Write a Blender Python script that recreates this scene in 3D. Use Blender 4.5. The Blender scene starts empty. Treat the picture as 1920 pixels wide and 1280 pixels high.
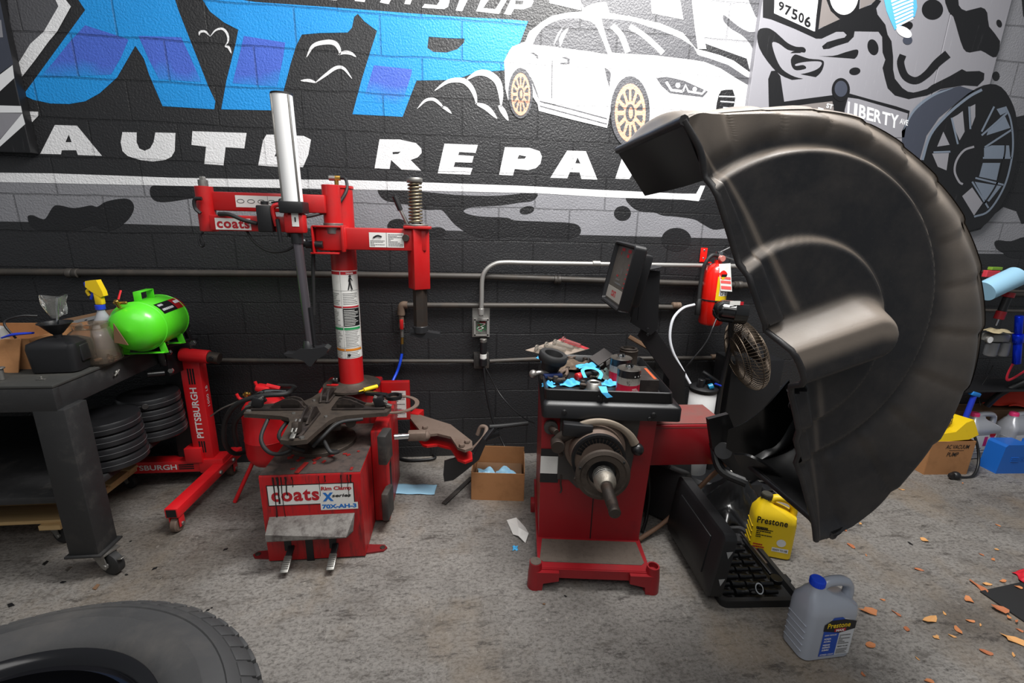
import bpy, bmesh, math, random
from mathutils import Vector, Matrix
from mathutils.geometry import tessellate_polygon
random.seed(7)
SC = bpy.context.scene
COL = SC.collection
# ---------------------------------------------------------------- camera
FPX = 853.33; TH, YAW, ROLL = 0.25403, 0.11728, 0.02559; CH, WY = 1.515, 2.78
def ray(px, py):
    u = (px-960)/FPX; v = (py-640)/FPX
    c, s = math.cos(ROLL), math.sin(ROLL); u, v = c*u+s*v, -s*u+c*v
    ct, st = math.cos(TH), math.sin(TH); y = ct-st*v; z = -st-ct*v
    c, s = math.cos(YAW), math.sin(YAW)
    return Vector((c*u+s*y, -s*u+c*y, z))
def at(px, py, Y=WY):
    r = ray(px, py); t = Y/r.y; return Vector((r.x*t, Y, CH+r.z*t))
def az(px, py, z=0.0):
    r = ray(px, py); t = (z-CH)/r.z; return Vector((r.x*t, r.y*t, z))
cam_data = bpy.data.cameras.new('camera'); cam = bpy.data.objects.new('camera', cam_data); COL.objects.link(cam)
cam_data.sensor_width = 36; cam_data.lens = FPX/1920*36; cam_data.clip_start = 0.05
fwd = ray(960, 640).normalized(); rgt = (ray(961, 640)-ray(960, 640)).normalized(); upv = rgt.cross(fwd).normalized()
cam.matrix_world = Matrix(((rgt.x, upv.x, -fwd.x, 0), (rgt.y, upv.y, -fwd.y, 0), (rgt.z, upv.z, -fwd.z, CH), (0, 0, 0, 1)))
SC.camera = cam
# ---------------------------------------------------------------- light
wd = bpy.data.worlds.new('world'); SC.world = wd; wd.use_nodes = True
wd.node_tree.nodes['Background'].inputs[0].default_value = (0.9, 0.95, 1.0, 1)
wd.node_tree.nodes['Background'].inputs[1].default_value = 0.16
def area(name, loc, target, sx, sy, power, col=(1, 1, 1)):
    l = bpy.data.lights.new(name, 'AREA'); l.shape = 'RECTANGLE'; l.size = sx; l.size_y = sy; l.energy = power; l.color = col
    o = bpy.data.objects.new(name, l); COL.objects.link(o); o.location = loc
    o.rotation_euler = (Vector(target)-Vector(loc)).to_track_quat('-Z', 'Y').to_euler(); return o
area('ceiling_light', (1.05, 1.55, 3.75), (0.85, 2.3, 1.4), 1.7, 1.0, 150, (1, 0.985, 0.96))
area('shop_light', (-0.3, -0.6, 3.7), (0.0, 1.6, 0.4), 3.2, 2.0, 50, (1, 0.98, 0.95))
SC.view_settings.view_transform = 'Standard'; SC.view_settings.look = 'None'; SC.view_settings.gamma = 1
SC.view_settings.exposure = 0.35
# ---------------------------------------------------------------- materials
def lin(c):
    c = c/255.0; return c/12.92 if c <= 0.04045 else ((c+0.055)/1.055)**2.4
def rgb(r, g, b): return (lin(r), lin(g), lin(b), 1)
MATS = {}
def nt(name):
    m = bpy.data.materials.new(name); m.use_nodes = True; n = m.node_tree
    return m, n, n.nodes['Principled BSDF']
def node(n, t, **kw):
    x = n.nodes.new(t)
    for k, v in kw.items():
        if k.startswith('i_'): x.inputs[k[2:].replace('_', ' ')].default_value = v
        else: setattr(x, k, v)
    return x
def ramp(n, src, p0, c0, p1, c1):
    r = n.nodes.new('ShaderNodeValToRGB'); e = r.color_ramp.elements
    e[0].position = p0; e[0].color = c0 if len(c0) == 4 else (*c0, 1); e[1].position = p1; e[1].color = c1 if len(c1) == 4 else (*c1, 1)
    n.links.new(src, r.inputs[0]); return r.outputs[0]
def mix(n, fac, a, b, mode='MIX'):
    x = n.nodes.new('ShaderNodeMix'); x.data_type = 'RGBA'; x.blend_type = mode
    for s, v in ((0, fac), (6, a), (7, b)):
        if hasattr(v, 'links'): n.links.new(v, x.inputs[s])
        else: x.inputs[s].default_value = v
    return x.outputs[2]
def noise(n, co, scale, detail=4, rough=0.6, vec=None):
    x = n.nodes.new('ShaderNodeTexNoise'); x.inputs['Scale'].default_value = scale; x.inputs['Detail'].default_value = detail; x.inputs['Roughness'].default_value = rough
    if vec:
        mp = n.nodes.new('ShaderNodeMapping'); mp.inputs['Scale'].default_value = vec; n.links.new(co, mp.inputs[0]); co = mp.outputs[0]
    n.links.new(co, x.inputs['Vector']); return x.outputs[0]
def bumpn(n, h, strength, dist, prev=None):
    b = n.nodes.new('ShaderNodeBump'); b.inputs['Strength'].default_value = strength; b.inputs['Distance'].default_value = dist
    n.links.new(h, b.inputs['Height'])
    if prev: n.links.new(prev, b.inputs['Normal'])
    return b.outputs[0]
def mat(name, col, rough=0.5, metal=0.0, dirt=0.0, dcol=(60, 52, 45), dscale=9.0, bump=0.0, bscale=200.0, trans=0.0, alpha=1.0, coat=0.0, streak=None, th=0.5, sheen=0):
    """painted / moulded surface: base colour, grime patches, fine bump"""
    if name in MATS: return MATS[name]
    m, n, p = nt(name); co = n.nodes.new('ShaderNodeTexCoord').outputs['Object']
    p.inputs['Roughness'].default_value = rough; p.inputs['Metallic'].default_value = metal; p.inputs['Base Color'].default_value = rgb(*col)
    if trans: p.inputs['Transmission Weight'].default_value = trans; p.inputs['IOR'].default_value = 1.2
    if alpha < 1: p.inputs['Alpha'].default_value = alpha
    if coat: p.inputs['Coat Weight'].default_value = coat; p.inputs['Coat Roughness'].default_value = 0.15
    if dirt:
        nz = noise(n, co, dscale, 6, 0.7, streak)
        f = ramp(n, nz, th, (0, 0, 0), min(1.0, th+0.22), (dirt, dirt, dirt))
        n.links.new(mix(n, f, rgb(*col), rgb(*dcol)), p.inputs['Base Color'])
        n.links.new(ramp(n, nz, 0.3, (rough,)*3, 0.8, (min(1, rough+0.3),)*3), p.inputs['Roughness'])
    if bump:
        n.links.new(bumpn(n, noise(n, co, bscale, 3), bump, 0.002), p.inputs['Normal'])
    MATS[name] = m; return m
def block_nodes(n, coat_bump=1.0):
    pos = n.nodes.new('ShaderNodeNewGeometry').outputs['Position']
    sp = n.nodes.new('ShaderNodeSeparateXYZ'); n.links.new(pos, sp.inputs[0])
    cx = n.nodes.new('ShaderNodeMath'); cx.operation = 'ADD'; cx.inputs[1].default_value = 1.475+42.6; n.links.new(sp.outputs[0], cx.inputs[0])
    cz = n.nodes.new('ShaderNodeMath'); cz.operation = 'SUBTRACT'; cz.inputs[1].default_value = 0.095-1.9; n.links.new(sp.outputs[2], cz.inputs[0])
    wob = noise(n, pos, 2.2, 2); w2 = n.nodes.new('ShaderNodeMath'); w2.operation = 'MULTIPLY_ADD'; w2.inputs[1].default_value = 0.03; n.links.new(wob, w2.inputs[0]); n.links.new(cz.outputs[0], w2.inputs[2])
    cb = n.nodes.new('ShaderNodeCombineXYZ'); n.links.new(cx.outputs[0], cb.inputs[0]); n.links.new(w2.outputs[0], cb.inputs[1])
    bk = n.nodes.new('ShaderNodeTexBrick'); bk.offset = 0.5; bk.inputs['Scale'].default_value = 1
    bk.inputs['Mortar Size'].default_value = 0.0045; bk.inputs['Mortar Smooth'].default_value = 0.35; bk.inputs['Brick Width'].default_value = 0.426; bk.inputs['Row Height'].default_value = 0.19
    n.links.new(cb.outputs[0], bk.inputs['Vector'])
    inv = n.nodes.new('ShaderNodeMath'); inv.operation = 'SUBTRACT'; inv.inputs[0].default_value = 1.0; n.links.new(bk.outputs['Fac'], inv.inputs[1])
    b1 = bumpn(n, inv.outputs[0], 1.0, 0.011)
    b2 = bumpn(n, noise(n, pos, 95, 3, 0.55), 0.75*coat_bump, 0.005, b1)
    b3 = bumpn(n, noise(n, pos, 7, 3, 0.5), 0.25, 0.01, b2)
    return pos, bk.outputs['Fac'], b3
def wallmat(name, col, rough=0.42, fade=None, joint=0.35, spec=0.5):
    m, n, p = nt(name); pos, fac, nrm = block_nodes(n)
    p.inputs['Roughness'].default_value = rough; p.inputs['Specular IOR Level'].default_value = spec
    c = rgb(*col)
    if fade:   # second paint colour sprayed in a soft band of the wall
        sp = n.nodes.new('ShaderNodeSeparateXYZ'); n.links.new(pos, sp.inputs[0])
        nz = noise(n, pos, 5, 2); ad = n.nodes.new('ShaderNodeMath'); ad.operation = 'MULTIPLY_ADD'; ad.inputs[1].default_value = 0.22; n.links.new(nz, ad.inputs[0]); n.links.new(sp.outputs[2], ad.inputs[2])
        z0, z1, c2 = fade
        mr = n.nodes.new('ShaderNodeValToRGB'); e = mr.color_ramp.elements
        mp = n.nodes.new('ShaderNodeMapRange'); mp.inputs[1].default_value = z0; mp.inputs[2].default_value = z1; n.links.new(ad.outputs[0], mp.inputs[0]); n.links.new(mp.outputs[0], mr.inputs[0])
        e[0].position = 0; e[0].color = (0, 0, 0, 1); e[1].position = 1; e[1].color = (0, 0, 0, 1)
        for q, v in ((0.28, 1), (0.72, 1)): k = e.new(q); k.color = (v, v, v, 1)
        c = mix(n, mr.outputs[0], c, rgb(*c2))
    nz = noise(n, pos, 3, 5)
    v = ramp(n, nz, 0.3, (0.88,)*3, 0.7, (1.0,)*3)
    c = mix(n, 1.0, c, v, 'MULTIPLY')
    c = mix(n, mathmul(n, fac, joint), c, rgb(20, 20, 22))
    n.links.new(c, p.inputs['Base Color']); n.links.new(nrm, p.inputs['Normal']); MATS[name] = m; return m
def mathmul(n, a, k):
    x = n.nodes.new('ShaderNodeMath'); x.operation = 'MULTIPLY'; x.inputs[1].default_value = k; n.links.new(a, x.inputs[0]); return x.outputs[0]
# ---------------------------------------------------------------- mesh builder (everything is authored in world coordinates, or in a thing's frame)
def catmull(P, k=6, closed=False):
    P = [Vector(p) for p in P]; n = len(P); out = []
    rng = range(n) if closed else range(n-1)
    for i in rng:
        p0 = P[(i-1) % n] if closed or i > 0 else P[0]*2-P[1]
        p1 = P[i]; p2 = P[(i+1) % n]
        p3 = P[(i+2) % n] if closed or i+2 < n else P[-1]*2-P[-2]
        for j in range(k):
            t = j/k
            out.append(0.5*((2*p1)+(p2-p0)*t+(2*p0-5*p1+4*p2-p3)*t*t+(3*p1-p0-3*p2+p3)*t**3))
    if not closed: out.append(P[-1].copy())
    return out
def rotm(rx=0, ry=0, rz=0):
    return Matrix.Rotation(math.radians(rz), 4, 'Z') @ Matrix.Rotation(math.radians(ry), 4, 'Y') @ Matrix.Rotation(math.radians(rx), 4, 'X')
def frame(loc, rx=0, ry=0, rz=0): return Matrix.Translation(Vector(loc)) @ rotm(rx, ry, rz)
def basis(z, x=None):
    z = Vector(z).normalized()
    if x is None: x = Vector((1, 0, 0)) if abs(z.x) < 0.9 else Vector((0, 1, 0))
    x = Vector(x); x = (x-z*x.dot(z)).normalized(); y = z.cross(x)
    return x, y, z
class MB:
    def __init__(s, M=None): s.v = []; s.f = []; s.m = []; s.M = M or Matrix.Identity(4)
    def add(s, vs, fs, m=0):
        o = len(s.v); s.v += [s.M @ Vector(v) for v in vs]; s.f += [[i+o for i in f] for f in fs]; s.m += [m]*len(fs); return s
    def box(s, c, d, rot=None, bev=0.0, m=0, seg=2, taper=None):
        bm = bmesh.new(); bmesh.ops.create_cube(bm, size=1)
        for v in bm.verts:
            k = 1.0
            if taper and v.co.z > 0: k = taper
            v.co = Vector((v.co.x*d[0]*k, v.co.y*d[1]*k, v.co.z*d[2]))
        if bev: bmesh.ops.bevel(bm, geom=bm.edges[:], offset=min(bev, min(d)*0.45), segments=seg, affect='EDGES', profile=0.5)
        R = Matrix.Translation(Vector(c)) @ (rot if rot else Matrix.Identity(4)); bm.verts.index_update()
        s.add([R @ v.co for v in bm.verts], [[v.index for v in f.verts] for f in bm.faces], m); bm.free(); return s
    def bar(s, p0, p1, w, h, up=(0, 0, 1), bev=0.002, m=0):
        p0 = Vector(p0); p1 = Vector(p1); d = p1-p0; y = d.normalized(); x = y.cross(Vector(up)).normalized(); z = x.cross(y)
        R = Matrix(((x.x, y.x, z.x, 0), (x.y, y.y, z.y, 0), (x.z, y.z, z.z, 0), (0, 0, 0, 1)))
        return s.box((p0+p1)/2, (w, d.length, h), R, bev, m)
    def lathe(s, prof, o=(0, 0, 0), ax=(0, 0, 1), seg=28, m=0, sx=1.0, sy=1.0, xd=None):
        x, y, z = basis(ax, xd); o = Vector(o); vs = []; fs = []; k = len(prof)
        for i in range(seg):
            a = 2*math.pi*i/seg; d = x*math.cos(a)*sx+y*math.sin(a)*sy
            for r, h in prof: vs.append(o+d*r+z*h)
        for i in range(seg):
            j = (i+1) % seg
            for q in range(k-1):
                a, b, c, d_ = i*k+q, j*k+q, j*k+q+1, i*k+q+1
                fs.append([a, b, c, d_])
        if prof[0][0] > 1e-6: fs.append([i*k for i in range(seg)][::-1])
        if prof[-1][0] > 1e-6: fs.append([i*k+k-1 for i in range(seg)])
        return s.add(vs, fs, m)
    def ring(s, prof, o=(0, 0, 0), ax=(0, 0, 1), seg=36, m=0, xd=None):   # closed profile (r,h) swept round: torus-like
        x, y, z = basis(ax, xd); o = Vector(o); vs = []; fs = []; k = len(prof)
        for i in range(seg):
            a = 2*math.pi*i/seg; d = x*math.cos(a)+y*math.sin(a)
            for r, h in prof: vs.append(o+d*r+z*h)
        for i in range(seg):
            j = (i+1) % seg
            for q in range(k): fs.append([i*k+q, j*k+q, j*k+(q+1) % k, i*k+(q+1) % k])
        return s.add(vs, fs, m)
    def cyl(s, p0, p1, r0, r1=None, seg=24, m=0):
        p0 = Vector(p0); p1 = Vector(p1); r1 = r0 if r1 is None else r1; L = (p1-p0).length; e = min(0.0015, r0*0.2, L*0.2)
        return s.lathe([(0, 0), (r0-e, 0), (r0, e), (r1, L-e), (r1-e, L), (0, L)], p0, p1-p0, seg, m)
    def tube(s, pts, r, seg=10, m=0, smooth=True, k=6, flat=1.0, xd=None):
        P = catmull(pts, k) if smooth else [Vector(p) for p in pts]
        n = len(P); R = r if isinstance(r, (list, tuple)) else None
        vs = []; fs = []; px = None
        for i in range(n):
            d = (P[min(i+1, n-1)]-P[max(i-1, 0)]).normalized()
            if px is None: x, y, z = basis(d, xd)
            else: x, y, z = basis(d, px)
            px = x; rr = r
            if R:
                t = i/(n-1)*(len(R)-1); a = min(int(t), len(R)-2); rr = R[a]+(R[a+1]-R[a])*(t-a)
            for j in range(seg):
                a = 2*math.pi*j/seg; vs.append(P[i]+x*math.cos(a)*rr+y*math.sin(a)*rr*flat)
        for i in range(n-1):
            for j in range(seg):
                q = (j+1) % seg; fs.append([i*seg+j, i*seg+q, (i+1)*seg+q, (i+1)*seg+j])
        fs.append(list(range(seg))[::-1]); fs.append([(n-1)*seg+j for j in range(seg)])
        return s.add(vs, fs, m)
    def prism(s, poly, o, u, v, depth, m=0, holes=(), bev=0.0):
        """polygon (2D, in u,v from o) extruded by depth along u x v"""
        u = Vector(u); v = Vector(v); n = u.cross(v).normalized(); o = Vector(o)
        loops = [list(poly)]+[list(h) for h in holes]
        v2 = [[Vector((p[0], p[1], 0)) for p in l] for l in loops]
        tris = tessellate_polygon(v2); flat = [p for l in v2 for p in l]; N = len(flat)
        P = [o+u*p.x+v*p.y for p in flat]
        vs = P+([q+n*depth for q in P] if depth else [])
        def area2(t): a, b, c = (flat[i] for i in t); return (b.x-a.x)*(c.y-a.y)-(c.x-a.x)*(b.y-a.y)
        tr = [list(t) if area2(t) > 0 else list(t)[::-1] for t in tris if abs(area2(t)) > 1e-14]
        if depth:
            fs = [t[::-1] for t in tr]+[[i+N for i in t] for t in tr]; base = 0
            if depth < 0: fs = [f[::-1] for f in fs]
            for l in v2:
                k = len(l)
                for i in range(k): fs.append([base+i, base+(i+1) % k, base+(i+1) % k+N, base+i+N])
                base += k
        else: fs = tr
        return s.add(vs, fs, m)
    def grid(s, fn, nu, nv, m=0, cu=False, cv=False):
        vs = [fn(i/(nu if cu else nu-1), j/(nv if cv else nv-1)) for i in range(nu) for j in range(nv)]; fs = []
        for i in range(nu if cu else nu-1):
            for j in range(nv if cv else nv-1):
                a, b = i, (i+1) % nu; c, d = j, (j+1) % nv; fs.append([a*nv+c, b*nv+c, b*nv+d, a*nv+d])
        return s.add(vs, fs, m)
    def sphere(s, c, r, seg=16, m=0, sz=1.0):
        return s.lathe([(max(0, r*math.sin(math.pi*i/10)), -r*sz*math.cos(math.pi*i/10)) for i in range(11)], c, (0, 0, 1), seg, m)
    def text(s, body, o, u, v, w=None, h=None, m=0, thick=0.0004, bold=0.0, shear=0.0, fit=True, spacing=1.0):
        """lettering laid on a plane: o = lower-left corner, u,v = unit directions, w/h = size"""
        cu = bpy.data.curves.new('t', 'FONT'); cu.body = body; cu.offset = bold; cu.shear = shear; cu.space_character = spacing; cu.resolution_u = 3
        ob = bpy.data.objects.new('t', cu); COL.objects.link(ob)
        dg = bpy.context.evaluated_depsgraph_get(); me = bpy.data.meshes.new_from_object(ob.evaluated_get(dg))
        co = [x.co.copy() for x in me.vertices]; fs = [list(p.vertices) for p in me.polygons]
        bpy.data.objects.remove(ob); bpy.data.curves.remove(cu); bpy.data.meshes.remove(me)
        if not co: return s
        x0 = min(c.x for c in co); x1 = max(c.x for c in co); y0 = min(c.y for c in co); y1 = max(c.y for c in co)
        sx = w/(x1-x0) if w else None; sy = h/(y1-y0) if h else sx
        if sx is None: sx = sy
        u = Vector(u).normalized(); v = Vector(v).normalized(); n = u.cross(v); o = Vector(o)
        P = [o+u*((c.x-x0)*sx)+v*((c.y-y0)*sy)+n*thick for c in co]
        return s.add(P, fs, m)
    def build(s, name, mats, parent=None, smooth=35, bev=0):
        me = bpy.data.meshes.new(name)
        if not isinstance(mats, (list, tuple)): mats = [mats]
        inv = Matrix.Identity(4); o = bpy.data.objects.new(name, me); COL.objects.link(o)
        if parent is not None:
            o.parent = parent; inv = WM[parent.name].inverted(); WM[o.name] = WM[parent.name]
        else:
            if s.v:
                xs = [p.x for p in s.v]; ys = [p.y for p in s.v]; c = Vector(((min(xs)+max(xs))/2, (min(ys)+max(ys))/2, min(p.z for p in s.v)))
            o.location = c; T = Matrix.Translation(c); WM[o.name] = T; inv = T.inverted()
        me.from_pydata([inv @ p for p in s.v], [], s.f)
        for x in mats: me.materials.append(x)
        me.polygons.foreach_set('material_index', s.m)
        me.validate(); me.update()
        if smooth:
            me.polygons.foreach_set('use_smooth', [True]*len(me.polygons)); me.set_sharp_from_angle(angle=math.radians(smooth))
        return o
WM = {}
def thing(name, label, cat, loc=(0, 0, 0), rz=0, group=None):
    o = bpy.data.objects.new(name, None); COL.objects.link(o); o.location = loc; o.rotation_euler = (0, 0, math.radians(rz)); o.empty_display_size = 0.05
    WM[o.name] = frame(loc, rz=rz); tag(o, label, cat, group); return o
def tag(o, label, cat, group=None):
    o['label'] = label; o['category'] = cat
    if group: o['group'] = group
    return o
def struct(o): o['kind'] = 'structure'; return o
def F(o): return WM[o.name]
def dup(root, loc, rz, label, group=None):
    r = root.copy(); COL.objects.link(r); r.location = loc; r.rotation_euler = (0, 0, math.radians(rz)); WM[r.name] = frame(loc, rz=rz); r['label'] = label
    if group: r['group'] = group
    for ch in list(root.children):
        c = ch.copy(); COL.objects.link(c); c.parent = r
        for g in list(ch.children): d = g.copy(); COL.objects.link(d); d.parent = c
    return r
def Q(k, ox, oy, pts): return [(ox+x/k, oy+y/k) for x, y in pts]
# ---------------------------------------------------------------- materials in use
BLK = wallmat('wall_black', (40, 40, 42), 0.4, joint=0.5)
m, n, p = nt('concrete'); pos = n.nodes.new('ShaderNodeNewGeometry').outputs['Position']
c = ramp(n, noise(n, pos, 1.3, 6, 0.65), 0.3, rgb(110, 106, 102), 0.7, rgb(146, 142, 137))
c = mix(n, ramp(n, noise(n, pos, 0.9, 4, 0.6, (1, 1.4, 1)), 0.5, (0, 0, 0), 0.66, (0.75, 0.75, 0.75)), c, rgb(84, 74, 63))
c = mix(n, ramp(n, noise(n, pos, 55, 8, 0.8, (1, 1.5, 1)), 0.47, (0, 0, 0), 0.6, (0.72, 0.72, 0.72)), c, rgb(62, 57, 53))
c = mix(n, ramp(n, noise(n, pos, 1.8, 5, 0.6, (1, 0.7, 1)), 0.5, (0, 0, 0), 0.64, (0.5, 0.5, 0.5)), c, rgb(128, 112, 92))
c = mix(n, ramp(n, noise(n, pos, 10, 8, 0.85, (0.5, 1.6, 1)), 0.55, (0, 0, 0), 0.62, (0.75, 0.75, 0.75)), c, rgb(46, 41, 38))
c = mix(n, ramp(n, noise(n, pos, 4.5, 8, 0.8, (1, 2.4, 1)), 0.54, (0, 0, 0), 0.64, (0.6, 0.6, 0.6)), c, rgb(66, 60, 55))
c = mix(n, ramp(n, noise(n, pos, 38, 6, 0.7, (1.6, 0.7, 1)), 0.6, (0, 0, 0), 0.68, (0.5, 0.5, 0.5)), c, rgb(164, 158, 150))
c = mix(n, ramp(n, noise(n, pos, 120, 3, 0.6), 0.66, (0, 0, 0), 0.72, (0.8, 0.8, 0.8)), c, rgb(52, 48, 45))
n.links.new(c, p.inputs['Base Color'])
n.links.new(ramp(n, noise(n, pos, 3, 5), 0.3, (0.42,)*3, 0.7, (0.72,)*3), p.inputs['Roughness'])
n.links.new(bumpn(n, noise(n, pos, 40, 8, 0.7), 0.6, 0.006), p.inputs['Normal']); CONC = m
WHT = wallmat('wall_white', (232, 232, 234), 0.5, joint=0.12); GRY = wallmat('wall_grey', (136, 136, 141), 0.42)
BLU = wallmat('wall_blue', (28, 148, 226), 0.45); PUR = wallmat('wall_purple', (28, 148, 226), 0.45, fade=(2.24, 2.66, (72, 104, 205)))
BLK2 = wallmat('wall_blot', (30, 30, 32), 0.38); ORG = wallmat('wall_orange', (226, 166, 138), 0.5); DGR = wallmat('wall_shade', (84, 84, 88), 0.42)
LGR = wallmat('wall_pale', (176, 176, 180), 0.45)
def ply(name, col, rough=0.4):
    m, n, p = nt(name); pos = n.nodes.new('ShaderNodeNewGeometry').outputs['Position']
    c = mix(n, ramp(n, noise(n, pos, 8, 6, 0.8, (5, 1, 0.4)), 0.6, (0, 0, 0), 0.72, (0.3, 0.3, 0.3)), rgb(*col), rgb(min(255, col[0]+60), min(255, col[1]+60), min(255, col[2]+60)))
    n.links.new(c, p.inputs['Base Color']); p.inputs['Roughness'].default_value = rough
    n.links.new(bumpn(n, noise(n, pos, 60, 4, 0.6, (1, 1, 0.15)), 0.2, 0.002), p.inputs['Normal']); MATS[name] = m; return m
PG = ply('board_grey', (138, 137, 143)); PK = ply('board_black', (22, 22, 24)); PW = ply('board_white', (225, 226, 228)); PB = ply('board_blue', (90, 175, 222)); PD = ply('board_dark', (62, 66, 78)); PT = ply('board_taupe', (120, 114, 112)); PS = ply('board_steel', (112, 122, 136))
# ---------------------------------------------------------------- room
fl = struct(MB().box((0.6, 0.9, -0.05), (9.4, 7.0, 0.1)).build('floor', CONC, smooth=0))
wall = struct(MB().box((0.6, WY+0.1, 1.9), (9.4, 0.2, 3.8)).build('wall_back', BLK, smooth=0))
# left pier board and right plywood boards
bl = at(58, 287, WY-0.05); BL = WY-0.05
lb = struct(MB().box((bl.x-0.75, WY-0.025, (bl.z+3.8)/2), (1.5, 0.05, 3.8-bl.z), bev=0.003).build('trim_1', PK, smooth=0))
RB = WY-0.035
x0 = at(1430, 0, RB).x; x1 = at(1742, 200, RB).x; x2 = at(1857, 156, RB).x
rb1 = struct(MB().box(((x0+x1)/2-0.001, WY-0.0175, 2.875), (x1-x0-0.004, 0.035, 1.85), bev=0.002).build('trim_2', PG, smooth=0))
rb2 = struct(MB().box(((x1+x2)/2+0.001, WY-0.0175, 2.875), (x2-x1-0.004, 0.035, 1.85), bev=0.002).build('trim_3', PG, smooth=0))
# ---------------------------------------------------------------- mural
class Paint:
    """flat coats of paint on a plane Y, each a hair above the last"""
    def __init__(s, Y): s.Y = Y; s.d = {}; s.mats = []
    def at(s, p, lay): q = at(p[0], p[1], s.Y); q.y = s.Y-0.0006*lay; return q
    def mb(s, obj): return s.d.setdefault(obj, MB())
    def mi(s, m):
        if m not in s.mats: s.mats.append(m)
        return s.mats.index(m)
    def poly(s, obj, m, lay, pts, smooth=0, holes=(), hs=0):
        def pr(P, k):
            L = [s.at(p, lay) for p in P]
            L = [Vector((q.x, q.z, 0)) for q in L]
            return [(q.x, q.y) for q in (catmull(L, k, True) if k else L)]
        s.mb(obj).prism(pr(pts, smooth), (0, s.Y-0.0006*lay, 0), (1, 0, 0), (0, 0, 1), 0, s.mi(m), [pr(h, hs) for h in holes])
    def oval(s, obj, m, lay, cx, cy, rx, ry, rot=0, seg=28, holes=()):
        r = math.radians(rot); P = [(cx+rx*math.cos(t)*math.cos(r)-ry*math.sin(t)*math.sin(r), cy+rx*math.cos(t)*math.sin(r)+ry*math.sin(t)*math.cos(r)) for t in [2*math.pi*i/seg for i in range(seg)]]
        s.poly(obj, m, lay, P, holes=holes)
    def stroke(s, obj, m, lay, pts, w, taper=True, k=5, smooth=True):
        P = catmull([(x, y, 0) for x, y in pts], k) if smooth else [Vector((x, y, 0)) for x, y in pts]
        n = len(P); A = []; B = []
        for i in range(n):
            d = (P[min(i+1, n-1)]-P[max(i-1, 0)]).normalized(); q = Vector((-d.y, d.x, 0)); t = i/(n-1)
            ww = (w if not isinstance(w, (list, tuple)) else w[min(int(t*(len(w)-1)), len(w)-2)]*(1-(t*(len(w)-1)) % 1)+w[min(int(t*(len(w)-1))+1, len(w)-1)]*((t*(len(w)-1)) % 1) if t < 1 else w[-1])/2
            if taper: ww *= max(0.12, math.sin(math.pi*min(1, max(0, t)))**0.6)
            A.append(P[i]+q*ww); B.append(P[i]-q*ww)
        mbx = s.mb(obj); V = [s.at((a.x, a.y), lay) for a in A]+[s.at((b.x, b.y), lay) for b in B]
        mbx.add(V, [[i, i+1, n+i+1, n+i] for i in range(n-1)], s.mi(m))
    def done(s, parent):
        for k, b in s.d.items():
            o = b.build(k, s.mats, parent, smooth=0)
            me = o.data   # face the viewer
            bm = bmesh.new(); bm.from_mesh(me)
            for f in bm.faces:
                f.normal_update()
                if f.normal.y > 0: f.normal_flip()
            bm.to_mesh(me); bm.free()
W = Paint(WY)
cam_ = 'mural_camouflage'
W.poly(cam_, GRY, 1, [(-60, 338), (320, 345), (640, 352), (1000, 358), (1230, 370), (1430, 380), (1430, 449), (1359, 447), (1200, 443), (1080, 440), (960, 436), (835, 432), (700, 430), (375, 424), (250, 420), (120, 417), (-60, 414)])
W.poly(cam_, BLK2, 2, Q(4, 0, 300, [(210, 420), (250, 415), (310, 440), (345, 435), (400, 350), (450, 340), (560, 360), (680, 340), (730, 350), (800, 310), (930, 288), (990, 310), (1005, 370), (960, 450), (860, 520), (760, 520), (700, 490), (600, 520), (480, 525), (300, 525), (240, 500), (215, 460)]), 4)
W.poly(cam_, BLK2, 2, [(282, 352), (295, 345), (320, 344), (345, 345), (365, 343), (400, 345), (480, 350), (560, 354), (640, 358), (650, 372), (560, 374), (480, 380), (400, 370), (360, 372), (320, 378), (295, 378), (283, 368)], 3)
W.poly(cam_, BLK2, 2, [(708, 357), (717, 353), (773, 357), (853, 365), (923, 367), (973, 363), (993, 357), (1005, 358), (1008, 367), (997, 377), (973, 380), (940, 385), (905, 387), (885, 388), (869, 395), (880, 402), (905, 406), (950, 408), (965, 413), (1010, 415), (1060, 417), (1082, 421), (1089, 430), (1085, 441), (1060, 447), (985, 443), (945, 444), (910, 446), (885, 440), (865, 430), (850, 418), (835, 400), (825, 393), (795, 393), (777, 385), (730, 378), (715, 370)], 3)
W.poly(cam_, BLK2, 2, [(726, 425), (732, 414), (747, 410), (762, 415), (780, 425), (800, 427), (825, 426), (836, 433), (830, 442), (800, 444), (760, 440), (735, 436)], 4)
W.oval(cam_, BLK2, 2, 988, 394, 14, 7.5, -12); W.oval(cam_, BLK2, 2, 1167, 400, 16, 14); W.oval(cam_, BLK2, 2, 1268, 449, 28, 22); W.oval(cam_, BLK2, 2, 1366, 467, 9, 9)
W.poly(cam_, BLK2, 2, [(1173, 373), (1185, 370), (1230, 373), (1300, 375), (1420, 378), (1420, 420), (1360, 428), (1337, 430), (1316, 419), (1301, 411), (1268, 406), (1243, 404), (1226, 398), (1200, 396), (1185, 388)], 3)
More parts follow.
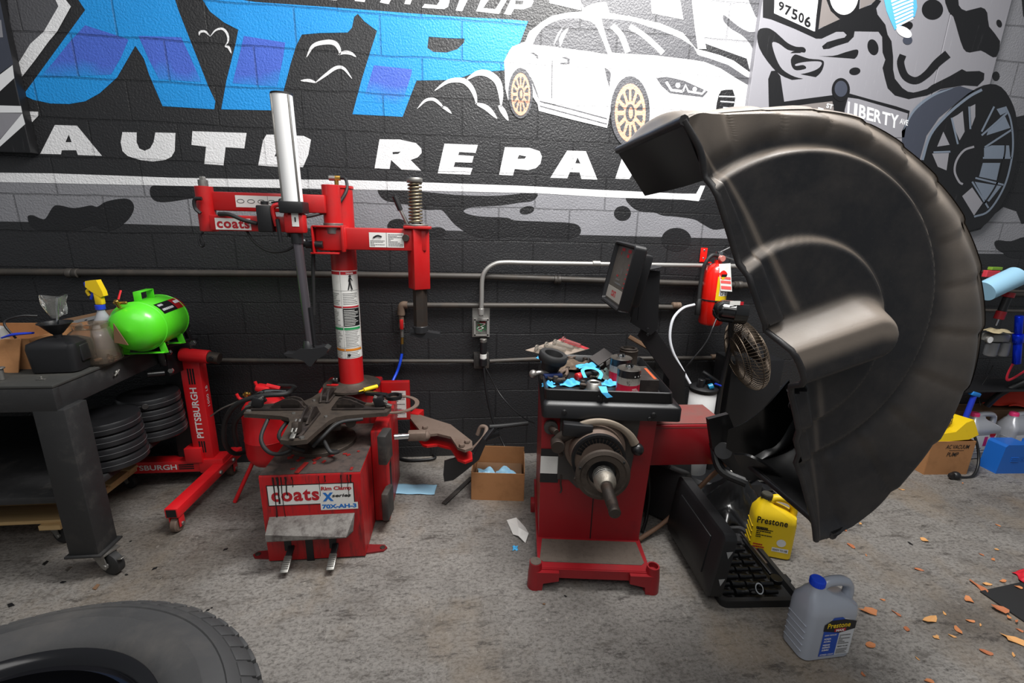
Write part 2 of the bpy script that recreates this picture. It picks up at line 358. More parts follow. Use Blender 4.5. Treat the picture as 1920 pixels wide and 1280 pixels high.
# grey sprayed ground: top left and right of the car; plus wall sheen painted as grey
W.poly(cam_, LGR, 1, [(1060, -60), (1430, -60), (1430, 200), (1420, 190), (1400, 110), (1290, 70), (1100, 40)], 0)
W.poly(cam_, DGR, 1.3, [(1060, -60), (1290, -60), (1300, 20), (1310, 95), (1280, 62), (1180, 30), (1100, 25)], 0)  # sheen of the glossy black wall above the car, put in as dark grey
W.poly(cam_, DGR, 1, [(8, -60), (110, -60), (110, 12), (82, 60), (66, 75), (40, 115), (28, 130)], 0)
W.poly(cam_, DGR, 2, [(1356, 28), (1365, 34), (1385, 50), (1405, 60), (1430, 62), (1432, 98), (1418, 102), (1405, 80), (1390, 65), (1372, 55), (1357, 40)], 2)
W.poly(cam_, DGR, 2, [(1395, -20), (1430, -20), (1430, 45), (1416, 30)], 0)
W.poly(cam_, GRY, 1, [(1840, -60), (2100, -60), (2100, 478), (1700, 474), (1740, 300)])
W.poly(cam_, BLK2, 2, [(1830, 250), (1880, 225), (1990, 200), (2100, 190), (2100, 330), (1990, 400), (1915, 420), (1905, 396), (1881, 388), (1860, 405), (1838, 430), (1800, 440), (1780, 380)])
W.poly(cam_, BLK2, 2, [(1864, 455), (1872, 450), (1895, 452), (1925, 443), (1990, 440), (1990, 480), (1903, 484), (1880, 474), (1868, 466)], 3); W.oval(cam_, BLK2, 2, 1867, 143, 7, 9); W.poly(cam_, BLK2, 2, [(1910, -60), (2100, -60), (2100, 60), (1935, 60), (1918, 30)])
ml = 'mural_lettering'
W.poly(ml, WHT, 3, [(-60, 323), (100, 325), (215, 329), (320, 333), (480, 336), (640, 337), (740, 340), (973, 348), (1107, 355), (1280, 363), (1305, 363), (1313, 348), (1322, 348), (1310, 377), (1280, 374), (1140, 370), (1007, 362), (773, 357), (660, 355), (560, 353), (270, 347), (-60, 340)])
z1 = lambda P: Q(3, 0, 0, P)
z2 = lambda P: Q(3, 640, 0, P)
W.poly(ml, WHT, 3, z1([(310, 703), (435, 707), (575, 877), (440, 872), (430, 845), (350, 845), (345, 868), (228, 865)]), 0, [z1([(388, 757), (370, 800), (405, 800)])])
W.poly(ml, WHT, 3, z1([(690, 743), (770, 745), (770, 800), (785, 835), (815, 848), (845, 835), (865, 800), (875, 745), (988, 748), (984, 850), (965, 882), (930, 900), (860, 908), (790, 900), (720, 878), (690, 850), (680, 800)]))
W.poly(ml, WHT, 3, z1([(1083, 738), (1388, 748), (1375, 835), (1270, 828), (1258, 930), (1150, 922), (1160, 825), (1078, 815)]))
W.poly(ml, WHT, 3, z1([(1500, 757), (1600, 758), (1710, 765), (1750, 785), (1735, 870), (1705, 940), (1640, 945), (1453, 930), (1480, 790)]), 0, [z1([(1575, 810), (1545, 880), (1640, 885), (1655, 815)])])
W.poly(ml, WHT, 3, z2([(215, 783), (330, 785), (420, 805), (450, 835), (452, 860), (430, 885), (390, 900), (450, 960), (340, 955), (280, 900), (272, 950), (187, 948)]), 0, [z2([(288, 855), (335, 853), (320, 865), (290, 868)])])
W.poly(ml, WHT, 3, z2([(580, 808), (768, 815), (755, 860), (662, 855), (658, 872), (745, 878), (735, 915), (640, 912), (632, 938), (738, 945), (725, 983), (542, 975)]))
W.poly(ml, WHT, 3, z2([(920, 827), (1060, 832), (1115, 850), (1128, 880), (1120, 920), (1095, 945), (1050, 957), (975, 950), (965, 987), (887, 983)]), 0, [z2([(1000, 872), (1040, 880), (1030, 893), (990, 893)])])
W.poly(ml, WHT, 3, z2([(1270, 847), (1375, 850), (1440, 1010), (1350, 1007), (1340, 970), (1285, 968), (1270, 1003), (1175, 1000)]), 0, [z2([(1328, 885), (1315, 918), (1345, 920)])])
W.poly(ml, WHT, 3, z2([(1590, 853), (1700, 855), (1620, 1008), (1540, 1005)]))
# PITSTOP across the top (only its lower part is in view)
z4 = lambda P: Q(4.571, 640, 0, P)
for P, H in (([(-60, -100), (60, -90), (110, -40), (60, 0), (-20, -10), (-40, 5), (-110, 0)], None), ([(130, -110), (240, -105), (200, 20), (115, 10)], None), ([(290, -110), (560, -90), (545, -40), (450, -45), (405, 38), (330, 22), (370, -50), (280, -60)], None),
             ([(590, -120), (650, -115), (590, 40), (540, 36)], None),
             ([(715, 35), (820, 45), (845, 5), (740, -20), (780, -110), (960, -90), (950, -45), (850, -50), (860, -20), (930, 0), (915, 60), (880, 80), (690, 68)], None), ([(960, -80), (1200, -60), (1190, -20), (1095, -25), (1035, 98), (980, 92), (1020, -20), (950, -30)], None),
             ([(1220, -60), (1440, -40), (1350, 122), (1155, 98)], [(1270, -10), (1370, 0), (1320, 80), (1215, 70)]), ([(1470, -40), (1600, -30), (1650, 10), (1625, 60), (1560, 82), (1480, 78), (1450, 130), (1395, 122)], [(1490, 5), (1560, 10), (1555, 40), (1490, 38)])):
    W.poly(ml, WHT, 3, z4(P), 0, [z4(H)] if H else [])
W.poly(ml, WHT, 3, [(1026, -60), (1075, -60), (1090, 20), (1030, 6)]); W.poly(ml, WHT, 3, [(1215, -60), (1265, -60), (1281, 37), (1222, 25)])
W.poly(ml, WHT, 4, [(1290, -60), (1306, -60), (1314, 40), (1324, 92), (1308, 92), (1302, 50)])
# blue letters
bp = [(142, -8), (160, 19), (44, 178), (62, 187), (95, 194), (130, 195), (160, 190), (187, 175), (207, 157), (220, 145), (254, 86), (270, 110), (280, 140), (305, 199), (402, 205), (404, 190), (390, 160), (335, 20), (326, -8)]
W.poly(ml, BLU, 2, bp)
W.poly(ml, BLU, 2, [(374, -8), (380, 0), (394, 22), (420, 42), (447, 56), (442, 82), (425, 150), (415, 205), (512, 207), (532, 170), (545, 120), (555, 87), (566, 65), (600, 62), (652, 61), (660, 52), (664, 32), (671, 26), (683, 40), (707, 58), (695, 95), (678, 150), (661, 214), (755, 219), (767, 187), (781, 151), (840, 150), (870, 144), (890, 136), (945, 132), (951, 100), (975, 80), (990, 40), (960, 37), (865, 32), (755, 24), (625, 14), (480, 4), (400, -8)], 0,
       [Q(4, 480, 0, [(1295, 275), (1430, 285), (1565, 290), (1560, 320), (1510, 370), (1430, 395), (1330, 390), (1285, 360)])])
z5 = lambda P: Q(4, 0, 0, P)
for P in ([(640, 190), (950, 290), (965, 300), (910, 430), (835, 560), (300, 580), (400, 470), (520, 320)], [(1040, 270), (1360, 280), (1430, 430), (1510, 615), (1195, 595), (1120, 450)], [(1830, 270), (2140, 320), (2125, 430), (2080, 650), (1745, 625), (1790, 440)]):
    W.poly(ml, PUR, 3, z5(P))
W.poly(ml, PUR, 3, Q(4, 480, 0, [(885, 490), (1170, 520), (1165, 560), (1095, 780), (800, 760), (840, 640)]))
# drawn clouds and ribbons
for P, w in ((Q(4, 0, 0, [(1495, 268), (1502, 242), (1540, 238), (1578, 275)]), 4.5), (Q(4, 0, 0, [(1578, 275), (1620, 228), (1670, 218), (1706, 255), (1712, 310), (1685, 352)]), 4.5), (Q(4, 0, 0, [(1685, 350), (1715, 355), (1737, 402)]), 5),
             (Q(4, 480, 0, [(380, 430), (430, 345), (520, 318), (590, 325), (625, 370), (630, 415)]), 9), (Q(4, 480, 0, [(620, 412), (660, 395), (710, 400), (752, 428)]), 7), (Q(4, 480, 0, [(335, 605), (400, 605), (455, 622)]), 6), (Q(4, 480, 0, [(445, 622), (520, 565), (600, 510), (660, 515), (720, 590)]), 6.5),
             (Q(4, 480, 0, [(1210, 815), (1270, 755), (1330, 745), (1380, 780), (1405, 810)]), 6), (Q(4, 480, 0, [(1390, 800), (1425, 815), (1467, 852)]), 6), (Q(4, 480, 0, [(1340, 680), (1440, 612), (1540, 603), (1600, 640), (1640, 710), (1655, 785)]), 10), (Q(4, 480, 0, [(1645, 775), (1730, 810), (1808, 890)]), 10),
             (Q(4, 480, 0, [(1575, 600), (1660, 550), (1740, 555), (1810, 610), (1835, 700), (1838, 800)]), 13), (Q(4, 480, 0, [(1820, 790), (1850, 830), (1892, 905)]), 10)):
    W.stroke(ml, WHT, 4, P, w)
W.poly(ml, WHT, 4, z5([(410, -20), (480, -20), (535, 50), (430, 240), (370, 310), (260, 460), (150, 600), (112, 520), (150, 460), (230, 330), (330, 240), (440, 50)]))
W.poly(ml, WHT, 4, z5([(150, 835), (290, 838), (290, 870), (250, 910), (215, 950), (150, 860)]))
# the painted car
mc = 'mural_car'
car = [(946, 130), (945, 115), (955, 95), (960, 88), (985, 78), (992, 60), (1015, 42), (1035, 30), (1065, 24), (1090, 22), (1100, 12), (1120, 5), (1136, 4), (1143, 25), (1190, 33), (1240, 45), (1280, 62), (1305, 92), (1325, 97), (1350, 104), (1375, 114), (1400, 132), (1425, 150), (1435, 175), (1440, 225), (1300, 225), (1290, 240), (1240, 248), (1217, 245), (1214, 205), (1200, 170), (1183, 158), (1160, 170), (1145, 205), (1138, 240), (1075, 225), (1010, 208), (1008, 196), (998, 180), (990, 150), (978, 138), (965, 140), (955, 155), (953, 190), (947, 165)]
W.poly(mc, WHT, 5, car)
zc = lambda P: Q(6.4, 930, 0, P)
zd = lambda P: Q(5.818, 1130, 60, P)
W.poly(mc, DGR, 6, zc([(440, 535), (480, 440), (560, 340), (650, 280), (760, 240), (880, 220), (1000, 225), (1130, 260), (1190, 300), (1240, 400), (1290, 520), (1340, 655), (1100, 615), (820, 580), (600, 550)]))
W.poly(mc, DGR, 6, [(1127, 35), (1150, 36), (1185, 40), (1240, 58), (1275, 72), (1300, 88), (1308, 103), (1330, 110), (1365, 122), (1395, 142), (1412, 150), (1406, 162), (1385, 150), (1350, 128), (1320, 116), (1295, 112), (1228, 104), (1147, 99), (1138, 75)])
W.stroke(mc, WHT, 7, zc([(1390, 310), (1500, 430), (1580, 630)]), 11, False); W.stroke(mc, WHT, 7, zc([(1600, 320), (1760, 420), (1920, 560), (2000, 640)]), 10, False)
W.stroke(mc, LGR, 7, zc([(800, 330), (740, 430), (690, 545)]), 4); W.stroke(mc, LGR, 7, zc([(870, 330), (790, 450), (770, 560)]), 8)
for P in ([(400, 635), (450, 632), (505, 670), (505, 705), (480, 700), (480, 680), (440, 648)], [(785, 690), (850, 685), (885, 710), (880, 775), (770, 775), (770, 755), (855, 750), (855, 715), (800, 700)], [(1300, 815), (1350, 840), (1378, 880), (1360, 1050), (1330, 960)]):
    W.poly(mc, DGR, 6, zc(P))
W.stroke(mc, DGR, 6, zc([(672, 730), (668, 1180)]), 1.6, False); W.stroke(mc, DGR, 6, zc([(410, 920), (450, 1020), (515, 1190)]), 3)
W.stroke(mc, DGR, 6, [(1012, 190), (1075, 206), (1138, 223)], 2.2, False, 3); W.stroke(mc, DGR, 6, [(1012, 199), (1075, 216), (1138, 233)], 2.0, False, 3)
# lamps and kidney grille
W.poly(mc, DGR, 6, zd([(580, 500), (700, 490), (880, 530), (1145, 650), (1090, 712), (900, 690), (730, 668), (640, 590)]))
W.stroke(mc, WHT, 7, zd([(690, 545), (745, 635), (870, 650)]), 5, False, smooth=False); W.stroke(mc, WHT, 7, zd([(870, 650), (900, 580), (930, 650), (1080, 675), (1110, 640)]), 4, False, smooth=False)
W.oval(mc, WHT, 7, *zd([(817, 583)])[0], 4.5, 4.8); W.oval(mc, WHT, 7, *zd([(1000, 625)])[0], 4, 4.3)
W.poly(mc, BLK2, 6, zd([(1290, 640), (1340, 630), (1415, 630), (1445, 720), (1430, 800), (1415, 870), (1400, 1000), (1240, 1000), (1225, 900), (1240, 780), (1262, 690)]))
for a, b in (((1265, 703), (1445, 708)), ((1280, 758), (1430, 768)), ((1310, 825), (1425, 835)), ((1225, 875), (1420, 882))): W.stroke(mc, WHT, 7, zd([a, b]), 2.2, False, smooth=False)
# wheels of the painted car
def mwheel(obj, cx, cy, rx, ry, tyre):
    W.oval(obj, DGR, 8, cx, cy-2, rx+tyre, ry+tyre*1.5)
    W.oval(obj, ORG, 9, cx, cy, rx, ry)
    for i in range(12):
        a = 2*math.pi*(i+0.5)/12; b0 = a-0.17; b1 = a+0.17
        P = [(cx+rx*k*math.cos(t), cy+ry*k*math.sin(t)) for k, t in ((0.42, a-0.06), (0.8, b0), (0.84, a), (0.8, b1), (0.42, a+0.06))]
        W.poly(obj, DGR, 10, P)
    W.oval(obj, DGR, 10, cx, cy, rx*0.3, ry*0.3); W.oval(obj, ORG, 11, cx+1, cy, rx*0.14, ry*0.2)
mwheel(mc, 976, 177, 18, 40, 5); mwheel(mc, 1181, 212, 29, 55, 8)
W.done(wall)
# grey and white bands on the left board
P = Paint(BL); lbm = 'mural_band'
P.poly(lbm, PW, 1, z5([(-100, 640), (0, 560), (95, 488), (108, 585), (0, 685), (-100, 780)])); P.poly(lbm, PW, 1, z5([(-100, 788), (158, 795), (168, 845), (-100, 845)])); P.poly(lbm, PG, 1, z5([(-100, 846), (168, 850), (0, 1050), (-100, 1150)]))
P.poly(lbm, PW, 1, z5([(168, 850), (190, 930), (0, 1100), (-100, 1170), (-100, 1130), (0, 1045)])); P.poly(lbm, PD, 1, z5([(-300, -100), (-20, -100), (60, 300), (100, 480), (-100, 620)]))
P.poly(lbm, PG, 2, z5([(-300, 150), (10, 150), (25, 280), (-300, 300)])); P.done(lb)
# right boards: camouflage, number plate, street sign, painted wheel
R = Paint(RB); rc = 'mural_camouflage'
ze = lambda P: Q(5.82, 1420, 0, P)
zf = lambda P: Q(5.82, 1660, 0, P)
z3 = lambda P: Q(3, 1280, 0, P)
zg = lambda P: Q(4.267, 1680, 200, P)
R.poly(rc, PT, 1, ze([(690, -60), (760, -60), (770, 60), (850, 170), (900, 210), (780, 270), (665, 310)])); R.poly(rc, PT, 1, ze([(1120, -60), (1290, -60), (1300, 10), (1120, 100)]))
R.poly(rc, PK, 2, ze([(60, 0), (100, -60), (185, -60), (180, 150), (400, 245), (630, 345), (660, -60), (712, -60), (665, 320), (780, 265), (900, 210), (800, 120), (745, -20), (745, -60), (1120, -60), (1110, 100), (1240, 50), (1300, -10), (1350, 10), (1295, 90), (1310, 160), (1395, 270), (1420, 380), (1462, 450), (1480, 620), (1480, 760), (1500, 860), (1580, 960), (1640, 1000), (1700, 1010), (1750, 1000), (1850, 970), (1900, 930), (2100, 830), (2170, 790), (2230, 755), (2280, 780), (2420, 775), (2475, 800), (2470, 870), (2400, 940), (2250, 930), (2000, 970), (1850, 1040), (1650, 1080), (1500, 1040), (1420, 960), (1390, 850), (1365, 740), (1395, 650), (1365, 570), (1360, 400), (1320, 345), (1060, 340), (1050, 400), (990, 460), (860, 500), (780, 530), (720, 535), (705, 505), (760, 460), (880, 425), (950, 410), (975, 380), (940, 345), (860, 345), (700, 420), (640, 420), (400, 310), (150, 210), (60, 190)]), 0)
R.poly(rc, PK, 2, ze([(5, 340), (100, 305), (180, 340), (250, 400), (330, 470), (420, 510), (500, 515), (528, 550), (500, 578), (430, 560), (330, 540), (230, 470), (160, 465), (190, 600), (250, 730), (330, 800), (450, 850), (600, 855), (690, 790), (725, 700), (700, 655), (560, 640), (440, 600), (400, 600), (365, 650), (380, 730), (430, 765), (530, 745), (500, 710), (420, 720), (420, 695), (540, 670), (690, 670), (690, 720), (620, 770), (470, 808), (380, 780), (330, 700), (330, 620), (380, 565), (450, 565), (600, 605), (820, 610), (960, 570), (1080, 540), (1100, 575), (1060, 640), (900, 720), (740, 840), (650, 895), (540, 912), (300, 840), (160, 730), (20, 520)]), 3)
R.oval(rc, PK, 2, *ze([(1260, 515)])[0], 10, 15, -15); R.oval(rc, PK, 2, *ze([(1062, 777)])[0], 10.5, 7, -8); R.oval(rc, PK, 2, 1748, 18, 20, 19); R.oval(rc, PK, 2, *zf([(1240, 257)])[0], 5, 7.5, -20)
R.poly(rc, PK, 2, ze([(118, 860), (150, 775), (200, 770), (250, 830), (275, 1000), (305, 1200), (290, 1400), (130, 1400)]), 0)
R.poly(rc, PK, 2, zf([(640, -60), (780, -60), (800, 60), (880, 120), (1040, 80), (1110, 140), (1130, 290), (1250, 450), (1210, 620), (1130, 600), (1040, 550), (920, 572), (850, 530), (790, 350), (740, 180), (690, 130)]), 2)
R.stroke(rc, PK, 2, zf([(190, 600), (165, 690), (215, 830), (330, 880), (450, 810), (560, 690), (680, 590)]), [13, 14, 14, 13, 15, 16], False)
# number plate and white round, dark bands
mp = 'mural_number_plate'
R.poly(mp, PW, 3, ze([(185, -60), (190, 0), (180, 145), (400, 245), (620, 345), (658, 30), (665, -60)]))
R.oval(mp, PW, 3, 1582, -8, 27, 36)
for ch, x, y, w, h in (('9', 222, 110, 60, 100), ('7', 290, 160, 70, 110), ('5', 365, 205, 65, 115), ('0', 440, 240, 60, 110), ('6', 505, 285, 70, 120)):
    a = R.at(ze([(x, y)])[0], 4); b = R.at(ze([(x+w, y+w*0.35)])[0], 4); c = R.at(ze([(x+12, y-h)])[0], 4)
    R.mb(mp).text(ch, a, (b-a), (c-a), (b-a).length, (c-a).length, R.mi(PK), 0.0002, 0.03)
# sign
ms = 'mural_street_sign'
R.poly(ms, PK, 3, ze([(290, 1110), (500, 1080), (810, 1040), (1000, 1020), (1250, 1090), (1512, 1160), (1660, 1210), (1600, 1500), (900, 1500), (290, 1500)]))
R.poly(ms, PT, 4, ze([(300, 1170), (600, 1130), (815, 1105), (830, 1180), (830, 1400), (300, 1400)])); R.poly(ms, PG, 4, ze([(985, 1065), (1100, 1080), (1512, 1200), (1640, 1240), (1600, 1500), (940, 1500), (950, 1200)]))
R.oval(ms, PK, 5, *ze([(907, 980)])[0], 17, 22); R.oval(ms, PD, 6, *ze([(907, 970)])[0], 12, 15)
for ch, x, y, w, h in (('L', 975, 1262, 60, 155), ('I', 1045, 1275, 35, 150), ('B', 1100, 1290, 75, 150), ('E', 1185, 1310, 75, 145), ('R', 1265, 1330, 80, 140), ('T', 1350, 1355, 90, 140), ('Y', 1440, 1385, 90, 150), ('AVE', 1545, 1350, 90, 60), ('ST', 745, 1175, 70, 50), ('E', 650, 1260, 60, 90)):
    a = R.at(ze([(x, y)])[0], 5); b = R.at(ze([(x+w, y+w*0.26)])[0], 5); c = R.at(ze([(x+10, y-h)])[0], 5)
    R.mb(ms).text(ch, a, (b-a), (c-a), (b-a).length, (c-a).length, R.mi(PW), 0.0002, 0.03)
# blue paint can spring
mk = 'mural_spring'
R.poly(mk, PB, 3, zf([(-30, -60), (330, -60), (345, 80), (320, 180), (210, 250), (100, 330), (50, 220), (10, 120)]), 0)
for i in range(8): R.stroke(mk, PW, 4, zf([(60+i*8, 20+i*38), (180+i*6, -30+i*38), (300, -90+i*38+20)]), 4, False, 3)
R.oval(mk, PW, 4, *zf([(200, 350)])[0], 16, 9, 30); R.oval(mk, PD, 3, *zf([(240, 440)])[0], 9, 8); R.oval(mk, PK, 3, *zf([(235, 285)])[0], 11, 8, -20)
# painted wheel
mw = 'mural_wheel'
R.poly(mw, PD, 4, z3([(1230, 740), (1280, 640), (1360, 560), (1450, 505), (1560, 485), (1640, 510), (1560, 560), (1440, 660), (1370, 760), (1330, 900), (1300, 1100), (1240, 1000)]))
R.stroke(mw, PS, 5, z3([(1240, 730), (1300, 620), (1400, 540), (1520, 495)]), 5); R.poly(mw, PK, 4, z3([(1340, 1000), (1360, 850), (1440, 690), (1560, 560), (1690, 480), (1790, 490), (1860, 600), (1880, 720), (1880, 900), (1830, 1080), (1740, 1220), (1640, 1290), (1400, 1290)]), 3)
R.stroke(mw, PS, 6, z3([(1345, 900), (1390, 760), (1480, 650), (1600, 550), (1680, 505)]), 5, False)
for P in ([(325, 320), (425, 305), (375, 200)], [(285, 375), (420, 370), (400, 510), (330, 480)], [(445, 90), (490, 65), (530, 35), (545, 200), (505, 270), (475, 200)], [(590, 0), (630, -20), (630, 80), (600, 160)], [(700, 330), (760, 310), (900, 310), (910, 410), (700, 410)], [(660, 560), (690, 450), (830, 450), (800, 590)], [(625, 600), (840, 635), (740, 760), (700, 740)], [(525, 715), (605, 645), (690, 770), (620, 870)], [(740, 170), (860, 60), (910, 170), (720, 230)], [(800, 20), (870, 0), (890, 40), (830, 70)]):
    R.poly(mw, PG if P[0][0] < 600 else PS, 5, zg(P))
for P in ([(440, 90), (490, 300)], [(580, 0), (590, 180)], [(680, 200), (780, 0)], [(680, 230), (885, 50)], [(705, 325), (920, 185)], [(690, 410), (920, 410)], [(630, 570), (855, 625)], [(605, 600), (735, 810)], [(295, 365), (430, 360)], [(870, 0), (910, 100), (930, 250), (920, 420), (860, 640), (740, 830), (620, 880)]):
    R.stroke(mw, PS, 6, zg(P), 3.5, False, smooth=len(P) > 2)
R.stroke(mw, PG, 6, zg([(620, 320), (540, 350), (480, 430), (465, 520), (500, 600), (530, 620)]), 4, False); R.stroke(mw, PK, 6, zg([(870, 300), (860, 400), (800, 620), (640, 860)]), 3, False)
R.done(rb1)
# ---------------------------------------------------------------- shared paints
RED = mat('red_paint', (176, 18, 20), 0.32, dirt=0.45, dcol=(70, 18, 16), dscale=5, bump=0.05, th=0.56, coat=0.2)
REDG = mat('red_greasy', (158, 16, 20), 0.34, dirt=0.93, dcol=(26, 20, 20), dscale=9, streak=(3.2, 3.2, 0.4), th=0.5, bump=0.05)
REDTOP = mat('red_worn_top', (66, 54, 49), 0.6, dirt=0.9, dcol=(30, 27, 26), dscale=16, bump=0.3, bscale=120, th=0.45)
CRIM = mat('crimson_paint', (140, 14, 24), 0.34, dirt=0.4, dcol=(52, 12, 18), dscale=4, bump=0.05, th=0.55, coat=0.15)
CRIMT = mat('crimson_dusty', (124, 62, 58), 0.5, dirt=0.5, dcol=(96, 78, 72), dscale=6, th=0.4)
BLKP = mat('black_plastic', (24, 24, 26), 0.42, bump=0.1); BLKM = mat('black_metal', (26, 26, 28), 0.36, bump=0.08); BLKD = mat('black_dusty', (44, 42, 41), 0.5, dirt=0.6, dcol=(92, 82, 74), dscale=7, th=0.47)
RUB = mat('rubber', (30, 30, 31), 0.62, bump=0.2); STL = mat('steel', (150, 148, 144), 0.34, 0.9, dirt=0.5, dcol=(80, 72, 64), dscale=20, th=0.5); CHR = mat('chrome', (205, 205, 205), 0.16, 1.0)
STLD = mat('steel_dark', (70, 64, 60), 0.42, 0.7, dirt=0.6, dcol=(70, 52, 40), dscale=14, th=0.45); GRM = mat('grimy_iron', (78, 69, 62), 0.5, 0.45, dirt=0.8, dcol=(38, 33, 30), dscale=12, bump=0.25, bscale=140, th=0.48)
BRN = mat('brown_iron', (112, 96, 86), 0.55, 0.25, dirt=0.6, dcol=(82, 62, 50), dscale=9, th=0.48, bump=0.1)
WLB = mat('label_white', (222, 221, 217), 0.45, dirt=0.25, dcol=(120, 110, 100), dscale=14, th=0.55); INK = mat('ink_black', (20, 20, 22), 0.5); REDI = mat('ink_red', (176, 22, 36), 0.5); BLUI = mat('ink_blue', (30, 108, 190), 0.5)
GRN = mat('ink_green', (40, 140, 84), 0.5); ORI = mat('ink_orange', (214, 128, 34), 0.5); YEL = mat('yellow_plastic', (232, 196, 22), 0.36, dirt=0.2, dcol=(90, 76, 20), dscale=10, th=0.58); BRS = mat('brass', (176, 140, 70), 0.3, 0.9)
GRYI = mat('ink_grey', (112, 112, 112), 0.55)
def lines(mb, o, u, v, w, h, n, m=0, seed=1, fill=0.55, thick=0.0005):
    """rows of small print"""
    rnd = random.Random(seed); u = Vector(u).normalized(); v = Vector(v).normalized(); nn = u.cross(v); o = Vector(o); ph = h/n
    for i in range(n):
        x = 0
        while x < w*0.97:
            l = min(w-x, rnd.uniform(0.05, 0.2)*w)
            a = o+u*x+v*(ph*i+ph*0.25)+nn*thick
            mb.add([a, a+u*l*0.9, a+u*l*0.9+v*ph*fill, a+v*ph*fill], [[0, 1, 2, 3]], m); x += l
            if rnd.random() < 0.1: break
def quad(mb, o, u, v, w, h, m=0, thick=0.0002):
    u = Vector(u).normalized(); v = Vector(v).normalized(); a = Vector(o)+u.cross(v)*thick
    return mb.add([a, a+u*w, a+u*w+v*h, a+v*h], [[0, 1, 2, 3]], m)
def bolt(mb, c, ax, r=0.008, h=0.006, m=0): mb.lathe([(0, h), (r*0.9, h), (r, h*0.7), (r, 0), (0, 0)][::-1], c, ax, 6, m)
UX, UZ, UY = Vector((1, 0, 0)), Vector((0, 0, 1)), Vector((0, 1, 0))
# ================================================================ tyre changer
TX, TY = -0.648, 2.2
tc = thing('tyre_changer', 'red tyre changing machine with swing arms, tall column and X-shaped clamp table', 'tyre changer', (TX, TY, 0))
b = MB(); x0, x1, yf, yb, zt = -0.862, -0.438, 1.85, 2.56, 0.437
b.prism([(yf, 0.01), (yb, 0.01), (yb, zt), (yf+0.004, zt), (yf, zt-0.008)], (x0, 0, 0), (0, 1, 0), (0, 0, 1), x1-x0, 0)
b.box(((x0+x1)/2, (yf+yb)/2+0.003, zt+0.001), (x1-x0-0.004, yb-yf-0.01, 0.004), bev=0.001, m=1)
for px in (582,): b.box((at(582, 1040, yf).x, yf-0.0005, 0.055), (0.032, 0.003, 0.11), m=2)
for px in (541, 625): b.box((at(px, 1030, yf).x, yf-0.0005, 0.095), (0.03, 0.003, 0.07), m=2)
b.box((x1-0.0005, 2.12, 0.25), (0.003, 0.05, 0.2), bev=0.001, m=2)
b.build('body', [REDG, REDTOP, INK], tc, 30)
for sx in (-1, 1):
    b = MB(); X = (x0 if sx < 0 else x1)
    b.prism([(0, -0.03), (0.075, -0.02), (0.09, 0), (0.075, 0.02), (0, 0.03)], (X, 1.9, 0.001), (sx, 0, 0), (0, sx, 0), 0.008, 0)
    b.cyl((X+sx*0.068, 1.9, 0.008), (X+sx*0.068, 1.9, 0.013), 0.012, m=1); b.build('foot_bracket', [mat('red_dark', (110, 18, 22), 0.5), STLD], tc)
# rear tower under the column and side housing
b = MB(); b.box((-0.6, 2.48, 0.33), (0.3, 0.24, 0.6), bev=0.012); b.box((-0.40, 2.3, 0.27), (0.075, 0.42, 0.5), bev=0.01); b.box((-0.40, 2.16, 0.2), (0.078, 0.12, 0.38), bev=0.01)
b.box((-0.362, 2.17, 0.21), (0.004, 0.05, 0.2), m=1, bev=0.001)
b.build('side_housing', [REDG, INK], tc, 30)
for i, (px, py, w, h, Y) in enumerate(((726, 836, 0.07, 0.15, 2.02), (728, 880, 0.06, 0.16, 2.2), (731, 941, 0.055, 0.15, 2.06))):
    c = at(px, py, Y); MB().box((c.x-0.01, Y, c.z), (w*0.62, 0.1, h), rotm(0, 0, -8), 0.008).build('rubber_pad', BLKD, tc)
# deflector plate over the pedals
b = MB(); A = [at(505, 969, yf), at(665, 961, yf)]; B = [at(662, 995, 1.775), at(649, 1007, 1.77), at(498, 1015, 1.77), at(497, 1003, 1.775)]
vs = A+B; b.add(vs+[v+Vector((0, 0.001, -0.004)) for v in vs], [[0, 5, 4, 3, 2, 1], [6, 7, 8, 9, 10, 11]]+[[i, (i+1) % 6, (i+1) % 6+6, i+6] for i in range(6)])
b.build('deflector_plate', mat('worn_plate', (112, 108, 104), 0.4, 0.3, dirt=0.9, dcol=(60, 52, 50), dscale=22, th=0.44, bump=0.2), tc, 0)
for px in (539, 624):
    c = at(px, 1040, yf-0.05); b = MB()
    p0 = Vector((c.x, yf+0.01, 0.085)); p1 = Vector((c.x, yf-0.105, 0.028)); b.bar(p0, p1, 0.028, 0.012, bev=0.003, m=1)
    d = (p1-p0).normalized(); q = p0+d*0.055; b.bar(q, p1, 0.034, 0.016, bev=0.004, m=0)
    for i in range(7):
        r = q+d*(0.008+i*0.009); b.bar(r+Vector((-0.014, 0, 0.0105)), r+Vector((0.014, 0, 0.0105)), 0.004, 0.004, bev=0.001, m=0)
    b.build('pedal', [STL, BLKM], tc)
# oil drips down the front
b = MB(); rn = random.Random(5)
for px, L, w_ in ((512, 0.2, 0.008), (520, 0.13, 0.012), (527, 0.24, 0.006), (536, 0.09, 0.01), (548, 0.05, 0.006), (598, 0.1, 0.004), (610, 0.03, 0.008), (640, 0.06, 0.006), (652, 0.11, 0.005), (658, 0.04, 0.01)):
    X = at(px, 900, yf).x; z = 0.432; P = [(X, yf-0.0028, z-L*k/6) for k in range(7)]
    b.tube([(p[0]+rn.uniform(-0.0015, 0.0015), p[1], p[2]) for p in P], [w_/2, w_/3, w_/4, w_/4, w_/3], 6, flat=1.0 if 0 else 0.25, xd=(1, 0, 0))
b.build('oil_drip', mat('oil_black', (18, 15, 15), 0.3), tc, 60)['kind'] = 'stuff'
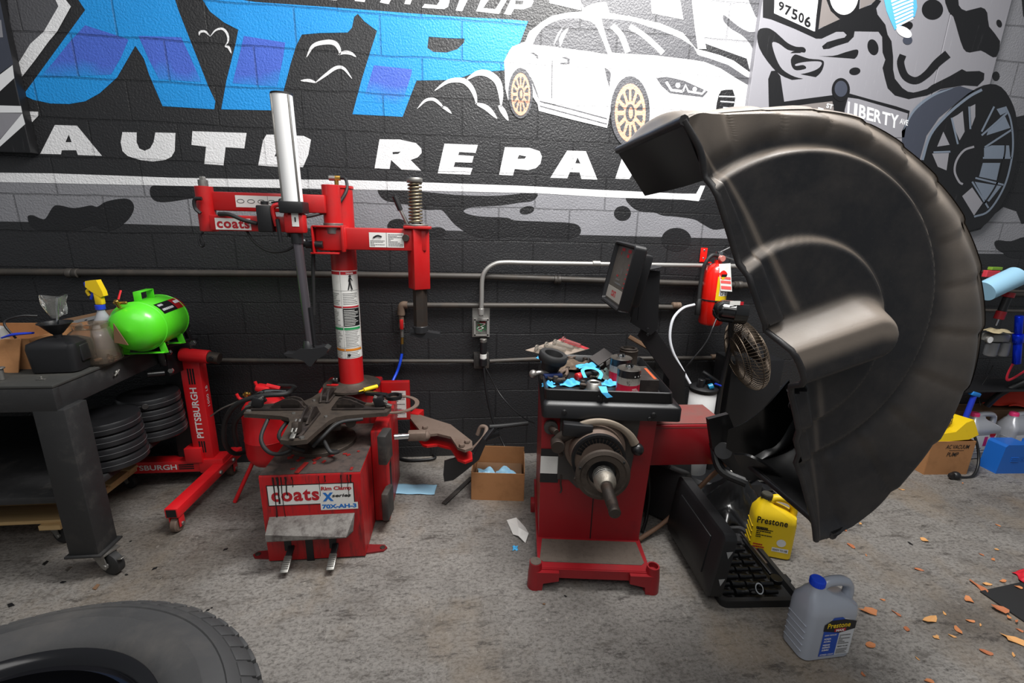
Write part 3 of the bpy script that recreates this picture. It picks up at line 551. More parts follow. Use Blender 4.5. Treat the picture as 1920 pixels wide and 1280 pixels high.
# front labels
b = MB(); o = at(505, 946, yf); u = UX; w = at(664, 941, yf).x-o.x; h = 0.094; o.z = at(580, 944, yf).z; o.y = yf-0.001
quad(b, o, UX, UZ, w, h, 0); b.box(o+Vector((w/2, 0.0005, h/2)), (w+0.008, 0.001, h+0.008), m=1)
b.text('coats', o+Vector((0.012, 0, 0.016)), UX, UZ, w*0.56, h*0.62, 2, 0.0008, 0.035, spacing=1.12); b.text('Rim Clamp', o+Vector((w*0.62, 0, h*0.62)), UX, UZ, w*0.36, h*0.26, 2, 0.0008, 0.04)
b.text('X', o+Vector((w*0.63, 0, h*0.1)), UX, UZ, w*0.13, h*0.46, 3, 0.0008, 0.06); b.text('series', o+Vector((w*0.74, 0, h*0.3)), UX, UZ, w*0.23, h*0.17, 1, 0.0008, 0.03, 0.2)
b.build('brand_label', [WLB, INK, REDI, BLUI], tc, 0)['label'] = 'white label lettered coats Rim Clamp X series'
b = MB(); o = at(602, 956, yf-0.001); quad(b, o, UX, UZ, 0.16, 0.034, 0); b.text('70X-AH-3', o+Vector((0.006, 0, 0.006)), UX, UZ, 0.148, 0.022, 1, 0.0006, 0.05)
b.build('model_label', [WLB, BLUI], tc, 0)['label'] = 'small label with blue 70X-AH-3'
# clamp table
TC = Vector((-0.68, 2.15, 0.0)); TZ = 0.62; TR = 0.33
tt = MB(); P = []
for k in range(4):
    a = math.pi/2*k+math.radians(-2); d = Vector((math.cos(a), math.sin(a))); q = Vector((-d.y, d.x)); t = 0.054
    P += [d*TR*0.45-q*0.085, d*TR*0.8-q*(t+0.01), d*TR-q*t, d*(TR+0.012), d*TR+q*t, d*TR*0.8+q*(t+0.01), d*TR*0.45+q*0.085]
    e = Vector((math.cos(a+math.pi/4), math.sin(a+math.pi/4))); P += [e*0.15]
tt.prism([(p.x, p.y) for p in P], (TC.x, TC.y, TZ-0.02), (1, 0, 0), (0, 1, 0), 0.02)
clamp_table = tt.build('clamp_table', GRM, tc, 30)
for k in range(4):
    a = math.pi/2*k+math.radians(-2); M = Matrix.Translation((TC.x, TC.y, TZ)) @ Matrix.Rotation(a, 4, 'Z')
    b = MB(M); b.box((0.19, 0, 0.004), (0.25, 0.052, 0.012), bev=0.003); b.box((0.13, 0, 0.02), (0.1, 0.04, 0.03), bev=0.006)
    b.prism([(0.06, 0), (0.2, 0), (0.22, 0.012), (0.15, 0.045), (0.12, 0.05), (0.09, 0.04)], (0, 0.02, 0.008), (1, 0, 0), (0, 0, 1), 0.008); b.prism([(0.06, 0), (0.2, 0), (0.22, 0.012), (0.15, 0.045), (0.12, 0.05), (0.09, 0.04)], (0, -0.012, 0.008), (1, 0, 0), (0, 0, 1), 0.008)
    b.build('jaw_carriage', mat('jaw_iron', (52, 46, 44), 0.42, 0.5, dirt=0.5, dcol=(96, 84, 74), dscale=18, th=0.5), tc)
    b = MB(M); b.box((0.285, 0, 0.035), (0.05, 0.03, 0.05), rotm(0, -18), 0.006); b.bar((0.3, 0, 0.03), (0.345, 0, 0.012), 0.02, 0.008, m=1)
    b.bar((0.26, 0.008, 0.06), (0.325, 0.008, 0.03), 0.008, 0.01, m=1); b.bar((0.26, -0.008, 0.06), (0.325, -0.008, 0.03), 0.008, 0.01, m=1)
    b.build('jaw', [BLKM if k != 3 else STLD, STL], tc)
    b = MB(M); bolt(b, (TR-0.012, 0.03, 0.0), (0, 0, 1), 0.012, 0.008); bolt(b, (0.1, 0.06, 0), (0, 0, 1), 0.009, 0.006); b.build('bolt', STL, tc)
b = MB(); b.cyl((TC.x, TC.y, 0.44), (TC.x, TC.y, TZ-0.02), 0.075, 0.06); b.cyl((TC.x, TC.y, 0.44), (TC.x, TC.y, 0.46), 0.16); b.box((TC.x, TC.y-0.14, 0.56), (0.09, 0.1, 0.06), bev=0.012); b.build('table_hub', GRM, tc)
for k, (dx, dy, ex, ey) in enumerate(((-0.1, -0.14, 0.12, -0.1), (-0.2, 0.05, -0.05, -0.12), (0.16, -0.08, 0.14, 0.14))):
    b = MB(); b.cyl((TC.x+dx, TC.y+dy, 0.575), (TC.x+ex, TC.y+ey, 0.575), 0.024); b.build('air_cylinder', STLD, tc)
b = MB()
for pts in ([(-0.9, 2.1, 0.6), (-0.9, 2.0, 0.54), (-0.84, 1.94, 0.5), (-0.76, 1.93, 0.51), (-0.72, 2.0, 0.55)], [(-0.46, 2.06, 0.6), (-0.56, 2.02, 0.6), (-0.62, 1.96, 0.56), (-0.66, 1.95, 0.52)], [(-0.62, 1.98, 0.53), (-0.58, 1.93, 0.5), (-0.56, 1.97, 0.48), (-0.6, 2.0, 0.47)], [(-0.8, 2.12, 0.6), (-0.82, 2.0, 0.56), (-0.76, 1.93, 0.54), (-0.7, 1.95, 0.5)]):
    b.tube(pts, 0.009, 8)
b.build('air_hose', RUB, tc, 60)
b = MB(); b.box((TC.x-0.02, 1.9, 0.445), (0.02, 0.09, 0.006), rotm(0, 0, -10), 0.002)
for i in range(16):
    r = random.Random(i); b.box((r.uniform(-0.82, -0.47), r.uniform(1.88, 2.05), 0.442), (r.uniform(0.01, 0.03), r.uniform(0.01, 0.02), 0.004), rotm(0, 0, r.uniform(0, 90)), 0.001)
b.build('loose_chips', mat('chip_red', (126, 26, 24), 0.5), tc)['kind'] = 'stuff'
# column
CX, CY = -0.592, 2.45
b = MB(); b.lathe([(0.0, 0.64), (0.068, 0.64), (0.063, 0.66), (0.063, 1.655), (0.068, 1.66), (0.068, 1.672), (0.0, 1.672)], (CX, CY, 0), seg=40); b.lathe([(0, 0.0), (0.15, 0.0), (0.15, 0.012), (0.09, 0.016), (0.072, 0.03), (0, 0.03)], (CX, CY, 0.628), seg=28, m=1)
b.build('column', [RED, GRM], tc)
b = MB(); r = 0.0638   # warning labels wrapped round the column
def wrap(z0, z1, a0, a1, m):
    n = max(2, int(abs(a1-a0)/6)); P = []
    for i in range(n+1):
        a = math.radians(a0+(a1-a0)*i/n); P += [(CX+r*math.cos(a), CY+r*math.sin(a), z0), (CX+r*math.cos(a), CY+r*math.sin(a), z1)]
    b.add(P, [[2*i, 2*i+2, 2*i+3, 2*i+1] for i in range(n)], m)
wrap(0.80, 1.262, -190, 0, 0); r += 0.0004
GA = -98
for z0, z1, m in ((1.242, 1.258, 1), (1.072, 1.08, 1), (0.955, 0.968, 2), (0.842, 0.854, 3)):
    for a0, a1 in ((-186, GA-2), (GA+2, -12)): wrap(z0, z1, a0, a1, m)
wrap(0.975, 1.068, GA+2, -12, 4)
for z in (1.16, 1.07, 0.973, 0.858, 0.84): wrap(z, z+0.0015, -186, -12, 5)
wrap(0.80, 1.262, GA-1, GA, 5); r += 0.0004
rn = random.Random(4)
for z0, z1, step, m in ((1.09, 1.15, 0.009, 5), (0.98, 1.06, 0.0085, 5), (0.865, 0.95, 0.0085, 5), (0.805, 0.835, 0.009, 5)):
    z = z0
    while z < z1:
        for a0, a1 in ((-180, GA-6), (GA+6, -20)):
            e = a1-rn.uniform(0, 26); wrap(z, z+0.0028, a0, e, 0 if (z0 == 0.98 and a0 > -100) else m)
        z += step
def cp(a, z, k=0.0008): a = math.radians(a); return Vector((CX+(r+k)*math.cos(a), CY+(r+k)*math.sin(a), z))
def fig(pts, m=4): b.prism(pts, cp(-72, 1.165, 0.001), Vector((-math.sin(math.radians(-72)), math.cos(math.radians(-72)), 0)), (0, 0, 1), 0, m)
fig([(0.004, 0.0), (0.010, 0.0), (0.016, 0.03), (0.022, 0.0), (0.029, 0.0), (0.02, 0.042), (0.02, 0.055), (0.028, 0.045), (0.03, 0.048), (0.021, 0.064), (0.012, 0.062), (0.009, 0.045), (0.012, 0.04)])
fig([(0.018+0.0065*math.cos(t), 0.07+0.0065*math.sin(t)) for t in [i*math.pi/5 for i in range(10)]])
b.text('DANGER', cp(-72, 1.2455, 0.001), Vector((math.cos(math.radians(18)), math.sin(math.radians(18)), 0)), UZ, 0.035, 0.008, 0, 0, 0.03)
fig([(-0.01+0.008*math.cos(t), -0.345+0.008*math.sin(t)) for t in [i*math.pi/6 for i in range(12)]])
b.build('warning_label', [WLB, REDI, GRN, ORI, INK, GRYI], tc, 60)['label'] = 'stacked white warning stickers with red, green and orange headings'
b = MB(); b.cyl((CX-0.01, CY, 1.672), (CX-0.01, CY, 1.70), 0.01, m=0); b.box((CX-0.005, CY, 1.708), (0.03, 0.02, 0.022), bev=0.003, m=0); b.cyl((CX-0.045, CY, 1.708), (CX-0.015, CY, 1.708), 0.013, m=1)
b.build('air_fitting', [BRS, STL], tc)
b = MB(); b.tube([(CX+0.01, CY, 1.71), (CX+0.04, CY-0.02, 1.70), (CX+0.045, CY-0.06, 1.64), (CX-0.01, CY-0.1, 1.56), (CX-0.08, CY-0.15, 1.53), (CX-0.17, CY-0.2, 1.5), (CX-0.19, CY-0.2, 1.43)], 0.008, 8); b.build('air_hose', RUB, tc, 60)
# right swing arm with tool head
Y1 = 2.37
b = MB(); a0 = at(606, 447, Y1); a1 = at(800, 449, Y1); zc = (a0.z+a1.z)/2
b.box(((a0.x+a1.x)/2, Y1, zc), (a1.x-a0.x, 0.075, 0.105), bev=0.006); b.box((at(648, 447, Y1).x, Y1-0.02, zc), (0.014, 0.085, 0.125), bev=0.003)
b.box((at(625, 447, Y1).x, Y1+0.03, zc), (0.15, 0.16, 0.12), bev=0.02)
b.build('swing_arm', RED, tc, 30)
b = MB(); c = at(785, 484, Y1); zt_ = at(783, 428, Y1).z; zb_ = at(790, 541, Y1).z
b.box((c.x, Y1, (zt_+zb_)/2), (0.085, 0.085, zt_-zb_), rotm(0, 0, 28), 0.004); b.box((c.x, Y1, zt_+0.004), (0.13, 0.12, 0.014), bev=0.003); b.build('tool_sleeve', RED, tc, 30)
b = MB(); z2_ = at(790, 612, Y1).z; b.lathe([(0, z2_-zb_), (0.036, z2_-zb_), (0.036, 0.02), (0, 0.02)], (c.x+0.002, Y1, zb_), seg=6); b.build('tool_shaft', STLD, tc, 20)
b = MB(); z3_ = z2_
b.cyl((c.x, Y1, z3_-0.03), (c.x, Y1, z3_+0.005), 0.04, m=0); b.box((c.x-0.012, Y1, z3_-0.03), (0.09, 0.05, 0.035), bev=0.008)
b.prism([(-0.06, -0.035), (0.0, -0.05), (0.06, -0.055), (0.105, -0.045), (0.1, -0.03), (0.05, -0.022), (0.01, -0.01), (-0.05, 0)], (c.x, Y1+0.03, z3_-0.005), (1, 0, 0), (0, 0, 1), 0.055)
b.build('tool_head', mat('foot_black', (40, 40, 42), 0.3), tc, 30)
b = MB(); zs = at(783, 345, Y1).z; b.cyl((c.x-0.01, Y1, zt_), (c.x-0.01, Y1, zs+0.03), 0.02, m=0); b.cyl((c.x-0.01, Y1, zs+0.005), (c.x-0.01, Y1, zs+0.028), 0.038, m=0); b.cyl((c.x-0.01, Y1, zt_+0.01), (c.x-0.01, Y1, zt_+0.02), 0.06, m=0)
n_ = 12; b.tube([(c.x-0.01+0.031*math.cos(t*math.pi/4), Y1+0.031*math.sin(t*math.pi/4), zt_+0.022+(zs-zt_-0.02)*t/(n_*8)) for t in range(n_*8+1)], 0.0048, 6, m=1, smooth=False)
b.build('return_spring', [STL, mat('spring_steel', (138, 126, 104), 0.35, 0.8)], tc, 60)
b = MB(); b.tube([(c.x-0.05, Y1, zt_+0.02), (c.x-0.075, Y1, zt_+0.07), (c.x-0.1, Y1, zt_+0.13)], 0.008, 8, m=0); b.tube([(c.x-0.082, Y1, zt_+0.085), (c.x-0.108, Y1, zt_+0.15)], 0.013, 10, m=1); b.build('lock_lever', [STL, BLKP], tc, 60)
q = at(693, 463, Y1-0.0385); b = MB(); quad(b, q, UX, UZ, 0.165, 0.07, 0); b.box(q+Vector((0.082, 0.0, 0.035)), (0.002, 0.001, 0.07), m=1)
lines(b, q+Vector((0.004, 0, 0.003)), UX, UZ, 0.07, 0.03, 5, 2, 3); lines(b, q+Vector((0.09, 0, 0.004)), UX, UZ, 0.07, 0.06, 9, 2, 5); b.tube([q+Vector((0.02, -0.0005, 0.045)), q+Vector((0.04, -0.0005, 0.055)), q+Vector((0.06, -0.0005, 0.05))], 0.004, 6, m=1)
b.build('instruction_label', [WLB, INK, GRYI, REDI], tc, 0)
b = MB(); q = at(761, 446, Y1-0.04); b.cyl(q+Vector((0, 0.005, 0)), q+Vector((0, -0.012, 0)), 0.017); b.build('knob', STLD, tc)
b = MB(); q = at(595, 424, Y1-0.05); q2 = at(593, 474, Y1-0.05)
b.box(((q.x+0.045), Y1-0.05, q.z), (0.13, 0.05, 0.008), bev=0.002); b.box((q.x-0.02, Y1-0.05, (q.z+q2.z)/2), (0.008, 0.05, q.z-q2.z), bev=0.002); b.box((q2.x+0.045, Y1-0.05, q2.z), (0.13, 0.05, 0.008), bev=0.002)
b.build('hinge_bracket', RED, tc); b = MB(); b.cyl((q.x+0.02, Y1-0.05, zc-0.03), (q.x-0.06, Y1-0.05, zc-0.03), 0.018); b.sphere((q.x-0.07, Y1-0.05, zc-0.02), 0.022); b.build('lock_cylinder', BLKM, tc)
# left helper arm: upper beam, elbow, lower beam, lift cylinder
Y2, Y3 = 2.33, 2.25
b = MB(); u0 = at(395, 380, Y2); u1 = at(612, 380, Y2); b.box(((u0.x+u1.x)/2, Y2, (u0.z+u1.z)/2), (u1.x-u0.x, 0.06, 0.083), bev=0.006); s_ = at(624, 378, Y2+0.05)
b.cyl((s_.x, Y2+0.03, s_.z-0.11), (s_.x, Y2+0.03, s_.z+0.075), 0.042, m=0); b.cyl((s_.x, Y2+0.03, s_.z-0.15), (s_.x, Y2+0.03, s_.z-0.1), 0.045, m=1); b.build('upper_arm', [RED, STL], tc, 30)
b = MB(); e0 = at(386, 350, Y2); e1 = at(388, 433, Y2); b.cyl((e0.x, Y2-0.02, e1.z), (e0.x, Y2-0.02, e0.z), 0.037, m=0); b.cyl((e0.x, Y2-0.02, e0.z), (e0.x, Y2-0.02, e0.z+0.028), 0.02, m=1); bolt(b, (e0.x, Y2-0.02, e0.z+0.028), (0, 0, 1), 0.014, 0.014, 1); b.build('elbow', [RED, STL], tc)
b = MB(); l0 = at(398, 419, Y3); l1 = at(548, 419, Y3); b.box(((l0.x+l1.x)/2, Y3, (l0.z+l1.z)/2), (l1.x-l0.x, 0.05, 0.068), bev=0.006); b.build('lower_arm', RED, tc)
b = MB(); o = at(405, 430, Y3-0.026); quad(b, o, UX, UZ, 0.15, 0.05, 0); b.text('coats', o+Vector((0.006, 0, 0.006)), UX, UZ, 0.138, 0.038, 1, 0.0006, 0.035, spacing=1.12); b.build('brand_label', [WLB, REDI], tc, 0)['label'] = 'white label lettered coats in red'
b = MB(); o = at(443, 388, Y2-0.031); quad(b, o, UX, UZ, 0.235, 0.052, 0)
for i in range(5):
    k = o+Vector((0.022+i*0.045, -0.0006, 0.026)); b.lathe([(0.016, 0), (0.017, 0.0003)], k, (0, -1, 0), 14, 1, 1, 0.55); b.lathe([(0, 0), (0.013, 0.0004)], k, (0, -1, 0), 14, 0, 1, 0.5)
    b.box(k+Vector((0, 0, 0.006)), (0.02, 0.0006, 0.005), m=1)
b.box(o+Vector((0.14, 0, 0.026)), (0.0015, 0.001, 0.052), m=1); b.build('instruction_label', [WLB, GRYI], tc, 0)
ct = at(528, 178, Y3-0.03); cb_ = at(551, 392, Y3-0.03); cx_ = (ct.x+cb_.x)/2
b = MB(); d = (ct-cb_); M = Matrix.Translation(cb_); b.lathe([(0, 0), (0.042, 0), (0.042, d.length), (0, d.length)], cb_, d, 24, 0); b.lathe([(0, 0), (0.0445, 0), (0.0445, 0.006), (0, 0.006)], ct, d, 24, 1)
for a in (-0.035, 0.035): b.bar(cb_+Vector((a, -0.026, 0.01)), ct+Vector((a, -0.026, -0.002)), 0.008, 0.008, up=(0, 1, 0), m=2)
b.build('lift_cylinder', [mat('white_cylinder', (226, 226, 226), 0.3, dirt=0.35, dcol=(170, 150, 126), dscale=7, th=0.62), INK, STL], tc, 40)
b = MB(); k0 = at(550, 378, Y3-0.03); k1 = at(553, 400, Y3-0.03); b.box((k0+k1)/2, (0.1, 0.098, (k0-k1).length), bev=0.005); b.build('cylinder_collar', BLKP, tc)
b = MB(); k2 = at(556, 437, Y3-0.03); b.box((k1+k2)/2, (0.085, 0.06, (k1-k2).length), bev=0.01, m=0); quad(b, (k2.x-0.005, Y3-0.0615, k2.z+0.03), UX, UZ, 0.03, 0.06, 1); b.box((k2.x+0.01, Y3-0.062, k2.z+0.06), (0.006, 0.001, 0.02), m=2); b.build('cylinder_mount', [RED, WLB, INK], tc)
b = MB(); r1_ = at(582, 645, Y3-0.03); b.tube([k2, k2+(r1_-k2)*0.5, r1_], 0.021, 14, m=1, smooth=False); b.cyl(k2, k2+(r1_-k2)*0.09, 0.026, m=0); b.tube([k2+(r1_-k2)*0.65+Vector((0.024, -0.01, 0)), r1_+Vector((0.024, -0.01, 0.0))], 0.01, 8, m=0); b.build('lift_rod', [BLKM, mat('polished_rod', (120, 114, 120), 0.3, 0.8)], tc)
b = MB(); q = at(580, 658, Y3-0.03); b.cyl(q+Vector((0, 0, 0.01)), q+Vector((0, 0, 0.055)), 0.03, 0.022)
b.prism([(-0.085, -0.01), (-0.02, -0.03), (0.0, -0.055), (0.012, -0.055), (0.03, -0.03), (0.075, 0.0), (0.085, 0.02), (0.07, 0.03), (0.03, 0.022), (-0.03, 0.02), (-0.06, 0.0), (-0.095, 0.0)], q+Vector((0, 0.03, -0.005)), (1.15, 0, 0), (0, 0, 1.15), 0.06)
b.prism([(-0.03, -0.03), (0.03, -0.02), (0.03, 0.02), (-0.03, 0.02)], q+Vector((0.01, 0.04, 0.0)), (0, -1, 0), (0, 0, 1), 0.01); b.build('press_foot', mat('foot_black', (40, 40, 42), 0.3), tc)
b = MB(); v = at(499, 410, Y3-0.04); b.box(v, (0.062, 0.05, 0.115), bev=0.006); b.cyl(v+Vector((0, 0, 0.06)), v+Vector((0, 0, 0.075)), 0.016); b.tube([v+Vector((0.03, 0, 0.07)), v+Vector((0.07, -0.01, 0.075))], 0.004, 8); b.sphere(v+Vector((0.075, -0.01, 0.077)), 0.012); b.build('valve', BLKP, tc)
b = MB(); b.tube([v+Vector((0.045, -0.01, -0.03)), v+Vector((0.04, -0.02, 0.045)), v+Vector((0.07, -0.02, 0.06)), v+Vector((0.09, -0.02, 0.04)), v+Vector((0.1, 0, -0.02))], 0.01, 8, m=0); b.tube([v+Vector((0.055, -0.02, 0.0)), v+Vector((0.06, -0.02, -0.1))], 0.009, 8, m=1); b.build('handle', [RED, BLKM], tc)
b = MB(); b.tube([at(410, 401, Y3-0.03), at(430, 402, Y3-0.04), at(455, 412, Y3-0.045), at(482, 419, Y3-0.04)], 0.009, 8); b.tube([at(462, 432, Y3), at(478, 455, Y3), at(505, 471, Y3), at(535, 470, Y3), at(556, 458, Y3)], 0.006, 8)
b.tube([at(588, 450, Y1-0.04), at(587, 500, Y1-0.04), at(588, 590, Y1-0.03)], 0.009, 8); b.build('air_hose', RUB, tc, 60)
b = MB(); b.tube([at(378, 372, Y3), at(365, 374, Y3), at(366, 390, Y3), at(376, 400, Y3)], 0.008, 8); b.build('hose_hook', BLKM, tc); b = MB(); b.tube([at(381, 434, Y3), at(376, 442, Y3), at(382, 458, Y3), at(377, 461, Y3), at(372, 448, Y3)], 0.0055, 8); b.build('hose_hook', BLKM, tc)
# bead loosening arm and blade on the right
YB = 2.33
b = MB(); L = [(772, 772), (845, 795), (885, 826), (886, 838), (872, 843), (858, 838), (845, 818), (820, 812), (800, 814), (792, 812), (768, 782)]
pts = [az(x, y, 0.40) for x, y in L]; b.prism([(p.x, p.y) for p in pts], (0, 0, 0.385), (1, 0, 0), (0, 1, 0), 0.014, 0); b.prism([(p.x, p.y) for p in pts], (0, 0, 0.32), (1, 0, 0), (0, 1, 0), 0.012, 1)
p0 = pts[0]; b.box(p0+Vector((0.03, 0.0, -0.05)), (0.06, 0.08, 0.11), rotm(0, 0, -20), 0.006, 1)
for x, y in ((797, 802), (866, 836), (876, 829)): bolt(b, az(x, y, 0.402), (0, 0, 1), 0.016, 0.012, 0)
b.build('loosener_arm', [BRN, RED], tc, 30)
b = MB(); b.cyl(at(738, 819, 2.12), at(766, 817, 2.14), 0.014, m=0); b.box(at(782, 816, 2.16), (0.09, 0.045, 0.045), bev=0.006, m=1); b.sphere(at(797, 817, 2.18), 0.028, m=1); b.build('loosener_rod', [CHR, BRN], tc)
b = MB(); P_ = [at(x, y, 2.2) for x, y in ((831, 890), (833, 865), (860, 857), (890, 852), (905, 820), (912, 830), (898, 862), (870, 885), (850, 900), (833, 903))]
b.prism([(p.x, p.z) for p in P_], (0, 2.2, 0), (1, 0, 0), (0, 0, 1), -0.012); b.build('loosener_blade', BLKM, tc)
b = MB(); b.bar(at(888, 850, 2.22), at(925, 802, 2.3), 0.03, 0.02, bev=0.004); b.tube([at(918, 800, 2.3), at(945, 798, 2.3), at(990, 793, 2.3)], 0.012, 10, m=1); b.tube([at(920, 812, 2.3), at(944, 800, 2.3)], 0.006, 8); b.cyl(at(914, 818, 2.35), at(935, 810, 2.35), 0.025); b.build('loosener_handle', [BLKM, RUB], tc)
b = MB(); b.tube([at(862, 838, 2.34), at(880, 845, 2.32), at(905, 822, 2.35), at(912, 803, 2.4), at(902, 800, 2.42), at(895, 815, 2.42)], 0.012, 10); b.build('loosener_hose', BRN, tc)
# chart box and ring tool
b = MB(); p = at(717, 788, 2.5); q = at(767, 716, 2.5); b.box(((p.x+q.x)/2, 2.52, (p.z+q.z)/2), (q.x-p.x, 0.04, q.z-p.z), bev=0.005, m=0); o = at(736, 783, 2.499); quad(b, o, UX, UZ, 0.08, 0.165, 1); lines(b, o+Vector((0.004, 0, 0.01)), UX, UZ, 0.07, 0.145, 15, 2, 9); quad(b, o+Vector((0, 0, 0.03)), UX, UZ, 0.08, 0.02, 3, 0.0004)
b.build('chart_box', [RED, WLB, GRYI, mat('ink_pink', (200, 70, 90), 0.5)], tc)
b = MB(); c0 = az(741, 758, 0.60); b.ring([(0.1, 0), (0.122, 0), (0.122, 0.005), (0.1, 0.005)], c0, (0, 0, 1), 40); b.bar(c0+Vector((-0.105, -0.03, 0.003)), c0+Vector((-0.19, -0.06, 0.004)), 0.035, 0.006); b.build('rim_ring', BRN, tc)
b = MB(); M = frame(az(706, 742, 0.62), rz=-20); b.M = M; b.box((0, 0, 0.01), (0.12, 0.03, 0.02), bev=0.005); b.ring([(0.028, 0), (0.042, 0), (0.042, 0.016), (0.028, 0.016)], (0.1, 0.0, 0), (0, 0, 1), 24); b.build('hand_grip', BLKM, tc)
for lab, nm, pts, mm in (('yellow marker lying behind the clamp table', 'marker', ((682, 731), (707, 724)), YEL), ('red handled pick lying behind the clamp table', 'pick', ((622, 722), (648, 723)), RED)):
    p, q = (az(x, y, 0.646) for x, y in pts); b = MB(); b.tube([p, q], 0.011 if mm is YEL else 0.008, 10, smooth=False); b.tube([p, p-(q-p)*0.35], 0.004, 8, smooth=False)
    tag(b.build(nm, mm, smooth=50), lab, 'marker' if nm == 'marker' else 'tool')
# ================================================================ wheel balancer
BO = Vector((0.362, 1.805, 0)); ANG = -7.7
wb = thing('wheel_balancer', 'red wheel balancer with large black raised wheel guard and cluttered black tray', 'wheel balancer', (0.6, 1.95, 0), ANG)
BM = frame(BO, rz=ANG)   # local: x right along the front, y into the machine, z up
def L2W(p): return BM @ Vector(p)
b = MB(BM)
b.prism([(0.0, 0.09), (0.465, 0.09), (0.49, 0.735), (-0.01, 0.735)], (0, 0.0, 0), (1, 0, 0), (0, 0, 1), -0.45, 0); b.box((0.24, -0.0012, 0.28), (0.004, 0.003, 0.36), m=1)
b.build('body', [CRIM, INK], wb, 30)
b = MB(BM); fx0, fx1, fy = -0.04, 0.50, -0.205
b.prism([(fx0+0.03, fy+0.01), (fx1-0.03, fy+0.01), (0.475, 0.5), (-0.01, 0.5)], (0, 0, 0.05), (1, 0, 0), (0, 1, 0), 0.046, 0)
b.prism([(fx0+0.055, fy+0.045), (fx1-0.06, fy+0.045), (fx1-0.045, fy+0.06), (0.45, -0.012), (0.015, -0.012), (fx0+0.04, fy+0.06)], (0, 0, 0.0962), (1, 0, 0), (0, 1, 0), 0.0015, 1)
for sx, X in ((-1, fx0+0.02), (1, fx1-0.02)):
    b.lathe([(0, 0), (0.033, 0), (0.031, 0.07), (0.026, 0.118), (0.026, 0.122), (0.02, 0.122), (0.02, 0.1 if sx > 0 else 0.124), (0, 0.1 if sx > 0 else 0.126)], (X, fy+0.015, 0), seg=20, m=0)
    if sx < 0: b.cyl((X, fy+0.015, 0.118), (X, fy+0.015, 0.126), 0.024, m=1)
    b.prism([(0, 0.0), (0.03, 0), (0.034, 0.035), (0.1, 0.05), (0.1, 0.09), (0, 0.09)], (X, fy+0.006, 0), (-sx, 0, 0), (0, 0, 1), 0.02*(1 if sx < 0 else -1), 0)
    b.box((X+(-sx)*0.02, 0.35, 0.03), (0.06, 0.06, 0.06), bev=0.005)
b.prism([(fx0+0.02, 0.052), (fx1-0.02, 0.052), (fx1-0.02, 0.094), (fx0+0.02, 0.094)], (0, fy+0.004, 0), (1, 0, 0), (0, 0, 1), -0.03, 0)
b.build('base', [CRIM, mat('grip_mat', (88, 78, 70), 0.8, dirt=0.5, dcol=(60, 52, 46), dscale=40, bump=0.3)], wb, 30)
# decal bands, back plate, motor and spindle
b = MB(BM); b.box((0.034, -0.002, 0.535), (0.082, 0.004, 0.035), m=0); b.box((0.034, -0.002, 0.475), (0.082, 0.004, 0.085), m=1); b.box((0.034, -0.002, 0.41), (0.082, 0.004, 0.045), m=0); b.build('decal', [BLKM, WLB], wb, 0)
b = MB(BM); b.prism([(0.07, 0.735), (0.415, 0.735), (0.39, 0.42), (0.34, 0.37), (0.16, 0.37), (0.12, 0.41), (0.07, 0.41)], (0, -0.012, 0), (1, 0, 0), (0, 0, 1), -0.015, 0)
b.cyl((0.03, -0.006, 0.665), (0.03, -0.03, 0.665), 0.03, m=0); b.cyl((0.03, -0.03, 0.665), (0.05, -0.07, 0.665), 0.014, m=1); b.build('front_plate', [mat('plate_dusty', (58, 55, 53), 0.5, dirt=0.5, dcol=(98, 88, 78), dscale=6), STLD], wb)
sx_, sz_ = 0.232, 0.56
AX = (0, -1, 0)
b = MB(BM); b.lathe([(0, 0), (0.132, 0), (0.134, 0.012), (0.13, 0.03), (0.116, 0.035), (0.11, 0.1), (0.1, 0.115), (0.0, 0.115)], (sx_-0.008, -0.01, sz_+0.02), AX, 44, 0)
for i in range(16):
    a = math.radians(15+i*10); b.box((sx_-0.008+0.083*math.cos(a), -0.126, sz_+0.02+0.083*math.sin(a)), (0.012, 0.004, 0.022), Matrix.Rotation(-(a-math.pi/2), 4, 'Y'), 0.002, 1)
b.ring([(0.1, 0), (0.112, 0), (0.112, 0.02), (0.1, 0.02)], (sx_-0.008, -0.118, sz_+0.02), AX, 44, 2); b.build('motor_drum', [BRN, INK, BLKM], wb)
b = MB(BM); b.ring([(0.056, 0), (0.106, 0), (0.11, 0.006), (0.108, 0.018), (0.094, 0.024), (0.088, 0.018), (0.066, 0.018), (0.06, 0.006)], (sx_, -0.19, sz_-0.01), AX, 48, 0); b.lathe([(0, 0), (0.056, 0), (0.056, 0.02), (0, 0.02)], (sx_, -0.16, sz_-0.01), AX, 30, 1)
for i in range(3):
    a = math.radians(40+i*120); b.cyl((sx_+0.1*math.cos(a), -0.21, sz_-0.01+0.1*math.sin(a)), (sx_+0.1*math.cos(a), -0.216, sz_-0.01+0.1*math.sin(a)), 0.005, m=1)
b.build('backing_flange', [GRM, INK], wb)
b = MB(BM); n_ = 4; b.tube([(sx_+0.042*math.cos(t*math.pi/6), -0.2-0.045*t/(n_*12), sz_-0.01+0.042*math.sin(t*math.pi/6)) for t in range(n_*12+1)], 0.0025, 6, smooth=False); b.build('spring', STL, wb, 60)
b = MB(BM); b.lathe([(0.038, 0), (0.044, 0.01), (0.041, 0.03), (0.026, 0.05), (0, 0.05)], (sx_, -0.235, sz_-0.01), AX, 30); b.build('centring_cone', mat('worn_cone', (158, 152, 142), 0.42, 0.85, dirt=0.4, dcol=(90, 76, 62), dscale=30, bump=0.3), wb)
b = MB(BM); b.lathe([(0, 0), (0.021, 0), (0.021, 0.14), (0.0195, 0.145), (0.0195, 0.155), (0.021, 0.16), (0.0215, 0.178), (0.018, 0.183), (0, 0.183)], (sx_, -0.27, sz_-0.01), AX, 24)
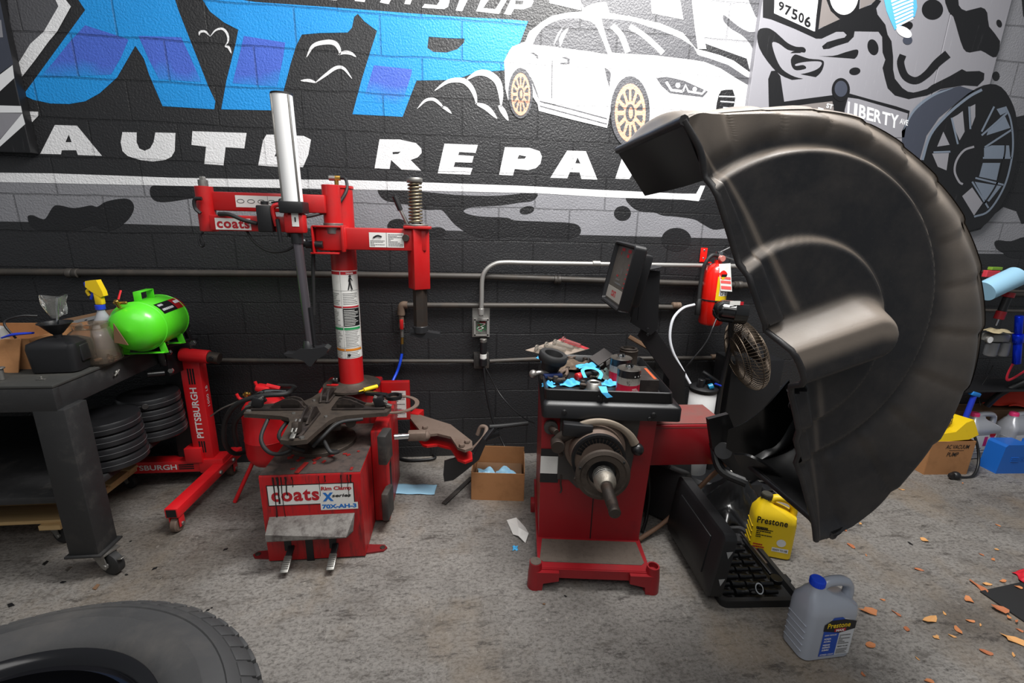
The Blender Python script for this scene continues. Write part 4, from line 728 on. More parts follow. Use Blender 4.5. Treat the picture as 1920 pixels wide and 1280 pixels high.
for i in range(20): b.ring([(0.0205, 0), (0.0225, 0.002), (0.0205, 0.004)], (sx_, -0.28-i*0.0058, sz_-0.01), AX, 18)
b.build('spindle', STLD, wb)
# measuring arm
b = MB(BM); A = [(sx_+0.165*math.cos(math.radians(a)), -0.07, sz_+0.16*math.sin(math.radians(a))) for a in range(150, 10, -14)]
b.tube(A, [0.02, 0.018, 0.016, 0.014, 0.02], 10, m=2, flat=0.8); b.box((0.135, -0.085, 0.69), (0.125, 0.04, 0.055), rotm(0, 4), 0.006, 1); b.tube([(0.05, -0.08, 0.62), (0.075, -0.08, 0.65), (0.12, -0.085, 0.68)], 0.026, 12, m=0, flat=0.7); b.cyl((0.055, -0.12, 0.622), (0.055, -0.06, 0.622), 0.028, m=0); b.sphere((sx_+0.165, -0.07, 0.6), 0.027, m=1)
b.tube([(0.075, -0.09, 0.57), (0.06, -0.09, 0.6)], 0.01, 8, m=0); b.build('measuring_arm', [STLD, BLKM, mat('cast_beige', (138, 126, 112), 0.45, 0.4, dirt=0.3, dcol=(84, 74, 64), dscale=12)], wb)
b = MB(BM); b.cyl((0.155, -0.16, 0.52), (0.14, -0.19, 0.505), 0.024); b.cyl((0.21, -0.15, 0.545), (0.15, -0.17, 0.515), 0.01); b.cyl((0.2, -0.15, 0.575), (0.2, -0.15, 0.52), 0.006); b.build('locking_handle', GRM, wb)
b = MB(BM); b.tube([(0.085, -0.025, 0.44), (0.085, -0.03, 0.4), (0.09, -0.03, 0.37), (0.085, -0.035, 0.355)], 0.004, 6); b.build('latch_hook', STLD, wb)
# tray
b = MB(BM); TZ0, TZ1 = 0.725, 0.775; tx0, tx1, ty0, ty1 = -0.012, 0.575, -0.05, 0.52
def rr(x0, x1, y0, y1, z, r=0.02, k=4):
    P = []
    for cx_, cy_, a0 in ((x1-r, y0+r, -90), (x1-r, y1-r, 0), (x0+r, y1-r, 90), (x0+r, y0+r, 180)):
        for i in range(k+1): a = math.radians(a0+90*i/k); P.append(Vector((cx_+r*math.cos(a), cy_+r*math.sin(a), z)))
    return P
def loft(mb, loops, m=0, close0=True, close1=True):
    n = len(loops[0]); vs = [v for l in loops for v in l]; fs = []
    for i in range(len(loops)-1):
        for j in range(n): q = (j+1) % n; fs.append([i*n+j, i*n+q, (i+1)*n+q, (i+1)*n+j])
    if close0: fs.append(list(range(n))[::-1])
    if close1: fs.append([(len(loops)-1)*n+j for j in range(n)])
    return mb.add(vs, fs, m)
loft(b, [rr(tx0, tx1, ty0, ty1, 0.722), rr(tx0, tx1, ty0, ty1, 0.775), rr(tx0+0.004, tx1-0.004, ty0+0.006, ty1, 0.783), rr(tx0+0.01, tx1-0.03, ty0+0.025, ty1-0.01, 0.792), rr(tx0+0.006, tx1-0.04, ty0+0.02, ty1-0.005, 0.84), rr(tx0+0.012, tx1-0.046, ty0+0.026, ty1-0.012, 0.843), rr(tx0+0.025, tx1-0.06, ty0+0.04, ty1-0.025, 0.825), rr(tx0+0.03, tx1-0.065, ty0+0.045, ty1-0.03, 0.81)])
for x in (0.08, 0.455): b.cyl((x, ty0+0.002, 0.752), (x, ty0-0.008, 0.752), 0.011, m=0); b.cyl((x, ty0-0.006, 0.752), (x, ty0-0.0085, 0.752), 0.006, m=1)
for x in (0.225, 0.262): b.cyl((x, ty0+0.024, 0.815), (x, ty0+0.016, 0.815), 0.007, m=0)
b.box((0.244, ty0+0.019, 0.815), (0.006, 0.006, 0.03), m=1); b.cyl((0.44, ty0+0.004, 0.733), (0.44, ty0-0.006, 0.733), 0.009, m=0)
b.build('tray', [BLKP, INK], wb, 40)
TRAYZ = 0.811
# arm box carrying the guard
b = MB(); A0 = L2W((0.48, 0.1, 0)); arm = frame((A0.x, A0.y, 0), rz=-2); b.M = arm
b.box((0.185, 0.12, 0.53), (0.40, 0.24, 0.21), bev=0.012, m=0); b.box((0.185, 0.12, 0.6365), (0.385, 0.225, 0.003), m=1); b.box((0.19, 0.001, 0.62), (0.38, 0.003, 0.004), m=1); b.cyl((0.36, 0.0, 0.46), (0.36, -0.045, 0.46), 0.026, m=2); b.cyl((0.36, -0.045, 0.46), (0.36, -0.055, 0.46), 0.018, m=3)
b.build('arm_housing', [CRIM, CRIMT, BLKM, STL], wb, 30)
# display and mast
NT, NB, FT, FB = at(1195, 458, 2.0), at(1157, 588, 2.0), at(1153, 451, 2.33), at(1128, 560, 2.33)
u = ((NT-FT)+(NB-FB)).normalized(); v = ((NT-NB)+(FT-FB)); v = (v-u*v.dot(u)).normalized(); nrm = u.cross(v)   # nrm faces -X
cen = (NT+NB+FT+FB)/4; Wd = ((NT-FT).length+(NB-FB).length)/2; Hd = ((NT-NB).length+(FT-FB).length)/2
D = Matrix(((u.x, v.x, nrm.x, cen.x), (u.y, v.y, nrm.y, cen.y), (u.z, v.z, nrm.z, cen.z), (0, 0, 0, 1)))
b = MB(D); w2, h2 = Wd/2, Hd/2
def rq(w, h, z, r=0.02): return rr(-w, w, -h, h, z, r)
loft(b, [rq(w2-0.01, h2-0.01, -0.06), rq(w2, h2, -0.05), rq(w2, h2, 0.0), rq(w2-0.006, h2-0.006, 0.003), rq(w2-0.014, h2-0.014, 0.0, 0.012), rq(w2-0.022, h2-0.022, -0.02, 0.008)], 0)
b.box((0.01, -0.0, -0.08), (Wd*0.66, Hd*0.8, 0.07), bev=0.015)
b.build('display_housing', BLKP, wb, 35)
b = MB(D); b.box((0, 0, -0.018), (Wd-0.045, Hd-0.045, 0.004), m=0); b.box((0, -h2+0.06, -0.0155), (Wd-0.05, 0.06, 0.001), m=1); b.text('COATS', (-0.06, -h2+0.045, -0.0148), (1, 0, 0), (0, 1, 0), 0.075, 0.03, 2, 0, 0.05)
for x, y, w, h in ((-0.07, 0.09, 0.05, 0.04), (0.03, 0.085, 0.05, 0.045)): lines(b, (x, y, -0.0158), (1, 0, 0), (0, 1, 0), w, h, 2, 2, int(w*100+h*1000), 0.7)
b.text('V', (0.0, 0.0, -0.0155), (1, 0, 0), (0, 1, 0), 0.02, 0.035, 3, 0, 0.02)
for i in range(6): b.box((0.09, 0.06-i*0.022, -0.0155), (0.012, 0.006, 0.001), m=2)
for i in range(3): lines(b, (-0.05, -0.05+i*0.018, -0.0158), (1, 0, 0), (0, 1, 0), 0.1, 0.014, 1, 2 if i == 2 else 3, i)
b.build('display_panel', [mat('panel_grey', (86, 80, 74), 0.35, dirt=0.4, dcol=(60, 56, 50), dscale=12), mat('panel_strip', (160, 154, 146), 0.5), REDI, GRYI], wb, 0)
b = MB(); YM = 2.2; T = [at(x, y, YM) for x, y in ((1206, 506), (1238, 508), (1233, 617), (1220, 628), (1183, 605))]
b.prism([(p.x, p.z) for p in T], (0, YM, 0), (1, 0, 0), (0, 0, 1), -0.012); b.box((T[0].x-0.005, YM+0.05, (T[0].z+T[4].z)/2), (0.006, 0.1, (T[0].z-T[4].z)*0.9), bev=0.002)
q = at(1222, 500, YM); b.box((q.x, YM+0.03, q.z-0.01), (0.1, 0.1, 0.006), rotm(0, -12), 0.002)
bolt(b, at(1214, 617, YM-0.008), (0, -1, 0), 0.008, 0.006); bolt(b, at(1214, 627, YM-0.008), (0, -1, 0), 0.008, 0.006); b.build('mast_upper', BLKP, wb)
b = MB(); T = [at(x, y, YM+0.015) for x, y in ((1197, 630), (1204, 616), (1216, 612), (1228, 617), (1283, 696), (1285, 765), (1256, 768), (1255, 712))]
b.prism([(p.x, p.z) for p in T], (0, YM+0.016, 0), (1, 0, 0), (0, 0, 1), -0.014); b.box((at(1270, 740, YM).x, YM+0.06, 0.68), (0.09, 0.08, 0.16), bev=0.004); b.build('mast_lower', BLKP, wb)
# wheel guard
YN, YF = 1.06, 1.5
arc = [(1283, 225), (1303, 210), (1335, 208), (1400, 203), (1480, 200), (1560, 203), (1630, 222), (1690, 262), (1745, 318), (1792, 385), (1824, 460), (1842, 540), (1846, 620), (1834, 700), (1803, 775), (1755, 845), (1700, 898), (1645, 945), (1600, 980), (1563, 1005)]
def sm(a, b_, x): t = min(1, max(0, (x-a)/(b_-a))); return t*t*(3-2*t)
def endw(t): return sm(1.0, 0.9, t)*sm(0.0, 0.06, t)
def arcp(i, x, y): tt = i/(len(arc)-1); q = at(x, y, YN+0.05*endw(tt)+0.036*math.exp(-((tt-0.52)/0.2)**2)); q.y = YN; return q
HP = catmull([arcp(i, x, y) for i, (x, y) in enumerate(arc)], 5); nH = len(HP)
edge = [(1283, 225), (1313, 277), (1327, 333), (1357, 427), (1390, 534), (1420, 614), (1447, 667), (1462, 727), (1490, 844), (1525, 971), (1532, 1015)]
EP = catmull([at(x, y, YN) for x, y in edge], 5); nE = len(EP)
E0, E1 = HP[0], HP[-1]; ed = (E1-E0)
def lerp(A, t): f = t*(len(A)-1); i = min(int(f), len(A)-2); return A[i]+(A[i+1]-A[i])*(f-i)
def hp(t, s): e = lerp(EP, t); return e+(lerp(HP, t)-e)*s
DST, n, p = nt('guard_plastic'); MATS['guard'] = DST
att = n.nodes.new('ShaderNodeAttribute'); att.attribute_name = 'dust'; co = n.nodes.new('ShaderNodeTexCoord').outputs['Object']
nz = noise(n, co, 9, 6, 0.7); mm_ = n.nodes.new('ShaderNodeMath'); mm_.operation = 'MULTIPLY_ADD'; mm_.inputs[1].default_value = 0.2; n.links.new(nz, mm_.inputs[0]); n.links.new(att.outputs['Fac'], mm_.inputs[2])
f = ramp(n, mm_.outputs[0], 0.08, (0, 0, 0), 1.12, (1, 1, 1))
c = mix(n, f, rgb(30, 30, 33), rgb(148, 136, 124)); c = mix(n, ramp(n, noise(n, co, 30, 4, 0.7, (1, 1, 4)), 0.68, (0, 0, 0), 0.74, (0.35, 0.35, 0.35)), c, rgb(92, 88, 86)); n.links.new(c, p.inputs['Base Color'])
n.links.new(ramp(n, nz, 0.3, (0.4,)*3, 0.7, (0.52,)*3), p.inputs['Roughness']); n.links.new(bumpn(n, noise(n, co, 180, 3), 0.12, 0.002), p.inputs['Normal'])
def with_dust(ob, fn):
    me = ob.data; a = me.attributes.new('dust', 'FLOAT', 'POINT'); M = WM[ob.name]
    a.data.foreach_set('value', [fn(M @ v.co) for v in me.vertices])
def bump1(x, c, w): t = (x-c)/w; return math.exp(-t*t)
B0, B1 = at(1436, 668, YN), at(1583, 616, YN)
RC = at(1480, 634, YN); RI = (at(1480, 450, YN)-RC).length
RC2 = at(1480, 602, YN); RO = (at(1480, 279, YN)-RC2).length
def saw(P):
    a = math.degrees(math.atan2(P.z-RC2.z, P.x-RC2.x)); return ((a+200) % 15)/15
def rad(P, C): return math.hypot(P.x-C.x, P.z-C.z)
def bumpd(P):
    ab = B1-B0; t = max(-0.35, min(1, (P-B0).dot(ab)/ab.dot(ab))); q = B0+ab*t; return (P-q).length, (P-q).z
def face_y(P, s, t=0.5):
    d = rad(P, RC2)-RO; y = 0.028*sm(-0.012, 0.01, d)+0.06*sm(0.84, 1.0, s)**1.5
    y -= 0.012*sm(0.02, 0.06, d)*sm(0, 0.2, saw(P))*(1-0.8*saw(P))
    y -= 0.026*(1-sm(RI-0.012, RI+0.01, rad(P, RC)))
    dd, _ = bumpd(P); y -= 0.085*sm(0.098, 0.04, dd)
    y -= 0.022*(1-sm(0.045, 0.06, s*(lerp(HP, 0.5)-lerp(EP, 0.5)).length)) if dd > 0.1 else 0
    return y
NS, NA = 96, 190
b = MB(); vals = []
def fn(t, s): P = hp(t, s); vals.append((t, s)); return Vector((P.x, P.y+face_y(P, s)*endw(t), P.z))
b.grid(fn, NA, NS)
ob = b.build('wheel_guard', DST, wb, 60); ob['label'] = 'big black ribbed plastic wheel guard'
dv = []
for (t, s) in vals:
    P = hp(t, s); top = max(0.0, min(1, (P.z-0.85)/0.7)); d = rad(P, RC2)-RO
    w = bump1(rad(P, RC), RI, 0.007)*0.7*max(0.08, min(1, (P.z-1.0)/0.35)) + bump1(d, 0.0, 0.008)*0.8*max(0.12, top) + sm(0.01, 0.09, d)*0.6*top*(0.6+0.4*abs(saw(P)-0.5)*2)
    dd, dz = bumpd(P); k = sm(0.12, 0.085, dd)*sm(-0.015, 0.02, dz)*sm(0.11, 0.06, dz); w += 0.62*k
    w += bump1(s*0.39, 0.055, 0.005)*0.45*(0.3+0.7*top)*sm(0.09, 0.12, dd)
    dv.append(min(1, w))
a = ob.data.attributes.new('dust', 'FLOAT', 'POINT'); a.data.foreach_set('value', dv)
# rim band with scallops, inner skin and far wall
def band(t, k):    # k 0 near .. 1 far
    P = hp(t, 1.0); d = (P-(E0+ed*0.5)); d.y = 0; d.normalize()
    sc = 0.016*sm(0, 0.2, saw(P))*(1-0.8*saw(P))*endw(t); y0 = YN+face_y(P, 1.0)*endw(t)-0.003; bulge = 0.022*math.sin(math.pi*k)**0.6*endw(t)
    sc *= math.sin(math.pi*min(1, k*2.2)/2)
    return Vector((P.x, 0, P.z))+d*(bulge+sc)+Vector((0, y0+(YF-y0)*k, 0))
b = MB(); b.grid(lambda i, j: band(i, j), NA, 22)
o2 = b.build('guard_rim', DST, wb, 60); with_dust(o2, lambda p: 0.7*max(0, min(1, (p.z-1.1)/0.6))*(0.55+0.45*abs(saw(p)-0.5)*2))
GI = mat('guard_inside', (16, 16, 17), 0.3, bump=0.05)
b = MB()
def inner(t, k):
    P = band(t, k); d = (P-(E0+ed*0.5)); d.y = 0; return P-d.normalized()*0.012
b.grid(inner, 60, 12); b.grid(lambda i, j: hp(i, 0.01+j*0.975)+Vector((0, 0.014+face_y(hp(i, 0.01+j*0.975), 0.01+j*0.975)*endw(i), 0)), 90, 44)
b.grid(lambda i, j: hp(i, 0.72+0.28*j)+Vector((0, YF-YN+0.01-0.03*math.sin(math.pi*j), 0)), 60, 10)
b.build('guard_lining', GI, wb, 60)
# turned edge along the opening
b = MB(); off = Vector((-0.012, 0, -0.006)); b.tube([Vector((q.x, q.y+face_y(q, 0)*endw(i/(nE-1))+0.004, q.z)) for i, q in enumerate(EP)], 0.008, 8, smooth=False)
for E, t in ((E0, 0.0), (E1, 1.0)):
    b.tube([E, band(t, 0.05), band(t, 0.3), band(t, 0.6), band(t, 1.0)], 0.012, 8)
b.build('guard_edge', DST, wb, 60)
# far flanges at both ends of the guard and the lower bracket
b = MB(); a0, a1 = at(1180, 288, YF), at(1212, 364, YF); a2 = at(1298, 300, YF-0.2); a3 = at(1300, 245, YF-0.2)
top = [E0+Vector((0, k, 0)) for k in (0.0, 0.22, YF-YN)]; low = [at(1328, 334, YN+0.02), at(1274, 350, 1.3), at(1212, 365, YF)]
def strip(b, A, B, th=0.006):
    n_ = len(A); A = [Vector(x) for x in A]; B = [Vector(x) for x in B]
    nn = [((A[min(i+1, n_-1)]-A[max(i-1, 0)]).cross(B[i]-A[i])).normalized()*th for i in range(n_)]
    vs = A+B+[A[i]+nn[i] for i in range(n_)]+[B[i]+nn[i] for i in range(n_)]; fs = []
    for i in range(n_-1):
        fs += [[i, i+1, n_+i+1, n_+i], [2*n_+i, 3*n_+i, 3*n_+i+1, 2*n_+i+1], [i, 2*n_+i, 2*n_+i+1, i+1], [n_+i, n_+i+1, 3*n_+i+1, 3*n_+i]]
    fs += [[0, n_, 3*n_, 2*n_], [n_-1, 3*n_-1, 4*n_-1, 2*n_-1]]; b.add(vs, fs)
strip(b, catmull(top, 6), catmull(low, 6)); b.tube([at(1290, 258, 1.2), at(1240, 290, 1.35), at(1190, 318, YF)], 0.01, 8)
b.build('guard_flange', GI, wb, 50)
b = MB(); A = [at(1365, 806, YF+0.1), at(1400, 790, YF+0.05), at(1440, 758, YF), at(1480, 712, YF)]; B = [at(1360, 850, YF+0.1), at(1400, 850, YF+0.05), at(1450, 880, YF), at(1500, 900, YF)]
strip(b, catmull(A, 5), catmull(B, 5), 0.008); A = [at(1375, 852, 1.5), at(1410, 858, 1.42), at(1470, 900, 1.35), at(1530, 985, 1.22)]; B = [at(1400, 900, 1.5), at(1440, 905, 1.42), at(1500, 960, 1.3), at(1555, 1008, 1.12)]
strip(b, catmull(A, 5), catmull(B, 5), 0.01); b.build('guard_lower_lining', GI, wb, 50)
b = MB(); T = [at(x, y, 1.62) for x, y in ((1328, 786), (1366, 776), (1378, 806), (1384, 850), (1420, 900), (1380, 890), (1345, 855), (1336, 842))]
b.prism([(p.x, p.z) for p in T], (0, 1.62, 0), (1, 0, 0), (0, 0, 1), -0.02); b.cyl(at(1350, 845, 1.9), at(1356, 845, 1.6), 0.035); b.tube([at(1338, 830, 1.7), at(1352, 880, 1.62), at(1400, 905, 1.55)], 0.02, 10); b.build('guard_pivot_bracket', BLKP, wb)
b = MB()
for x, y in ((1424, 568), (1486, 758)): b.ring([(0.006, 0), (0.013, 0), (0.013, 0.004), (0.006, 0.004)], at(x, y, YN-0.004), AX, 20, 0); b.cyl(at(x, y, YN), at(x, y, YN-0.006), 0.006)
b.build('rivet', BLKP, wb)
# ================================================================ left side: bench, stand, tank, tyres
def ax(px, py, X): r = ray(px, py); t = X/r.x; return Vector((X, r.y*t, CH+r.z*t))
BEN = mat('bench_black', (34, 34, 35), 0.5, dirt=0.5, dcol=(70, 66, 62), dscale=10, bump=0.15, th=0.55); BENT = mat('bench_top', (50, 50, 48), 0.55, dirt=0.5, dcol=(74, 70, 60), dscale=6, bump=0.1)
CARD = mat('cardboard', (164, 116, 74), 0.75, dirt=0.35, dcol=(110, 74, 44), dscale=8, bump=0.12, bscale=90); CARDD = mat('cardboard_dark', (112, 84, 60), 0.75, dirt=0.3, dcol=(80, 60, 44), dscale=8)
LIME = mat('lime_paint', (84, 214, 34), 0.3, dirt=0.12, dcol=(60, 90, 30), dscale=14, coat=0.35); SRED = mat('stand_red', (206, 22, 30), 0.34, coat=0.25, dirt=0.2, dcol=(90, 20, 22), dscale=8, th=0.6)
CLR = mat('clear_plastic', (214, 214, 210), 0.12, trans=0.92); CLRB = mat('jar_plastic', (226, 212, 196), 0.1, trans=0.95); MILK = mat('milky_plastic', (188, 190, 196), 0.35, trans=0.35); BLUP = mat('blue_plastic', (34, 60, 190), 0.35)
PINE = mat('pine_wood', (206, 172, 120), 0.6, dirt=0.4, dcol=(170, 126, 74), dscale=5, streak=(1, 8, 8), bump=0.1); WSHT = mat('white_print', (226, 226, 226), 0.5)
XR, YFR, ZB = -1.53, 1.80, 0.88
bench = thing('workbench', 'black steel workbench on casters with thick square legs and a lower shelf', 'workbench', (-2.4, 2.25, 0))
b = MB(); b.box((-2.5, (YFR+2.72)/2, ZB-0.006), (2*(XR+2.5), 2.72-YFR, 0.012), bev=0.003); b.build('worktop', BENT, bench)
b = MB(); b.box((-2.5, YFR+0.015, ZB-0.06), (2*(XR+2.5)-0.004, 0.03, 0.095), bev=0.004); b.box((XR-0.02, (YFR+2.72)/2, ZB-0.06), (0.03, 2.72-YFR-0.006, 0.095), bev=0.004); b.box((-2.5, 2.7, ZB-0.06), (2*(XR+2.5)-0.004, 0.03, 0.095)); b.build('apron', BEN, bench)
lx = (-1.62+-1.51)/2
b = MB(); b.cyl((XR-0.001, 2.12, ZB-0.055), (XR+0.006, 2.12, ZB-0.055), 0.01); b.tube([(XR+0.004, 2.1, ZB-0.065), (XR+0.006, 2.13, ZB-0.045)], 0.004, 6); b.build('bolt', STL, bench)
for X, Y in ((lx, YFR+0.055), (lx, 2.63), (-3.4, YFR+0.055)):
    b = MB(); b.box((X, Y, (ZB-0.1+0.125)/2), (0.112, 0.11, ZB-0.1-0.125), bev=0.004); b.box((X, Y, 0.125), (0.14, 0.13, 0.01), bev=0.002); leg = b.build('leg', BEN, bench, 30)
    cc = Vector((X+0.045, Y-0.005, 0)); c_ = MB(); c_.M = frame(cc, rz=-18)
    c_.box((-0.01, 0, 0.112), (0.09, 0.07, 0.012), bev=0.003, m=0)
    for s_ in (-1, 1): c_.prism([(-0.06, 0.11), (0.02, 0.11), (0.035, 0.05), (0.02, 0.035), (0.0, 0.045), (-0.03, 0.085)], (0, s_*0.026, 0), (1, 0, 0), (0, 0, 1), 0.004, 0)
    c_.lathe([(0, -0.02), (0.04, -0.02), (0.052, -0.014), (0.052, 0.014), (0.04, 0.02), (0, 0.02)], (0.02, 0, 0.0525), (0, 1, 0), 28, 1); c_.cyl((0.02, -0.034, 0.0525), (0.02, 0.034, 0.0525), 0.012, m=0); c_.box((0.075, 0, 0.085), (0.03, 0.02, 0.006), rotm(0, -20), 0.002, 0)
    c_.build('caster', [STL, RUB], leg)
sa, sb = ax(182, 900, -1.575), ax(354, 780, -1.575); SZ = (sa.z+sb.z)/2
b = MB(); b.box((-2.5, 2.27, SZ-0.015), (2*(2.5-1.575), 0.86, 0.03), bev=0.003); b.build('shelf', BEN, bench)
# heavy black discs on the shelf
def disc(label, x, y, z, r, group, rz=0):
    t = thing('weight_disc', label, 'disc', (x, y, z), rz, group); M = F(t)
    b = MB(M); b.lathe([(0.02, 0), (r*0.96, 0), (r, 0.006), (r, 0.044), (r*0.97, 0.052), (r*0.6, 0.056), (0.03, 0.05), (0.02, 0.045)], seg=36); b.build('plate', RUB2, t, 40)
    b = MB(M); b.ring([(r*0.99, 0.026), (r*1.006, 0.0265), (r*1.006, 0.0285), (r*0.99, 0.029)], seg=36); b.build('seam', mat('seam_grey', (92, 92, 94), 0.3), t); b = MB(M); b.cyl((-0.35*r, -0.88*r, 0.026), (-0.36*r, -0.98*r, 0.026), 0.014); b.build('plug', BLKD, t); return t
RUB2 = mat('moulded_rubber', (30, 30, 32), 0.34, bump=0.05)
c1 = at(212, 830, 2.12); c2 = at(283, 800, 2.36)
wh = ['lowest', 'second lowest', 'second from the top', 'top']
for i in range(4): disc('black ribbed disc, %s of the front stack on the bench shelf' % wh[i], c1.x-0.03-0.003*i, 2.14, SZ+0.002+0.0575*i, 0.14, 'black discs stacked on the bench shelf', 10*i)
for i in range(4): disc('black ribbed disc, %s of the rear stack on the bench shelf' % wh[i], c2.x-0.02-0.003*i, 2.43, SZ+0.002+0.0575*i, 0.135, 'black discs stacked on the bench shelf', 15*i)
# wooden dolly
dl = az(118, 975, 0.15); dy = thing('wooden_dolly', 'pale pine slatted dolly on casters under the bench', 'dolly', (dl.x-0.4, dl.y+0.3, 0))
for k in range(4): MB().box((dl.x-0.45, dl.y+0.07+k*0.145, 0.141), (0.9, 0.13, 0.018), bev=0.002).build('slat', PINE, dy)
for X in (dl.x-0.055, dl.x-0.82): MB().box((X, dl.y+0.3, 0.119), (0.09, 0.62, 0.024), bev=0.002).build('runner', PINE, dy)
for X, Y in ((dl.x-0.08, dl.y+0.06), (dl.x-0.08, dl.y+0.52), (dl.x-0.8, dl.y+0.06)):
    b = MB(frame((X, Y, 0), rz=-18)); b.box((0, 0, 0.103), (0.07, 0.06, 0.006), m=0)
    for s_ in (-1, 1): b.prism([(-0.035, 0.1), (0.025, 0.1), (0.03, 0.04), (0.012, 0.03)], (0, s_*0.02, 0), (1, 0, 0), (0, 0, 1), 0.003, 0)
    b.lathe([(0, -0.015), (0.04, -0.015), (0.043, -0.01), (0.043, 0.01), (0.04, 0.015), (0, 0.015)], (0.02, 0, 0.043), (0, 1, 0), 24, 1); b.cyl((0.02, -0.026, 0.043), (0.02, 0.026, 0.043), 0.009, m=0); b.build('caster', [STL, RUB], dy)
b = MB(); b.box((dl.x-0.3, dl.y+0.35, 0.155), (0.34, 0.2, 0.008), bev=0.002, m=0); lines(b, (dl.x-0.4, dl.y+0.29, 0.1595), (1, 0, 0), (0, 1, 0), 0.2, 0.08, 4, 1, 2); tag(b.build('flat_carton', [INK, GRYI]), 'flat black printed sleeve lying on the wooden dolly', 'sleeve')
# items on the bench
bz = ZB+0.001
T0, T1 = at(256, 596, 2.2), at(304, 590, 2.42); T0.z = T1.z = ZB+0.135
gt = thing('air_tank', 'bright green portable air tank lying on the bench', 'air tank', (T0.x+0.05, 2.3, ZB)); d = T1-T0; r = 0.113
b = MB(); Ld = d.length; b.lathe([(0, -0.085), (0.05, -0.078), (0.09, -0.055), (0.106, -0.025), (r, 0.0), (r, Ld), (0.106, Ld+0.03), (0.09, Ld+0.06), (0.05, Ld+0.08), (0, Ld+0.085)], T0, d, 44); b.ring([(r, 0), (r+0.003, 0.002), (r, 0.004)], T0, d, 44); b.ring([(r, Ld), (r+0.003, Ld+0.002), (r, Ld+0.004)], T0, d, 44); b.build('shell', LIME, gt, 60)
dn = d.normalized(); side = dn.cross(UZ).normalized(); mid = T0+d*0.42
b = MB(); hz = mid.z+r
b.bar(mid+UZ*r-dn*0.055, mid+UZ*(r+0.04)-dn*0.055, 0.032, 0.004, up=dn); b.bar(mid+UZ*r+dn*0.055, mid+UZ*(r+0.04)+dn*0.055, 0.032, 0.004, up=dn); b.bar(mid+UZ*(r+0.04)-dn*0.057, mid+UZ*(r+0.04)+dn*0.057, 0.032, 0.004); b.build('carry_handle', LIME, gt)
for k in (0.1, 0.9):
    q = T0+d*k; b = MB(); b.bar(q-side*0.08-UZ*(r+0.015), q+side*0.08-UZ*(r+0.015), 0.03, 0.004); b.bar(q-side*0.08-UZ*(r+0.02), q-side*0.07-UZ*(r-0.03), 0.03, 0.004, up=dn); b.bar(q+side*0.08-UZ*(r+0.02), q+side*0.07-UZ*(r-0.03), 0.03, 0.004, up=dn); b.build('foot', LIME, gt)
b = MB(); rr_ = r+0.0008
def onr(a, l): a = math.radians(a); return T0+dn*l+(side*math.cos(a)+UZ*math.sin(a))*rr_
for l0, l1, m in ((0.03, 0.16, 0), (0.16, 0.24, 1)):
    P = [onr(28+i*6, l) for i in range(6) for l in (l0, l1)]; b.add(P, [[2*i, 2*i+1, 2*i+3, 2*i+2] for i in range(5)], m)
for aa, l_, w_, h_ in ((46, 0.04, 0.07, 0.014), (33, 0.04, 0.1, 0.014), (40, 0.175, 0.05, 0.02)):
    o = onr(aa, l_); v = (onr(aa+6, 0.04)-onr(aa, 0.04)).normalized(); lines(b, o, dn, v, w_, h_, 1, 2, aa, 0.8, 0.002); b.build('brand_label', [INK, SRED, WSHT], gt, 0)
b = MB(); q = T0-dn*0.05+UZ*0.1-side*0.03; b.cyl(q, q+UZ*0.035-dn*0.02, 0.008, m=0); b.cyl(q+UZ*0.02-side*0.02, q+UZ*0.02+side*0.03, 0.007, m=0); b.tube([q+UZ*0.035, q+UZ*0.07+dn*0.03], 0.004, 6, m=1); b.build('valve', [BRS, SRED], gt)
# spray bottle
q = az(207, 668, ZB); sp = thing('spray_bottle', 'clear spray bottle with yellow and blue trigger head on the bench', 'spray bottle', (q.x, q.y, ZB)); M = F(sp)
b = MB(M); b.lathe([(0, 0), (0.038, 0), (0.042, 0.006), (0.042, 0.03), (0.04, 0.06), (0.044, 0.13), (0.042, 0.145), (0.018, 0.2), (0.014, 0.21), (0.014, 0.225), (0, 0.225)], seg=28); b.build('bottle', MILK, sp, 50)
b = MB(M); b.lathe([(0.0415, 0.05), (0.0405, 0.06), (0.0435, 0.11), (0.0444, 0.125)], seg=28)
b.build('sleeve_label', mat('sleeve_grey', (176, 180, 196), 0.4), sp, 50); b = MB(M); b.cyl((0, 0, 0.218), (0, 0, 0.24), 0.0185); b.box((-0.02, 0.005, 0.285), (0.012, 0.018, 0.05), rotm(0, 25), 0.003); b.box((-0.032, 0, 0.33), (0.02, 0.02, 0.02), bev=0.004); b.build('collar', BLUP, sp)
b = MB(M); b.box((0.004, 0, 0.27), (0.03, 0.026, 0.06), bev=0.006); b.prism([(-0.034, 0.32), (-0.03, 0.345), (0.015, 0.35), (0.03, 0.3), (0.032, 0.28), (0.02, 0.275), (0.0, 0.29), (-0.015, 0.3)], (0, 0.014, 0), (1, 0, 0), (0, 0, 1), 0.028); b.tube([(-0.022, 0, 0.31), (-0.04, 0, 0.3), (-0.034, 0, 0.28)], 0.006, 8); b.build('trigger_head', YEL, sp)
